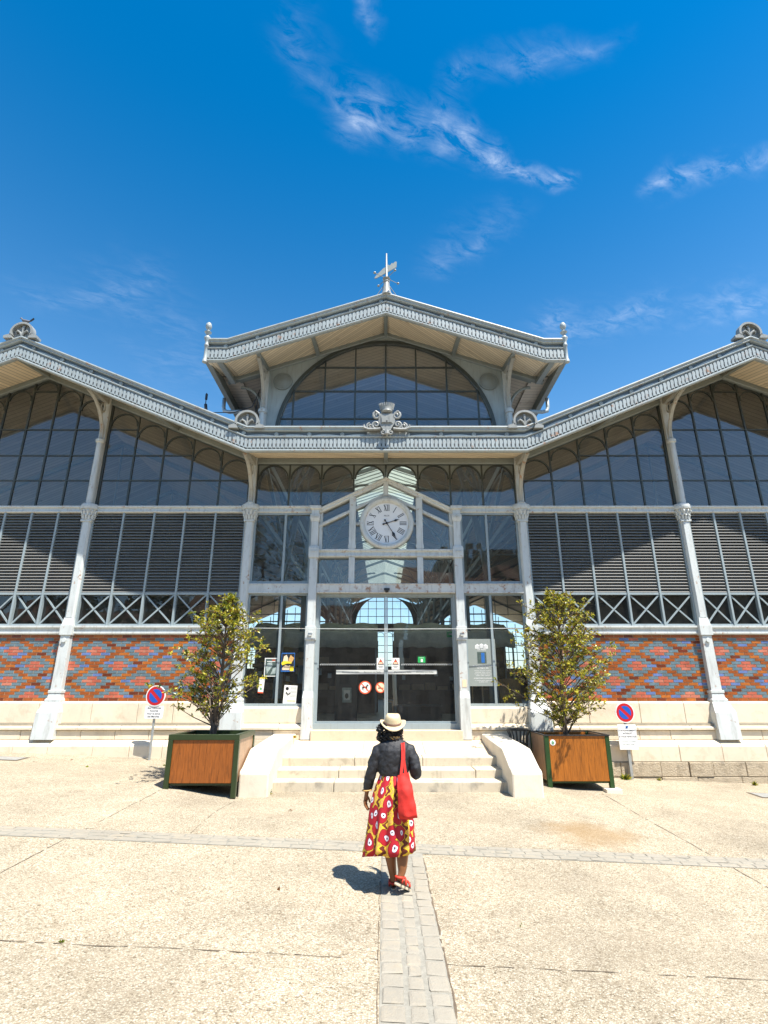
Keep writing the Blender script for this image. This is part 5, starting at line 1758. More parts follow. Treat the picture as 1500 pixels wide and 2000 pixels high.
# ------------------------------------------------------------------ planters and their trees
def planter(loc, w, d, h, rail, wood, green, label, sticker=False):
    z0 = gz(*loc)
    t = thing('wooden_planter', label, 'planter', (loc[0], loc[1], z0), group='square wooden planters beside the steps')
    hw = w / 2
    b = MB()
    p = 0.085
    for sx_ in (-1, 1):
        for ya in (0, d - p):
            xa, xb = sorted([sx_ * hw, sx_ * (hw - p)])
            b.box(xa, xb, ya, ya + p, -0.06, h - (0.09 if rail else 0.02))
    if rail:
        b.box(-hw, hw, 0, 0.10, h - 0.09, h); b.box(-hw, hw, d - 0.10, d, h - 0.09, h)
        b.box(-hw, -hw + 0.10, 0.101, d - 0.101, h - 0.09, h); b.box(hw - 0.10, hw, 0.101, d - 0.101, h - 0.09, h)
    b.box(-hw + p, hw - p, 0.04, 0.07, 0.13, 0.168); b.box(-hw + p, hw - p, d - 0.07, d - 0.04, 0.13, 0.168)
    b.box(-hw + 0.04, -hw + 0.07, p, d - p, 0.13, 0.168); b.box(hw - 0.07, hw - 0.04, p, d - p, 0.13, 0.168)
    b.build('frame', green, t, bevel=0.006)
    if not rail:
        b = MB()
        e = 0.022
        b.box(-hw - 0.01, hw + 0.01, -0.012, 0.012, h - 0.02, h + 0.004); b.box(-hw - 0.01, hw + 0.01, d - 0.012, d + 0.012, h - 0.02, h + 0.004)
        b.box(-hw - 0.01, -hw + 0.014, 0.0125, d - 0.0125, h - 0.02, h + 0.004); b.box(hw - 0.014, hw + 0.01, 0.0125, d - 0.0125, h - 0.02, h + 0.004)
        b.build('rim', M['dark_metal'], t)
    top = h - (0.092 if rail else 0.022)
    n = 9
    b = MB()
    ins = 0.022 if rail else 0.008
    xa, xb = -hw + p + 0.002, hw - p - 0.002
    q = (xb - xa) / n
    for k in range(n):
        b.box(xa + k * q + 0.0015, xa + (k + 1) * q - 0.0015, ins, ins + 0.03, 0.17, top)
    b.box(xa, xb, ins + 0.006, ins + 0.028, 0.172, top - 0.002)
    b.build('front_panel', wood, t)
    for sx_ in (-1, 1):
        b = MB()
        xi = sx_ * (hw - ins)
        q = (d - 2 * p) / n
        for k in range(n):
            xs_ = sorted([xi, xi - sx_ * 0.03])
            b.box(xs_[0], xs_[1], p + k * q + 0.0015, p + (k + 1) * q - 0.0015, 0.17, top)
        xs_ = sorted([xi - sx_ * 0.006, xi - sx_ * 0.028])
        b.box(xs_[0], xs_[1], p, d - p, 0.172, top - 0.002)
        b.build('side_panel', M['wood_dull'], t)
    b = MB(); b.box(xa, xb, d - 0.06, d - 0.03, 0.17, top); b.build('back_panel', wood, t)
    b = MB(); b.box(-hw + 0.06, hw - 0.06, 0.06, d - 0.065, 0.16, h - 0.16); b.build('soil', M['soil'], t)
    if sticker:
        b = MB(); b.lathe([(0.001, 0), (0.055, 0), (0.055, 0.003), (0.001, 0.003)], (-hw + 0.16, 0.003, h - 0.14), 22, axis='y'); s_ = b.build('round_sticker', M['white'], t)
        b = MB()
        b.tube([(-hw + 0.14, 0.001, h - 0.12), (-hw + 0.165, 0.001, h - 0.13), (-hw + 0.18, 0.001, h - 0.15)], 0.01, 5); b.tube([(-hw + 0.135, 0.001, h - 0.15), (-hw + 0.155, 0.001, h - 0.165), (-hw + 0.175, 0.001, h - 0.165)], 0.006, 5)
        b.build('emblem', M['green_sign'], s_)
    return t
PL, PRt = (-3.14, 10.22), (3.80, 11.55)
planter(PL, 1.24, 1.22, 0.94, True, M['wood'], M['green_frame'], 'varnished wooden planter with a dark green frame and top rail, left of the steps')
planter(PRt, 1.28, 1.15, 1.0, False, M['wood_b'], M['green_frame_b'], 'bright wooden planter with green corner posts and a round sticker, right of the steps', True)
tag(MB.build((lambda q: (q.box(-0.17, 0.13, -0.12, 0.10, -0.05, 0.07), q)[1])(MB()), 'stone_block', M['cheek'], loc=(4.40, 11.56, gz(4.40, 11.56)), bevel=0.012),
    'small pale stone block wedged under the corner of the right planter', 'stone block')

def leaf_mat(name, c, tr=0.35):
    m, n, l, p = new_mat(name)
    o = n['Material Output']
    v = coords(n, l)
    col = ramp(n, l, noise(n, l, v, 9, 4), [(0.3, tuple(x * 0.7 for x in c)), (0.7, tuple(x * 1.3 for x in c))])
    l.new(col, p.inputs['Base Color'])
    p.inputs['Roughness'].default_value = 0.33
    p.inputs['Specular IOR Level'].default_value = 0.6
    tl = n.new('ShaderNodeBsdfTranslucent')
    l.new(col, tl.inputs[0])
    mx_ = n.new('ShaderNodeMixShader')
    mx_.inputs[0].default_value = tr
    l.new(p.outputs[0], mx_.inputs[1]); l.new(tl.outputs[0], mx_.inputs[2])
    l.new(mx_.outputs[0], o.inputs['Surface'])
    return m
LEAF = [leaf_mat('leaf_green', (0.165, 0.20, 0.018)), leaf_mat('leaf_yellow_green', (0.48, 0.43, 0.04)), leaf_mat('leaf_dark', (0.045, 0.062, 0.010)),
        leaf_mat('leaf_brown', (0.16, 0.062, 0.014)), leaf_mat('leaf_yellow', (0.42, 0.27, 0.012))]
BARK = simple('grey_bark', (0.13, 0.10, 0.075), 0.9, 0.35, 9, bmp=0.7, bscale=30)

def leaf(b, p, d, L, w, r, m):
    d = d.normalized()
    sd = d.cross(Vector((r.uniform(-1, 1), r.uniform(-1, 1), r.uniform(0.2, 1)))).normalized()
    up = sd.cross(d)
    q = p + d * L * 0.5
    b.add([p, q + sd * w + up * w * 0.45, p + d * L - up * L * 0.12, q - sd * w + up * w * 0.45, q - up * 0.0], [(0, 4, 1), (1, 4, 2), (0, 3, 4), (3, 2, 4)], m)

def planter_tree(loc, seed, prof, trunk_top, lean, label, mults, weights, per=5, nbr=130, fork=None):
    """prof: list of (height, radius) of the crown; branches reach from the stem into that envelope"""
    r = random.Random(seed)
    t = thing('potted_tree', label, 'tree', loc, group='evergreen trees in the planters')
    tk, lf = MB(), MB()
    H = prof[-1][0]
    stem = []
    for i in range(14):
        u = i / 13
        stem.append(Vector((lean * u * u + 0.03 * math.sin(u * 7 + seed), 0.03 * math.sin(u * 5 + 1), -0.15 + (H * 0.93 + 0.15) * u)))
    tk.tube(stem, [0.066 * (1 - 0.86 * (i / 13) ** 0.8) for i in range(14)], 9)
    if fork:
        for fx, fy, fz in fork:
            pts = [Vector((0.0, 0, 0.02)), Vector((fx * 0.25, fy * 0.3, fz * 0.3)), Vector((fx * 0.6, fy * 0.7, fz * 0.62)), Vector((fx, fy, fz))]
            tk.tube(pts, [0.036, 0.03, 0.022, 0.010], 7)
    def rad(z):
        for (za, ra), (zb, rb) in zip(prof, prof[1:]):
            if za <= z <= zb: return ra + (rb - ra) * (z - za) / (zb - za)
        return 0.05
    lo = prof[0][0]
    for k in range(nbr):
        z = lo + (H - lo) * (r.random() ** 0.9)
        u = min(1, max(0.72 * z, z - 0.30 * rad(z)) / (H * 0.93))
        i = int(u * 13)
        base = stem[min(13, i)]
        a = r.uniform(0, 2 * math.pi)
        R_ = rad(z) * (0.45 + 0.70 * r.random()) * (1.0 + 0.22 * math.sin(3 * a + z * 4 + seed))
        tip = Vector((stem[min(13, i)].x + R_ * math.cos(a) * mults[0], R_ * math.sin(a) * mults[1], z + r.uniform(-0.05, 0.16) * R_ * 3))
        mid = base.lerp(tip, 0.5) + Vector((r.uniform(-0.05, 0.05), r.uniform(-0.05, 0.05), r.uniform(-0.02, 0.07)))
        tk.tube([base, mid, tip], [0.012, 0.008, 0.003], 4, cap=False)
        tw = [(mid.lerp(tip, r.uniform(0.0, 1.0))) for _ in range(per)] + [tip]
        for q in tw:
            e = q + Vector((r.gauss(0, 1), r.gauss(0, 1), r.gauss(0.35, 0.8))).normalized() * r.uniform(0.05, 0.15)
            tk.tube([q, e], [0.003, 0.0015], 3, cap=False)
            for j in range(r.randint(5, 9)):
                pp = q.lerp(e, r.uniform(0.15, 1.0))
                dd = (e - q).normalized() + Vector((r.gauss(0, 0.8), r.gauss(0, 0.8), r.gauss(0.1, 0.6)))
                L = r.uniform(0.050, 0.090)
                mi = r.choices(range(5), weights)[0]
                leaf(lf, pp, dd, L, L * r.uniform(0.17, 0.26), r, mi)
    tk.build('trunk', BARK, t, smooth=True)
    lf.build('foliage', LEAF, t, recalc=False)
    return t
planter_tree((-3.16, 10.85, gz(*PL) + 0.78), 4, [(0.50, 0.30), (0.72, 0.76), (1.0, 0.94), (1.5, 0.88), (1.9, 0.76), (2.15, 0.52), (2.4, 0.28), (2.66, 0.10)], 1.0, 0.10,
             'loosely branched evergreen tree in the green railed planter, a single shoot at its top', (1.0, 0.85), (5, 6, 2.2, 1.0, 0.4), per=5, nbr=155, fork=[(-0.22, 0.1, 1.35), (-0.10, -0.12, 0.75), (0.16, 0.1, 1.2)])
planter_tree((3.78, 12.1, gz(*PRt) + 0.84), 9, [(0.46, 0.40), (0.66, 0.90), (0.9, 1.12), (1.3, 1.02), (1.7, 0.80), (2.1, 0.86), (2.5, 0.74), (2.78, 0.48), (3.0, 0.12)], 1.0, 0.06,
             'fuller yellow green evergreen tree in the right planter, bushy with brown leaves', (1.0, 0.85), (4.5, 7.5, 1.6, 1.3, 0.5), per=6, nbr=205)

# ------------------------------------------------------------------ no-parking signs
def disc_sign(b, cz, r, y):
    b.lathe([(0.001, 0), (r, 0), (r, 0.02), (0.001, 0.02)], (0, y, cz), 40, m=0, axis='y')
    b.lathe([(0.001, 0), (r * 0.90, 0), (r * 0.90, 0.0015), (0.001, 0.0015)], (0, y - 0.0022, cz), 40, m=1, axis='y')
    w = 0.072 * r / 0.22
    for s in (-1, 1):
        pts = []
        ri = r * 0.645
        off = math.asin(min(1, w * 0.5 / ri))
        a0 = R(135) if s > 0 else R(315)
        for i in range(25):
            a = a0 - off - (math.pi - 2 * off) * i / 24
            pts.append((ri * math.cos(a), cz + ri * math.sin(a)))
        b.prism(pts, y - 0.0045, y - 0.0030, 2)
def sign(loc, label, rot, disc_z, rad, plate, lines, post_h, post_r, square):
    z0 = gz(*loc)
    t = thing('no_parking_sign', label, 'road sign', (loc[0], loc[1], z0), R(rot), group='no parking signs on posts')
    b = MB()
    if square: b.box(-0.03, 0.03, -0.02, 0.02, -0.2, post_h)
    else: b.tube([(0, 0, -0.2), (0, 0, post_h)], post_r, 12)
    b.build('post', M['steel'], t, autosmooth=40)
    b = MB(); disc_sign(b, disc_z, rad, -0.065); b.build('sign_disc', [M['white'], M['red'], M['blue']], t)
    zc, w, h = plate
    b = MB()
    c = 0.03 if not square else 0.004
    pts = []
    for cx, cz, a0 in ((w / 2 - c, h / 2 - c, 0), (-w / 2 + c, h / 2 - c, 90), (-w / 2 + c, -h / 2 + c, 180), (w / 2 - c, -h / 2 + c, 270)):
        for i in range(4): pts.append((cx + c * math.cos(R(a0 + 30 * i)), zc + cz + c * math.sin(R(a0 + 30 * i))))
    b.prism(pts, -0.055, -0.035, 0)
    for s_, dz, sz, m in lines: b.text(s_, 0, -0.0565, zc + dz, sz, m, bold=0.012)
    if square:
        for q in ((-w / 2 + 0.018, w / 2 - 0.018, h / 2 - 0.05, h / 2 - 0.046), (-w / 2 + 0.018, w / 2 - 0.018, -h / 2 + 0.03, -h / 2 + 0.034)): flat(b, q[0], q[1], zc + q[2], zc + q[3], -0.0565, 2)
        for x in (-w / 2 + 0.018, w / 2 - 0.022): flat(b, x, x + 0.004, zc - h / 2 + 0.03, zc + h / 2 - 0.05, -0.0565, 2)
        b.prism([(-0.03, zc + h / 2 - 0.085), (0.02, zc + h / 2 - 0.085), (0.035, zc + h / 2 - 0.03), (-0.015, zc + h / 2 - 0.03)], -0.058, -0.0562, 3)
        b.prism([(-0.012, zc + h / 2 - 0.075), (0.012, zc + h / 2 - 0.075), (0.004, zc + h / 2 - 0.04)], -0.060, -0.0583, 1)
    b.build('text_plate', [M['white'], M['black'], M['print_mid'], M['print_blue']], t)
    b = MB(); b.box(-0.05, 0.05, -0.034, 0.025, zc - 0.02, zc + 0.02); b.box(-0.05, 0.05, -0.044, 0.025, disc_z - 0.02, disc_z + 0.02); b.build('clamp', M['dark_metal'], t)
    return t
sign((-5.13, 12.95), 'no parking sign over a small rounded plate reading Sauf Véhicules Autorisé', -4, 1.33, 0.225, (0.985, 0.42, 0.27),
     [('Sauf Véhicules', 0.088, 0.054, 1), ('Autorisé', 0.028, 0.054, 1), ('Pour la tenue', -0.032, 0.054, 1), ('des Marchés', -0.092, 0.054, 1)], 1.30, 0.028, False)
sign((5.42, 13.08), 'no parking sign over a tall plate reading STATIONNEMENT INTERDIT', 3, 1.37, 0.218, (0.86, 0.42, 0.52),
     [('STATIONNEMENT', 0.13, 0.049, 1), ('INTERDIT', 0.07, 0.049, 1), ('A TOUS VEHICULES', 0.005, 0.045, 1), ('LIVRAISONS AUTORISEES', -0.10, 0.030, 2), ('DE 5H00 A 10H00', -0.155, 0.034, 2)], 1.34, 0.03, True)

# ------------------------------------------------------------------ litter basket
lz = gz(2.95, 12.75)
t = thing('litter_bin', 'black slatted metal litter basket between the right cheek wall and the planter', 'litter bin', (2.93, 12.75, lz))
b = MB()
for i in range(16):
    a = 2 * math.pi * i / 16
    c, s = math.cos(a), math.sin(a)
    b.tube([(c * 0.17, s * 0.17, 0.08), (c * 0.175, s * 0.175, 0.55), (c * 0.195, s * 0.195, 0.76), (c * 0.25, s * 0.25, 0.88)], 0.014, 5)
b.build('basket_bars', M['dark_metal'], t)
b = MB()
for r_, z in ((0.178, 0.12), (0.184, 0.60), (0.252, 0.885)):
    b.tube([(r_ * math.cos(2 * math.pi * i / 28), r_ * math.sin(2 * math.pi * i / 28), z) for i in range(29)], 0.015, 6)
b.build('hoop', M['dark_metal'], t)
b = MB(); b.lathe([(0.001, -0.05), (0.15, -0.05), (0.15, 0.0), (0.03, 0.02), (0.03, 0.09), (0.17, 0.10), (0.001, 0.11)], (0, 0, 0), 18); b.build('foot', M['dark_metal'], t)

# ------------------------------------------------------------------ notices and posters in the side windows
GX, GY = HX, HY - 0.012
def sheet(name, x0, x1, z0, z1, label, cat, mats, draw, rz=0.0, y=None, group=None):
    t = thing(name, label, cat, (GX + (x0 + x1) / 2, (y or GY) , (z0 + z1) / 2), 0, group)
    t.rotation_euler = (0, R(rz), 0)
    w, h = (x1 - x0) / 2, (z1 - z0) / 2
    b = MB()
    b.box(-w, w, -0.003, 0.0, -h, h, 0)
    sh = b.build('sheet', mats[0], t)
    b = MB()
    draw(b, w, h)
    b.build('print', mats, t, recalc=True)
    return t
def dr_notice(b, w, h):
    y = -0.0045
    for dx in (-0.1, 0, 0.1):
        zb_ = h - 0.23 + (0.012 if dx == 0 else 0)
        b.prism([(dx - 0.055, zb_), (dx + 0.055, zb_), (dx + 0.055, zb_ + 0.075), (dx, zb_ + 0.11), (dx - 0.055, zb_ + 0.075)], y, y + 0.0012, 1)
        for k in (-0.03, 0, 0.03):
            for q in (0.015, 0.045): b.box(dx + k - 0.008, dx + k + 0.008, y - 0.001, y - 0.0001, zb_ + q, zb_ + q + 0.016, 0)
    b.text('Les Halles', 0, y, h - 0.255, 0.05, 1, bold=0.01)
    b.box(-0.115, 0.105, y, y + 0.001, h - 0.58, h - 0.31, 2)
    b.box(-0.02, 0.06, y - 0.001, y - 0.0001, h - 0.56, h - 0.33, 3)
    z = h - 0.635
    for s_, sz, st in (('DU MARDI AU DIMANCHE', 0.040, 0.052), ('DE 7H00 A 14H', 0.040, 0.062), ('boucherie · charcuterie · boulangerie', 0.027, 0.036), ('poissonnerie · traiteur · primeurs', 0.027, 0.036), ('fromagerie · épicerie fine · pâtisserie', 0.027, 0.036),
                       ('fleuriste · volailles · maraîchers', 0.027, 0.064), ('ANIMATIONS CULINAIRES', 0.038, 0.048), ('1er et 3ème samedi de chaque mois', 0.027, 0.036), ('de 10h00 à 12h00', 0.029, 0.03)):
        b.text(s_, 0, y, z, sz, 1, bold=0.016); z -= st
sheet('notice_board', 1.99, 2.66, 1.96, 3.06, 'grey market notice with opening hours in white lettering, right of the doors', 'notice', [M['notice'], M['white'], M['print_dark'], M['print_blue']], dr_notice)
def dr_photo(b, w, h):
    y = -0.0045
    b.box(-w + 0.02, w - 0.02, y, y + 0.001, -h + 0.02, h - 0.02, 1)
    b.prism([(-0.09, -0.16), (0.0, -0.02), (0.04, 0.03), (0.02, 0.12), (-0.08, 0.10), (-0.12, 0.0)], y - 0.0015, y - 0.0002, 2)
    b.prism([(0.0, -0.17), (0.13, -0.14), (0.13, 0.0), (0.05, -0.03)], y - 0.0015, y - 0.0002, 2)
    b.box(-0.10, 0.10, y - 0.003, y - 0.0017, 0.125, 0.140, 3); b.box(0.02, 0.10, y - 0.003, y - 0.0017, 0.155, 0.175, 4)
sheet('poster', -2.93, -2.62, 2.18, 2.61, 'grey green photographic poster with a white border in the left side window', 'poster', [M['paper'], M['print_dark'], M['print_mid'], M['paper'], M['orange_red']], dr_photo, group='posters in the left side window')
def dr_band(b, w, h):
    y = -0.0045
    b.box(-w + 0.012, w - 0.012, y, y + 0.001, -h + 0.03, h - 0.02, 1)
    b.prism([(-0.13, -0.02), (-0.10, 0.14), (-0.04, 0.17), (0.0, 0.10), (0.0, -0.02)], y - 0.0015, y - 0.0002, 2)
    b.prism([(0.0, -0.02), (0.02, 0.08), (0.06, 0.17), (0.09, 0.14), (0.15, 0.10), (0.12, 0.04), (0.06, -0.04)], y - 0.0015, y - 0.0002, 3)
    b.prism([(-0.15, 0.0), (-0.10, 0.03), (0.0, 0.02), (0.09, -0.005), (0.09, -0.03), (-0.02, -0.03), (-0.13, -0.07), (-0.155, -0.04)], y - 0.003, y - 0.0017, 4)
    b.prism([(-0.13, -0.12), (-0.06, -0.07), (0.02, -0.09), (0.06, -0.07), (0.04, -0.18), (-0.13, -0.18)], y - 0.0015, y - 0.0002, 2)
    b.box(0.055, 0.145, y - 0.0045, y - 0.0032, -0.205, -0.10, 4)
sheet('poster', -2.53, -2.21, 2.29, 2.73, 'bright blue and yellow poster with a yellow patch in the left side window', 'poster', [M['print_blue'], M['dark_metal'], M['print_peach'], M['print_tan'], M['print_yellow']], dr_band, group='posters in the left side window')
def dr_leaf(b, w, h):
    b.box(-w, w, -0.0045, -0.0033, -h, -h + 0.03, 1); b.box(-0.02, 0.02, -0.0045, -0.0033, -0.1, -0.06, 2); b.box(-w, w, -0.0045, -0.0033, h - 0.03, h, 3)
sheet('leaflet', -3.04, -2.91, 1.80, 2.16, 'narrow white leaflet low in the corner of the left side window', 'leaflet', [M['paper'], M['orange_red'], M['green_sign'], M['print_yellow']], dr_leaf, 4, group='posters in the left side window')
def dr_flyer(b, w, h):
    y = -0.0045
    for i in range(3): b.box(0.0, w - 0.015, y, y + 0.001, h - 0.09 - i * 0.085, h - 0.03 - i * 0.085, 1)
    b.ball((-0.08, -0.004, 0.13), 0.04, 8, 2, sc=(1, 0.02, 1)); b.tube([(-0.10, -0.005, 0.05), (-0.05, -0.005, 0.0), (0.0, -0.005, 0.04)], 0.012, 5, 2, flat=(1, 1))
    b.box(-0.06, w - 0.02, y, y + 0.001, -h + 0.05, -h + 0.09, 3)
sheet('flyer', -2.43, -2.12, 1.56, 1.98, 'white curling flyer with grey boxes hanging low in the left side window', 'flyer', [M['paper'], M['frost'], M['black'], M['print_peach']], dr_flyer, 3, y=HY - 0.03, group='posters in the left side window')
b = MB(); b.lathe([(0.001, 0), (0.17, 0), (0.17, 0.03), (0.001, 0.03)], (0, 0, 0), 24, axis='y')
t = thing('barrel_lid', 'round wooden lid with two dark knots behind the left side window', 'wooden disc', (-2.05, 14.0, 2.62))
b.build('disc', M['crate'], t)
b = MB(); b.ball((-0.05, -0.002, 0.0), 0.028, 8, sc=(1, 0.1, 1)); b.ball((0.04, -0.002, 0.01), 0.024, 8, sc=(1, 0.1, 1)); b.build('knot', M['black'], t)
b = MB(); b.tube([(0, 0.015, 0.16), (0, 0.015, 5.0)], 0.006, 5); b.build('hanger', M['iron_in'], t)
tag(MB.build((lambda q: (q.box(-0.05, 0.05, -0.003, 0, -0.085, 0.085), q)[1])(MB()), 'peeling_sticker', M['print_peach'], loc=(HX + PX + 0.01, HY - 0.224, 2.02)), 'faded pink sticker peeling off the right door pier', 'sticker')

# stock stacked behind the left window, sacks behind the right
t = thing('brick_stack', 'stack of pale boxes behind the left side window', 'boxes', (-2.85, 14.6, 1.0))
b = MB()
for r_ in range(4):
    for k in range(4): b.box(-0.45 + k * 0.22, -0.25 + k * 0.22, 0, 0.2, r_ * 0.17, r_ * 0.17 + 0.155)
b.build('box', M['crate'], t)
t = thing('cardboard_carton', 'tall brown carton standing behind the right side window', 'carton', (3.2, 14.4, 1.0))
b = MB(); b.box(-0.2, 0.25, 0, 0.4, 0, 1.15); b.build('body', M['crate'], t); b = MB(); b.box(-0.2, 0.25, -0.003, -0.001, 0.55, 0.58); b.build('tape', M['print_peach'], t)
t = thing('shelf_posts', 'three pale slim posts standing behind the notice in the right window', 'posts', (2.2, 14.2, 1.0))
for k in (-0.13, 0.0, 0.25):
    b = MB(); b.box(k - 0.015, k + 0.015, 0, 0.03, 0, 1.4); b.build('post', M['print_peach'], t)

# ------------------------------------------------------------------ pigeon, covers, weeds
PGX, PGZ = HX - APX - 0.03, zt(APX) + 0.44 + 0.40
t = thing('pigeon', 'small grey pigeon perched on the left roof medallion', 'bird', (PGX, HY + YF, PGZ - 0.005))
b = MB()
rings = []
for u, rr_, z in ((-0.15, 0.012, 0.10), (-0.09, 0.035, 0.09), (-0.02, 0.058, 0.085), (0.05, 0.052, 0.11), (0.09, 0.032, 0.15), (0.105, 0.03, 0.18), (0.12, 0.028, 0.195), (0.14, 0.010, 0.19), (0.16, 0.004, 0.185)):
    rings.append([(-u, rr_ * math.cos(2 * math.pi * i / 10), z + rr_ * 0.95 * math.sin(2 * math.pi * i / 10)) for i in range(10)])
b.loft(rings)
b.build('body', simple('pigeon_grey', (0.10, 0.10, 0.115), 0.7, 0.4, 20), t, smooth=True)
b = MB()
for s in (-1, 1): b.tube([(0.0, s * 0.02, 0.05), (0.0, s * 0.02, 0.005), (-0.03, s * 0.02, 0.004)], 0.006, 5)
b.build('leg', M['red'], t)
b = MB(); b.prism([(0.13, 0.09), (0.20, 0.15), (0.22, 0.19), (0.15, 0.12)], -0.025, 0.025); b.build('tail', M['dark_metal'], t)

for x0, x1, y0, y1, lb in ((-9.2, -7.55, 12.2, 12.65, 'flat grey utility cover in the paving below the left brick panels'), (7.25, 8.4, 11.6, 12.1, 'flat grey utility cover in the paving at the right edge')):
    b = MB()
    strip_sheet(b, x0, x1, y0, y1, 0.005, 0, 4, 2)
    strip_sheet(b, x0 + 0.05, x1 - 0.05, y0 + 0.05, y1 - 0.05, 0.010, 1, 4, 2)
    tag(b.build('utility_cover', [M['crack'], M['steel']], recalc=False), lb, 'utility cover', 'utility covers in the paving')

def weed(x, y, z, size, n, label, seed, mats=LEAF, w=(6, 3, 2, 0.2, 0.3)):
    r = random.Random(seed)
    b = MB()
    for i in range(n):
        a, el = r.uniform(0, 6.28), r.uniform(0.15, 1.3)
        d = Vector((math.cos(a) * math.cos(el), math.sin(a) * math.cos(el), math.sin(el)))
        leaf(b, Vector((r.uniform(-1, 1) * size * 0.15, r.uniform(-1, 1) * size * 0.12, 0.0)), d, size * r.uniform(0.5, 1.0), size * 0.09, r, r.choices(range(5), w)[0])
    tag(b.build('weed', mats, loc=(x, y, z), recalc=False), label, 'weed', 'weeds in the joints')
weed(5.25, 13.0, gz(5.25, 13.0), 0.16, 60, 'leafy green weed at the foot of the right sign post', 1)
weed(6.0, 13.05, gz(6.0, 13.05), 0.09, 30, 'tiny weed against the right footing, nearest the sign post', 2)
weed(8.0, 12.95, gz(8.0, 12.95), 0.12, 46, 'green tuft against the rough footing at the far right', 3)
weed(-2.03, 10.62, gz(-2.03, 10.62), 0.12, 26, 'small weed between the lowest step and the left cheek wall', 4)
weed(-1.98, 12.95, 0.86, 0.09, 34, 'yellow flowering weed at the back of the left cheek wall', 5, w=(1, 1, 0, 0, 8))
weed(-2.45, 4.93, gz(-2.45, 4.93), 0.035, 26, 'low green weed growing in the paving joint in the foreground', 6)
r = random.Random(8)
fl = [(-4.6, 12.35), (-7.2, 12.2), (-5.9, 11.9), (-1.45, 9.2), (-0.1, 8.4), (-6.6, 12.6), (2.4, 10.6), (-1.0, 6.1), (1.2, 5.6)]
for i, (x, y) in enumerate(fl):
    b = MB()
    leaf(b, Vector((0, 0, 0.004)), Vector((math.cos(i * 2.1), math.sin(i * 2.1), 0.05)), 0.075, 0.02, r, 0)
    tag(b.build('fallen_leaf', [LEAF[3] if i % 2 else LEAF[0]], loc=(x, y, gz(x, y) + 0.003), recalc=False), 'dry leaf lying on the pale paving', 'leaf', 'fallen leaves on the paving')

# ------------------------------------------------------------------ the woman walking to the doors
SKIN = simple('brown_skin', (0.22, 0.088, 0.034), 0.42, 0.12, 9)
HAIR = simple('black_hair', (0.010, 0.008, 0.008), 0.45, 0.3, 30, bmp=0.9, bscale=70)
JACK = simple('black_cotton', (0.017, 0.018, 0.022), 0.62, 0.25, 7, bmp=0.3, bscale=240)
STRAW = simple('cream_straw', (0.62, 0.50, 0.31), 0.75, 0.08, 30, bmp=0.7, bscale=160)
BAND = simple('brown_hat_band', (0.16, 0.085, 0.055), 0.7, 0.2, 20)
BAG = simple('red_canvas', (0.56, 0.020, 0.012), 0.75, 0.08, 6, bmp=0.3, bscale=260)
SOLE = simple('cream_sole', (0.60, 0.50, 0.36), 0.7, 0.1)
SRED = simple('red_strap', (0.52, 0.035, 0.015), 0.6, 0.1)

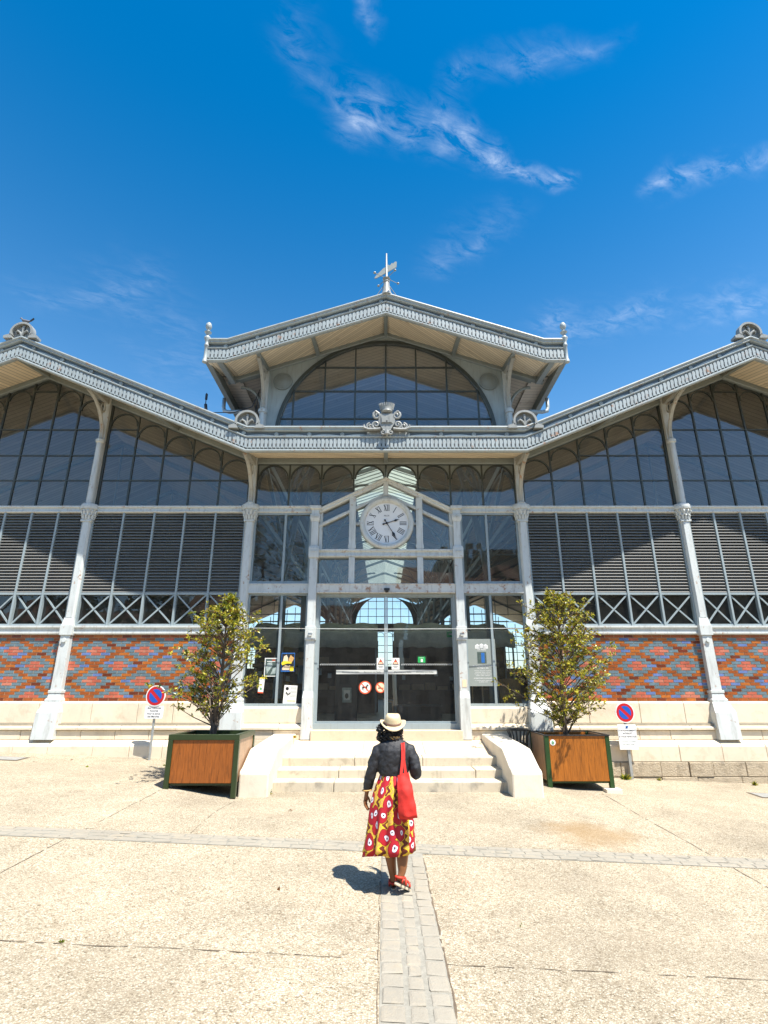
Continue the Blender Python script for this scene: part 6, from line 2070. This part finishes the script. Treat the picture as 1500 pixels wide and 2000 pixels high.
def wax_print():
    """yellow wax-print cotton: red rings with white seeds, wavy brown and red bands between"""
    m, n, l, p = new_mat('wax_print_cotton')
    uv = n.new('ShaderNodeUVMap')
    v = uv.outputs[0]
    wv = noise(n, l, v, 9, 3)
    wq = n.new('ShaderNodeTexNoise')
    wq.inputs['Scale'].default_value = 11
    l.new(v, wq.inputs['Vector'])
    w1 = n.new('ShaderNodeVectorMath'); w1.operation = 'MULTIPLY_ADD'
    l.new(wq.outputs['Color'], w1.inputs[0]); w1.inputs[1].default_value = (0.055, 0.055, 0); l.new(v, w1.inputs[2])
    vw = w1.outputs[0]
    def vor(scale, rot, off):
        q = n.new('ShaderNodeMapping')
        q.inputs['Rotation'].default_value = (0, 0, R(rot))
        q.inputs['Scale'].default_value = (scale, scale * 0.70, 1)
        q.inputs['Location'].default_value = (off, off * 0.7, 0)
        l.new(vw, q.inputs[0])
        t = n.new('ShaderNodeTexVoronoi')
        t.voronoi_dimensions = '2D'
        t.inputs['Scale'].default_value = 1
        t.inputs['Randomness'].default_value = 0.75
        l.new(q.outputs[0], t.inputs['Vector'])
        return t.outputs['Distance']
    sp = n.new('ShaderNodeSeparateXYZ')
    l.new(v, sp.inputs[0])
    # wavy vertical bands
    ph = mth(n, l, 'ADD', mth(n, l, 'MULTIPLY', sp.outputs[0], 62.0), mth(n, l, 'MULTIPLY', mth(n, l, 'SINE', mth(n, l, 'MULTIPLY', sp.outputs[1], 95.0)), 0.9))
    ph = mth(n, l, 'ADD', ph, mth(n, l, 'MULTIPLY', wv, 4.0))
    wave = mth(n, l, 'MULTIPLY', mth(n, l, 'ADD', mth(n, l, 'SINE', ph), 1.0), 0.5)
    base = ramp(n, l, wave, [(0.0, (0.13, 0.012, 0.010)), (0.24, (0.36, 0.02, 0.015)), (0.27, (0.82, 0.56, 0.02)), (0.72, (0.80, 0.50, 0.02)), (0.76, (0.82, 0.50, 0.10)), (1.0, (0.55, 0.16, 0.03))], 'CONSTANT')
    sq = noise(n, l, v, 150, 2, 0.5, 2.0)
    base = mix(n, l, ramp(n, l, sq, [(0.50, (0, 0, 0)), (0.56, (1, 1, 1))], 'CONSTANT'), base, ramp(n, l, wave, [(0, (0.20, 0.06, 0.02)), (0.27, (0.82, 0.55, 0.06)), (0.7, (0.42, 0.10, 0.02))], 'CONSTANT'))
    d = vor(8.8, 32, 1.7)
    d2 = vor(8.8, 32, 1.625)
    seed_ = ramp(n, l, d, [(0.0, (0.42, 0.006, 0.018)), (0.44, (0.16, 0.005, 0.010)), (0.47, (0.80, 0.50, 0.02))], 'CONSTANT')
    eye = ramp(n, l, d2, [(0.0, (0.02, 0.02, 0.06)), (0.06, (0.80, 0.76, 0.80)), (0.17, (0.10, 0.02, 0.10))], 'CONSTANT')
    ek = ramp(n, l, d2, [(0.0, (1, 1, 1)), (0.19, (0, 0, 0))], 'CONSTANT')
    seed_ = mix(n, l, ek, seed_, eye)
    k = ramp(n, l, d, [(0.0, (1, 1, 1)), (0.495, (0, 0, 0))], 'CONSTANT')
    col = mix(n, l, k, base, seed_)
    l.new(col, p.inputs['Base Color'])
    p.inputs['Roughness'].default_value = 0.7
    bump(n, l, p, noise(n, l, v, 420, 2), 0.15, 0.002)
    return m
WAX = wax_print()

WX, WY = 0.13, 6.2
wz = gz(WX, WY)
woman = thing('person', 'person in straw hat, black top and wax print skirt, walking to the steps', 'person', (WX, WY, wz))
# body: one skinned skeleton
V, E_, RD = [], [], []
def joint(p, r, parent=None):
    V.append(p); RD.append(r if isinstance(r, tuple) else (r, r))
    if parent is not None: E_.append((parent, len(V) - 1))
    return len(V) - 1
pel = joint((-0.02, 0, 0.88), (0.125, 0.10))
sp1 = joint((-0.025, 0, 1.02), (0.105, 0.085), pel)
sp2 = joint((-0.03, 0.0, 1.17), (0.11, 0.08), sp1)
chest = joint((-0.03, -0.005, 1.27), (0.10, 0.07), sp2)
nk = joint((-0.03, 0.005, 1.365), 0.05, chest)
nk2 = joint((-0.032, 0.02, 1.415), 0.048, nk)
hd = joint((-0.034, 0.035, 1.47), (0.072, 0.082), nk2)
hd2 = joint((-0.035, 0.035, 1.535), (0.076, 0.09), hd)
hd3 = joint((-0.035, 0.03, 1.59), (0.055, 0.062), hd2)
ns = joint((-0.034, 0.128, 1.475), 0.012, hd)
def hand_chain(w, palm_dir, side, curl, wrist):
    """palm and five unequal bent fingers"""
    d = Vector(palm_dir).normalized(); s = Vector(side).normalized(); c = Vector(curl).normalized()
    pm = joint(tuple(Vector(w) + d * 0.045), (0.030, 0.018), wrist)
    for k, (off, L) in enumerate(((0.027, 0.066), (0.010, 0.074), (-0.008, 0.070), (-0.025, 0.055))):
        b0 = Vector(w) + d * 0.082 + s * off
        k0 = joint(tuple(b0), 0.0098, pm)
        k1 = joint(tuple(b0 + d * L * 0.45 + c * 0.010), 0.0088, k0)
        k2 = joint(tuple(b0 + d * L * 0.78 + c * 0.026), 0.0080, k1)
        joint(tuple(b0 + d * L * 0.98 + c * 0.044), 0.0066, k2)
    t0 = joint(tuple(Vector(w) + d * 0.030 + s * 0.034 + c * 0.008), 0.012, pm)
    t1 = joint(tuple(Vector(w) + d * 0.062 + s * 0.050 + c * 0.020), 0.0105, t0)
    joint(tuple(Vector(w) + d * 0.090 + s * 0.050 + c * 0.034), 0.0082, t1)
shl = joint((-0.18, 0, 1.275), 0.042, chest)
el = joint((-0.262, 0.0, 1.075), 0.042, shl)
fl_ = joint((-0.287, 0.02, 0.97), 0.036, el)
wl_ = joint((-0.312, 0.04, 0.855), (0.026, 0.021), fl_)
hand_chain((-0.312, 0.04, 0.855), (-0.14, 0.14, -1), (0.35, 0.94, 0), (0.9, -0.2, -0.1), wl_)
shr = joint((0.13, 0, 1.275), 0.042, chest)
er = joint((0.205, -0.03, 1.075), 0.042, shr)
fr_ = joint((0.19, 0.08, 1.075), 0.036, er)
wr_ = joint((0.165, 0.20, 1.10), (0.026, 0.021), fr_)
hand_chain((0.165, 0.20, 1.10), (-0.45, 0.75, 0.25), (-0.3, -0.1, 0.95), (-0.8, -0.5, 0), wr_)
for hx, hy, ky, ak, ft in ((-0.085, 0, 0.05, (-0.036, 0.05, 0.10), ((-0.036, 0.045, 0.052), (-0.03, 0.14, 0.045), (-0.03, 0.235, 0.028))),
                           (0.055, 0, 0.03, (0.045, -0.085, 0.175), ((0.010, -0.105, 0.135), (0.058, -0.045, 0.085), (0.098, 0.005, 0.040)))):
    h0 = joint((hx, hy, 0.80), (0.09, 0.09), pel)
    kn = joint((hx, ky, 0.47), 0.064, h0)
    cf = joint((hx * 0.72 + ak[0] * 0.28, (ky + ak[1]) / 2 - 0.030, 0.345), (0.064, 0.068), kn)
    c2 = joint((hx * 0.4 + ak[0] * 0.6, (ky + ak[1] * 3) / 4 - 0.016, 0.225), 0.050, cf)
    an = joint(ak, 0.036, c2)
    p0 = joint(ft[0], (0.034, 0.030), an)
    p1 = joint(ft[1], (0.036, 0.022), p0)
    joint(ft[2], (0.036, 0.014), p1)
me = bpy.data.meshes.new('body')
me.from_pydata(V, E_, [])
me.materials.append(SKIN)
body = bpy.data.objects.new('body', me)
COL.objects.link(body)
body.parent = woman
sk_ = body.modifiers.new('skin', 'SKIN')
sk_.use_smooth_shade = True
for i, v in enumerate(me.skin_vertices[0].data):
    v.radius = RD[i]
    v.use_root = (i == pel)
ss = body.modifiers.new('subdivision', 'SUBSURF')
ss.levels = ss.render_levels = 2
# face, on the side turned away
b = MB()
for s in (-1, 1): b.ball((-0.034 + s * 0.030, 0.103, 1.502), 0.0125, 10, sc=(1.1, 1, 0.75))
ey = b.build('eyes', M['white'], woman, smooth=True)
b = MB()
for s in (-1, 1): b.ball((-0.034 + s * 0.030, 0.1135, 1.502), 0.006, 8, sc=(1, 0.6, 1))
b.build('iris', M['black'], ey, smooth=True)
b = MB(); b.tube([(-0.058, 0.112, 1.437), (-0.034, 0.122, 1.434), (-0.010, 0.112, 1.437)], [0.004, 0.009, 0.004], 6); b.build('mouth', SRED, woman, smooth=True)

def ell(cx, cy, rx, ry, z, n=40, f=None):
    o = []
    for j in range(n):
        a = 2 * math.pi * j / n
        k = 1.0 if f is None else f(a)
        o.append((cx + rx * k * math.cos(a), cy + ry * k * math.sin(a), z))
    return o
# jacket with sleeves, fused by a fine remesh and lightly creased
b = MB()
b.loft([ell(-0.030, 0, 0.142, 0.112, 1.025), ell(-0.032, 0, 0.158, 0.122, 1.075), ell(-0.032, 0, 0.168, 0.125, 1.15), ell(-0.030, -0.003, 0.178, 0.122, 1.22), ell(-0.028, -0.004, 0.182, 0.115, 1.28),
        ell(-0.028, -0.002, 0.168, 0.10, 1.33), ell(-0.029, 0.0, 0.115, 0.082, 1.362), ell(-0.03, 0.002, 0.075, 0.068, 1.382), ell(-0.03, 0.006, 0.068, 0.064, 1.402)])
b.tube([(-0.13, 0, 1.30), (-0.185, 0.0, 1.27), (-0.225, 0.0, 1.19), (-0.255, 0.0, 1.09), (-0.272, 0.01, 1.02), (-0.292, 0.025, 0.95), (-0.304, 0.035, 0.893)], [0.060, 0.068, 0.062, 0.058, 0.055, 0.052, 0.048], 14)
b.tube([(0.08, 0, 1.30), (0.138, 0.0, 1.27), (0.175, -0.012, 1.19), (0.198, -0.028, 1.10), (0.205, -0.02, 1.055), (0.195, 0.06, 1.055), (0.178, 0.15, 1.075)], [0.060, 0.068, 0.063, 0.060, 0.060, 0.056, 0.048], 14)
jk = b.build('jacket', JACK, woman, smooth=True)
rm = jk.modifiers.new('remesh', 'REMESH'); rm.mode = 'VOXEL'; rm.voxel_size = 0.008; rm.use_smooth_shade = True
sm = jk.modifiers.new('smooth', 'SMOOTH'); sm.iterations = 4
ct = bpy.data.textures.new('creases', 'CLOUDS'); ct.noise_scale = 0.085; ct.noise_depth = 2
dp = jk.modifiers.new('creases', 'DISPLACE'); dp.texture = ct; dp.strength = 0.030; dp.mid_level = 0.5
b = MB()
b.lathe([(0.072, 0.0), (0.076, 0.012), (0.074, 0.03), (0.066, 0.034), (0.066, 0.0)], (-0.03, 0.004, 1.383), 20); b.tube([(-0.306 + 0.049 * math.cos(R(30 * i)), 0.037 + 0.049 * math.sin(R(30 * i)), 0.892 + 0.004 * math.cos(R(30 * i))) for i in range(13)], 0.006, 6)
b.build('collar_and_cuff_trim', M['print_tan'], woman, smooth=True)

# skirt: a flaring loft with folds, laid out with a cloth-width UV
b = MB()
NS, rows = 120, []
prof = [(1.06, -0.030, 0.136, 0.108, 0.0), (1.03, -0.030, 0.150, 0.116, 0.02), (0.97, -0.034, 0.172, 0.135, 0.03), (0.88, -0.042, 0.196, 0.158, 0.045), (0.76, -0.050, 0.212, 0.172, 0.065), (0.62, -0.056, 0.218, 0.180, 0.09), (0.48, -0.064, 0.224, 0.188, 0.11), (0.40, -0.070, 0.229, 0.194, 0.125), (0.345, -0.076, 0.233, 0.198, 0.135)]
for z, cx, rx, ry, am in prof:
    ring = []
    for j in range(NS):
        a = 2 * math.pi * j / NS
        k = 1 + 1.25 * am * (0.55 * math.sin(9 * a + 1.3 + z) + 0.35 * math.sin(14 * a + 0.4 - 2 * z) + 0.3 * math.sin(5 * a + 2))
        lag = max(0.0, math.cos(a - math.pi)) ** 6                         # the hem trails out to the left
        fl2 = (1.06 - z) / 0.72
        zz_ = z - 0.035 * lag * fl2 ** 2 + 0.006 * math.sin(9 * a + 1.3) * fl2
        ring.append((cx + rx * k * math.cos(a) - 0.035 * lag * fl2 ** 2, ry * k * math.sin(a) - 0.02 * fl2 * lag, zz_))
    rows.append(ring)
b.loft(rows, cap=False)
sk = b.build('skirt', WAX, woman, smooth=True)
uvl = sk.data.uv_layers.new(name='cloth')
for poly in sk.data.polygons:
    js = [sk.data.loops[li].vertex_index % NS for li in poly.loop_indices]
    wrap = max(js) - min(js) > NS / 2
    for li, j in zip(poly.loop_indices, js):
        vi = sk.data.loops[li].vertex_index
        jj = j + NS if (wrap and j < NS / 2) else j
        uvl.data[li].uv = (jj / NS * 1.36, prof[vi // NS][0])
so = sk.modifiers.new('thickness', 'SOLIDIFY'); so.thickness = 0.004

# hair
b = MB()
r = random.Random(12)
for i in range(560):
    a, e = r.uniform(0, 2 * math.pi), r.uniform(-0.75, 0.95)
    k = 0.080 + 0.020 * r.random()
    px, py, pz = math.cos(a) * math.cos(e) * k, math.sin(a) * math.cos(e) * k, math.sin(e) * k * 0.9
    if py > 0.045 and pz < 0.05: continue
    drop = 0.070 if pz < 0.0 else 0.0
    ex = -0.050 * max(0, -px / 0.08) - 0.004
    c = Vector((-0.035 + px + ex, 0.028 + py, 1.485 + pz - drop * r.random()))
    q = r.uniform(0.010, 0.018)
    ph = r.uniform(0, 6.28)
    b.tube([c + Vector((q * math.cos(ph + 1.25 * j), q * math.sin(ph + 1.25 * j), -0.007 * j)) for j in range(7)], 0.0058, 4)
b.ball((-0.035, 0.025, 1.50), 0.086, 14, sc=(1.0, 1.0, 0.95))
b.ball((-0.048, 0.0, 1.435), 0.068, 12, sc=(1.15, 0.8, 0.75))
b.build('hair', HAIR, woman, smooth=True)

# hat
b = MB()
NB = 48
def hatring(rx, ry, fz):
    o = []
    for j in range(NB):
        a = 2 * math.pi * j / NB
        o.append((rx * math.cos(a), ry * math.sin(a), fz(a)))
    return o
brimz = lambda k: (lambda a: (0.036 * math.cos(a) ** 2 - 0.026 * max(0, -math.sin(a)) - 0.014 * max(0, math.sin(a))) * k)
rings = [hatring(0.126, 0.142, lambda a: brimz(1.0)(a) - 0.004), hatring(0.128, 0.144, brimz(1.0)), hatring(0.112, 0.126, brimz(0.55)), hatring(0.092, 0.106, brimz(0.12)), hatring(0.085, 0.099, lambda a: 0.008)]
rings += [hatring(0.082, 0.096, lambda a: 0.030), hatring(0.077, 0.092, lambda a: 0.058), hatring(0.071, 0.087, lambda a: 0.086 - 0.004 * math.sin(a)), hatring(0.060, 0.076, lambda a: 0.106 - 0.006 * math.sin(a) - 0.012 * math.sin(a) ** 2), hatring(0.040, 0.060, lambda a: 0.111 - 0.006 * math.sin(a) - 0.018 * math.sin(a) ** 2),
          hatring(0.016, 0.040, lambda a: 0.094), hatring(0.002, 0.004, lambda a: 0.090)]
b.loft(rings)
ht = b.build('straw_hat', STRAW, woman, loc=(-0.036, 0.026, 1.532), smooth=True)
ht.rotation_euler = (R(15), R(1), R(4))
ht.scale = (1.08, 1.08, 0.96)
hb = MB()
hb.loft([hatring(0.0875, 0.1015, lambda a: 0.008), hatring(0.0868, 0.100, lambda a: 0.028), hatring(0.084, 0.0975, lambda a: 0.029)], cap=False)
hb.build('hat_band', BAND, ht, smooth=True)

# sandals
def sandal(heel, toe, roll, name='sandal'):
    h, t_ = Vector(heel), Vector(toe)
    d = (t_ - h); L = d.length; d.normalize()
    up = Vector(roll).normalized(); sd = d.cross(up).normalized(); up = sd.cross(d).normalized()
    def ring(k, z):
        o = []
        for i in range(22):
            a = 2 * math.pi * i / 22
            x = 0.5 - 0.5 * math.cos(a) if False else 0.5 + 0.5 * math.cos(a)
            w = (0.034 + 0.014 * x - 0.010 * math.sin(x * math.pi) ) * math.copysign(abs(math.sin(a)) ** 0.7, math.sin(a))
            o.append(h + d * (L * (x - 0.5) * k + L * 0.5) + sd * w * k + up * z)
        return o
    b = MB()
    b.loft([ring(0.97, -0.012), ring(1.0, -0.006), ring(1.0, 0.008)], 0)
    b.loft([ring(1.0, 0.0085), ring(0.99, 0.018)], 1)
    s_ = b.build(name, [SOLE, M['dark_metal']], woman, smooth=False)
    b = MB()
    def strap(x, hgt, wd, back=False):
        pts = []
        for i in range(11):
            a = math.pi * i / 10
            pts.append(h + d * (L * x) + sd * 0.046 * math.cos(a) + up * (0.016 + hgt * math.sin(a)))
        b.tube(pts, wd, 6, flat=(0.35, 1.0) if False else None)
    strap(0.72, 0.040, 0.012); strap(0.45, 0.062, 0.010)
    pts = []
    for i in range(13):                                   # ankle and heel strap
        a = 2 * math.pi * i / 12
        pts.append(h + d * (0.052 + 0.050 * math.cos(a)) + sd * 0.040 * math.sin(a) + up * (0.062 + 0.012 * math.cos(a)))
    b.tube(pts, 0.011, 6)
    for s in (-1, 1): b.tube([h + d * 0.05 + sd * 0.04 * s + up * 0.016, h + d * 0.05 + sd * 0.042 * s + up * 0.062], 0.009, 6)
    b.build('straps', SRED, s_, smooth=True)
sandal((-0.040, 0.010, 0.014), (-0.022, 0.255, 0.014), (0, 0, 1))
sandal((-0.022, -0.150, 0.118), (0.118, 0.015, 0.014), (0.38, 0.42, 0.80))

# tote bag on the right shoulder, a thing she carries
bag = thing('tote_bag', 'plain red canvas tote bag hanging from the shoulder of the person in the hat', 'tote bag', (WX, WY, wz))
b = MB()
def bagring(xa, xb, yc, th, z, sk2=0.0):
    n = 10
    o = []
    for i in range(n + 1):
        u = i / n
        o.append((xa + (xb - xa) * u, yc - th * (0.35 + 0.65 * math.sin(math.pi * u)) + 0.004 * math.sin(u * 9 + z * 20), z + sk2 * u))
    for i in range(n + 1):
        u = 1 - i / n
        o.append((xa + (xb - xa) * u, yc + th * (0.35 + 0.65 * math.sin(math.pi * u)), z + sk2 * u))
    return o
YB = -0.235
b.loft([bagring(0.020, 0.200, YB + 0.01, 0.020, 0.672, 0.012), bagring(0.012, 0.196, YB + 0.008, 0.042, 0.70, 0.008), bagring(0.008, 0.180, YB + 0.01, 0.048, 0.80, 0.012), bagring(0.006, 0.155, YB + 0.02, 0.036, 0.92, 0.02), bagring(0.004, 0.128, YB + 0.045, 0.022, 1.02, 0.03), bagring(0.006, 0.118, YB + 0.055, 0.012, 1.058, 0.03)])
bb = b.build('bag_body', BAG, bag, smooth=False)
sd_ = bb.modifiers.new('subdivision', 'SUBSURF'); sd_.subdivision_type = 'SIMPLE'; sd_.levels = sd_.render_levels = 3
bt = bpy.data.textures.new('bag_creases', 'CLOUDS'); bt.noise_scale = 0.11; bt.noise_depth = 1
bd_ = bb.modifiers.new('creases', 'DISPLACE'); bd_.texture = bt; bd_.strength = 0.030; bd_.mid_level = 0.5
bb.data.polygons.foreach_set('use_smooth', [True] * len(bb.data.polygons)); bb.data.set_sharp_from_angle(angle=R(50))
for xo, yo in ((0.040, -0.188), (0.092, -0.176)):
    b = MB()
    sx0 = 0.068 + (xo - 0.066) * 0.25
    path = [(xo, yo, 1.05), (sx0 - 0.002, -0.150, 1.20), (sx0, -0.128, 1.29), (sx0 - 0.002, -0.092, 1.345), (sx0 - 0.004, -0.03, 1.358), (sx0 - 0.004, 0.04, 1.352), (sx0, 0.10, 1.30), (sx0 + 0.02, 0.125, 1.20), (sx0 + 0.05, 0.12, 1.12)]
    w = 0.0135
    rings = []
    for i, p_ in enumerate(path):
        q = Vector(p_)
        t_ = (Vector(path[min(i + 1, len(path) - 1)]) - Vector(path[max(i - 1, 0)])).normalized()
        s_ = Vector((1, 0, 0)); nn = s_.cross(t_).normalized()
        rings.append([q - s_ * w - nn * 0.002, q + s_ * w - nn * 0.002, q + s_ * w + nn * 0.002, q - s_ * w + nn * 0.002])
    b.loft(rings)
    b.build('strap', BAG, bag)

rdm = MB()
xs_, ys_ = [-300, -14, -8, -2, 4, 9, 14, 300], [-300, -60, -8, -5.0]
rdm.add([(x, y, gz(x, y) + 0.006) for y in ys_ for x in xs_], [(j * 8 + i, j * 8 + i + 1, (j + 1) * 8 + i + 1, (j + 1) * 8 + i) for j in range(3) for i in range(7)])
tag(rdm.build('road', simple('worn_asphalt', (0.055, 0.053, 0.050), 0.8, 0.3, 3), recalc=False), kind='structure')
pv = MB()
for y0, y1 in ((-19.0, -15.5),):
    pv.add([(x, y, gz(x, y) + 0.012) for y in (y0, y1) for x in xs_], [(i, i + 1, i + 9, i + 8) for i in range(7)])
tag(pv.build('pavement', simple('pale_kerb_paving', (0.30, 0.27, 0.23), 0.85, 0.3, 3), recalc=False), kind='structure')
mk = MB()
for k in range(9): mk.add([(x, y, gz(x, y) + 0.012) for x, y in ((1.5 + k * 1.1, -12), (2.0 + k * 1.1, -12), (2.0 + k * 1.1, -8.4), (1.5 + k * 1.1, -8.4))], [(0, 1, 2, 3)])
for k in range(8): mk.add([(x, y, gz(x, y) + 0.012) for x, y in ((-20 + k * 2.4, -10.1), (-18.6 + k * 2.4, -10.1), (-18.6 + k * 2.4, -9.9), (-20 + k * 2.4, -9.9))], [(0, 1, 2, 3)])
tag(mk.build('road_markings', M['white'], recalc=False), kind='structure')
# ------------------------------------------------------------------ across the square behind the camera: what the glass mirrors
WALLM = stone('old_town_stone', (0.38, 0.33, 0.26), amt=0.4, grey=0.4)
TILE = simple('old_roof_tiles', (0.16, 0.075, 0.045), 0.9, 0.4, 4, bmp=0.6, bscale=14)
DARKW = simple('dark_window_glass', (0.03, 0.035, 0.04), 0.15, 0.2)
def house(x0, x1, y, d, h, rh, label, chim):
    t = thing('stone_house', label, 'house', ((x0 + x1) / 2, y, 0), group='old houses across the square')
    hw = (x1 - x0) / 2
    b = MB(); b.box(-hw, hw, -d, 0, -1, h); b.build('wall', WALLM, t)
    b = MB()
    pr = [(0.5, h - 0.02), (-d / 2, h + rh), (-d - 0.5, h - 0.02)]
    b.loft([[(xx, yy, zz) for yy, zz in pr] for xx in (-hw - 0.3, hw + 0.3)])
    rf = b.build('roof', TILE, t)
    b = MB()
    for c in chim: b.box(c - 0.45, c + 0.45, -d / 2 - 0.4, -d / 2 + 0.4, h, h + rh + 1.5); b.box(c - 0.3, c + 0.3, -d / 2 - 0.25, -d / 2 + 0.25, h + rh + 1.5, h + rh + 1.9)
    if chim: b.build('chimney', WALLM, rf)
    b = MB()
    for fz in range(int(h // 3)):
        k = -hw + 1.2
        while k < hw - 1.2:
            b.box(k, k + 1.0, -0.1, 0.02, fz * 3.1 + 0.9, fz * 3.1 + 2.6); k += 2.4
    b.build('windows', DARKW, t)
house(3, 12, -24, 9, 11.5, 3.0, 'pale stone house with one wide chimney across the square, behind the viewpoint', (2.5,))
house(12.2, 22, -20, 9, 11.0, 2.6, 'lower stone house with two chimneys across the square, behind the viewpoint', (-3, 1.5))
house(22.3, 36, -19, 9, 10.5, 2.6, 'long stone house with a narrow chimney across the square, behind the viewpoint', (-4,))
house(-21.7, 2.8, -38, 9, 11.0, 3.0, 'long dim stone house with three chimneys behind the tallest tree across the square', (-6, 0, 6))
house(-40, -22, -30, 9, 9.0, 2.6, 'wide low stone house beyond the trees, behind the viewpoint', ())
t = thing('crenellated_tower', 'square crenellated town hall tower rising behind the houses across the square', 'tower', (14.5, -44, 0))
b = MB(); b.box(-5, 5, -8, 0, -1, 20); b.build('wall', WALLM, t)
b = MB()
for k in range(7): b.box(-5.3 + k * 1.6, -4.3 + k * 1.6, -0.3, 0.4, 20.01, 21.2)
b.box(-5.4, 5.4, -8.3, 0.45, 19.2, 20.0); b.build('battlement', WALLM, t)
TLEAF = [leaf_mat('square_leaf_dark', (0.030, 0.052, 0.012), 0.25), leaf_mat('square_leaf_light', (0.075, 0.095, 0.018), 0.25)]
def square_tree(x, y, h, rad, seed, label):
    r = random.Random(seed)
    t = thing('plane_tree', label, 'tree', (x, y, gz(x, y)), group='trees across the square')
    b = MB(); b.tube([(0, 0, -0.3), (0.1, 0, h * 0.3), (0, 0.1, h * 0.75)], [0.28, 0.22, 0.08], 9)
    for k in range(10):
        a = r.uniform(0, 6.28); b.tube([(0.05, 0, h * 0.32), (rad * 0.6 * math.cos(a), rad * 0.6 * math.sin(a), h * r.uniform(0.5, 0.85))], [0.09, 0.03], 5)
    b.build('trunk', BARK, t, smooth=True)
    b = MB()
    for k in range(70):
        a, u = r.uniform(0, 6.28), r.random() ** 0.5
        zc = h * r.uniform(0.38, 0.95)
        rr_ = rad * math.sin(math.pi * min(1, max(0.12, (zc / h - 0.28) / 0.74))) ** 0.6
        c = Vector((rr_ * u * math.cos(a), rr_ * u * math.sin(a), zc))
        for j in range(38):
            p = c + Vector((r.gauss(0, 1), r.gauss(0, 1), r.gauss(0, 1))) * 0.42
            leaf(b, p, Vector((r.gauss(0, 1), r.gauss(0, 1), r.gauss(0, 0.7))), r.uniform(0.22, 0.38), 0.10, r, r.choice((0, 0, 1)))
    b.build('crown', TLEAF, t, recalc=False)
square_tree(-16, -13, 9.5, 3.4, 2, 'broad plane tree second in the row across the square')
square_tree(-23, -14, 10, 3.6, 3, 'plane tree at the far end of the row across the square')
square_tree(-10.0, -21, 18, 4.6, 4, 'tallest plane tree, standing behind the row across the square')
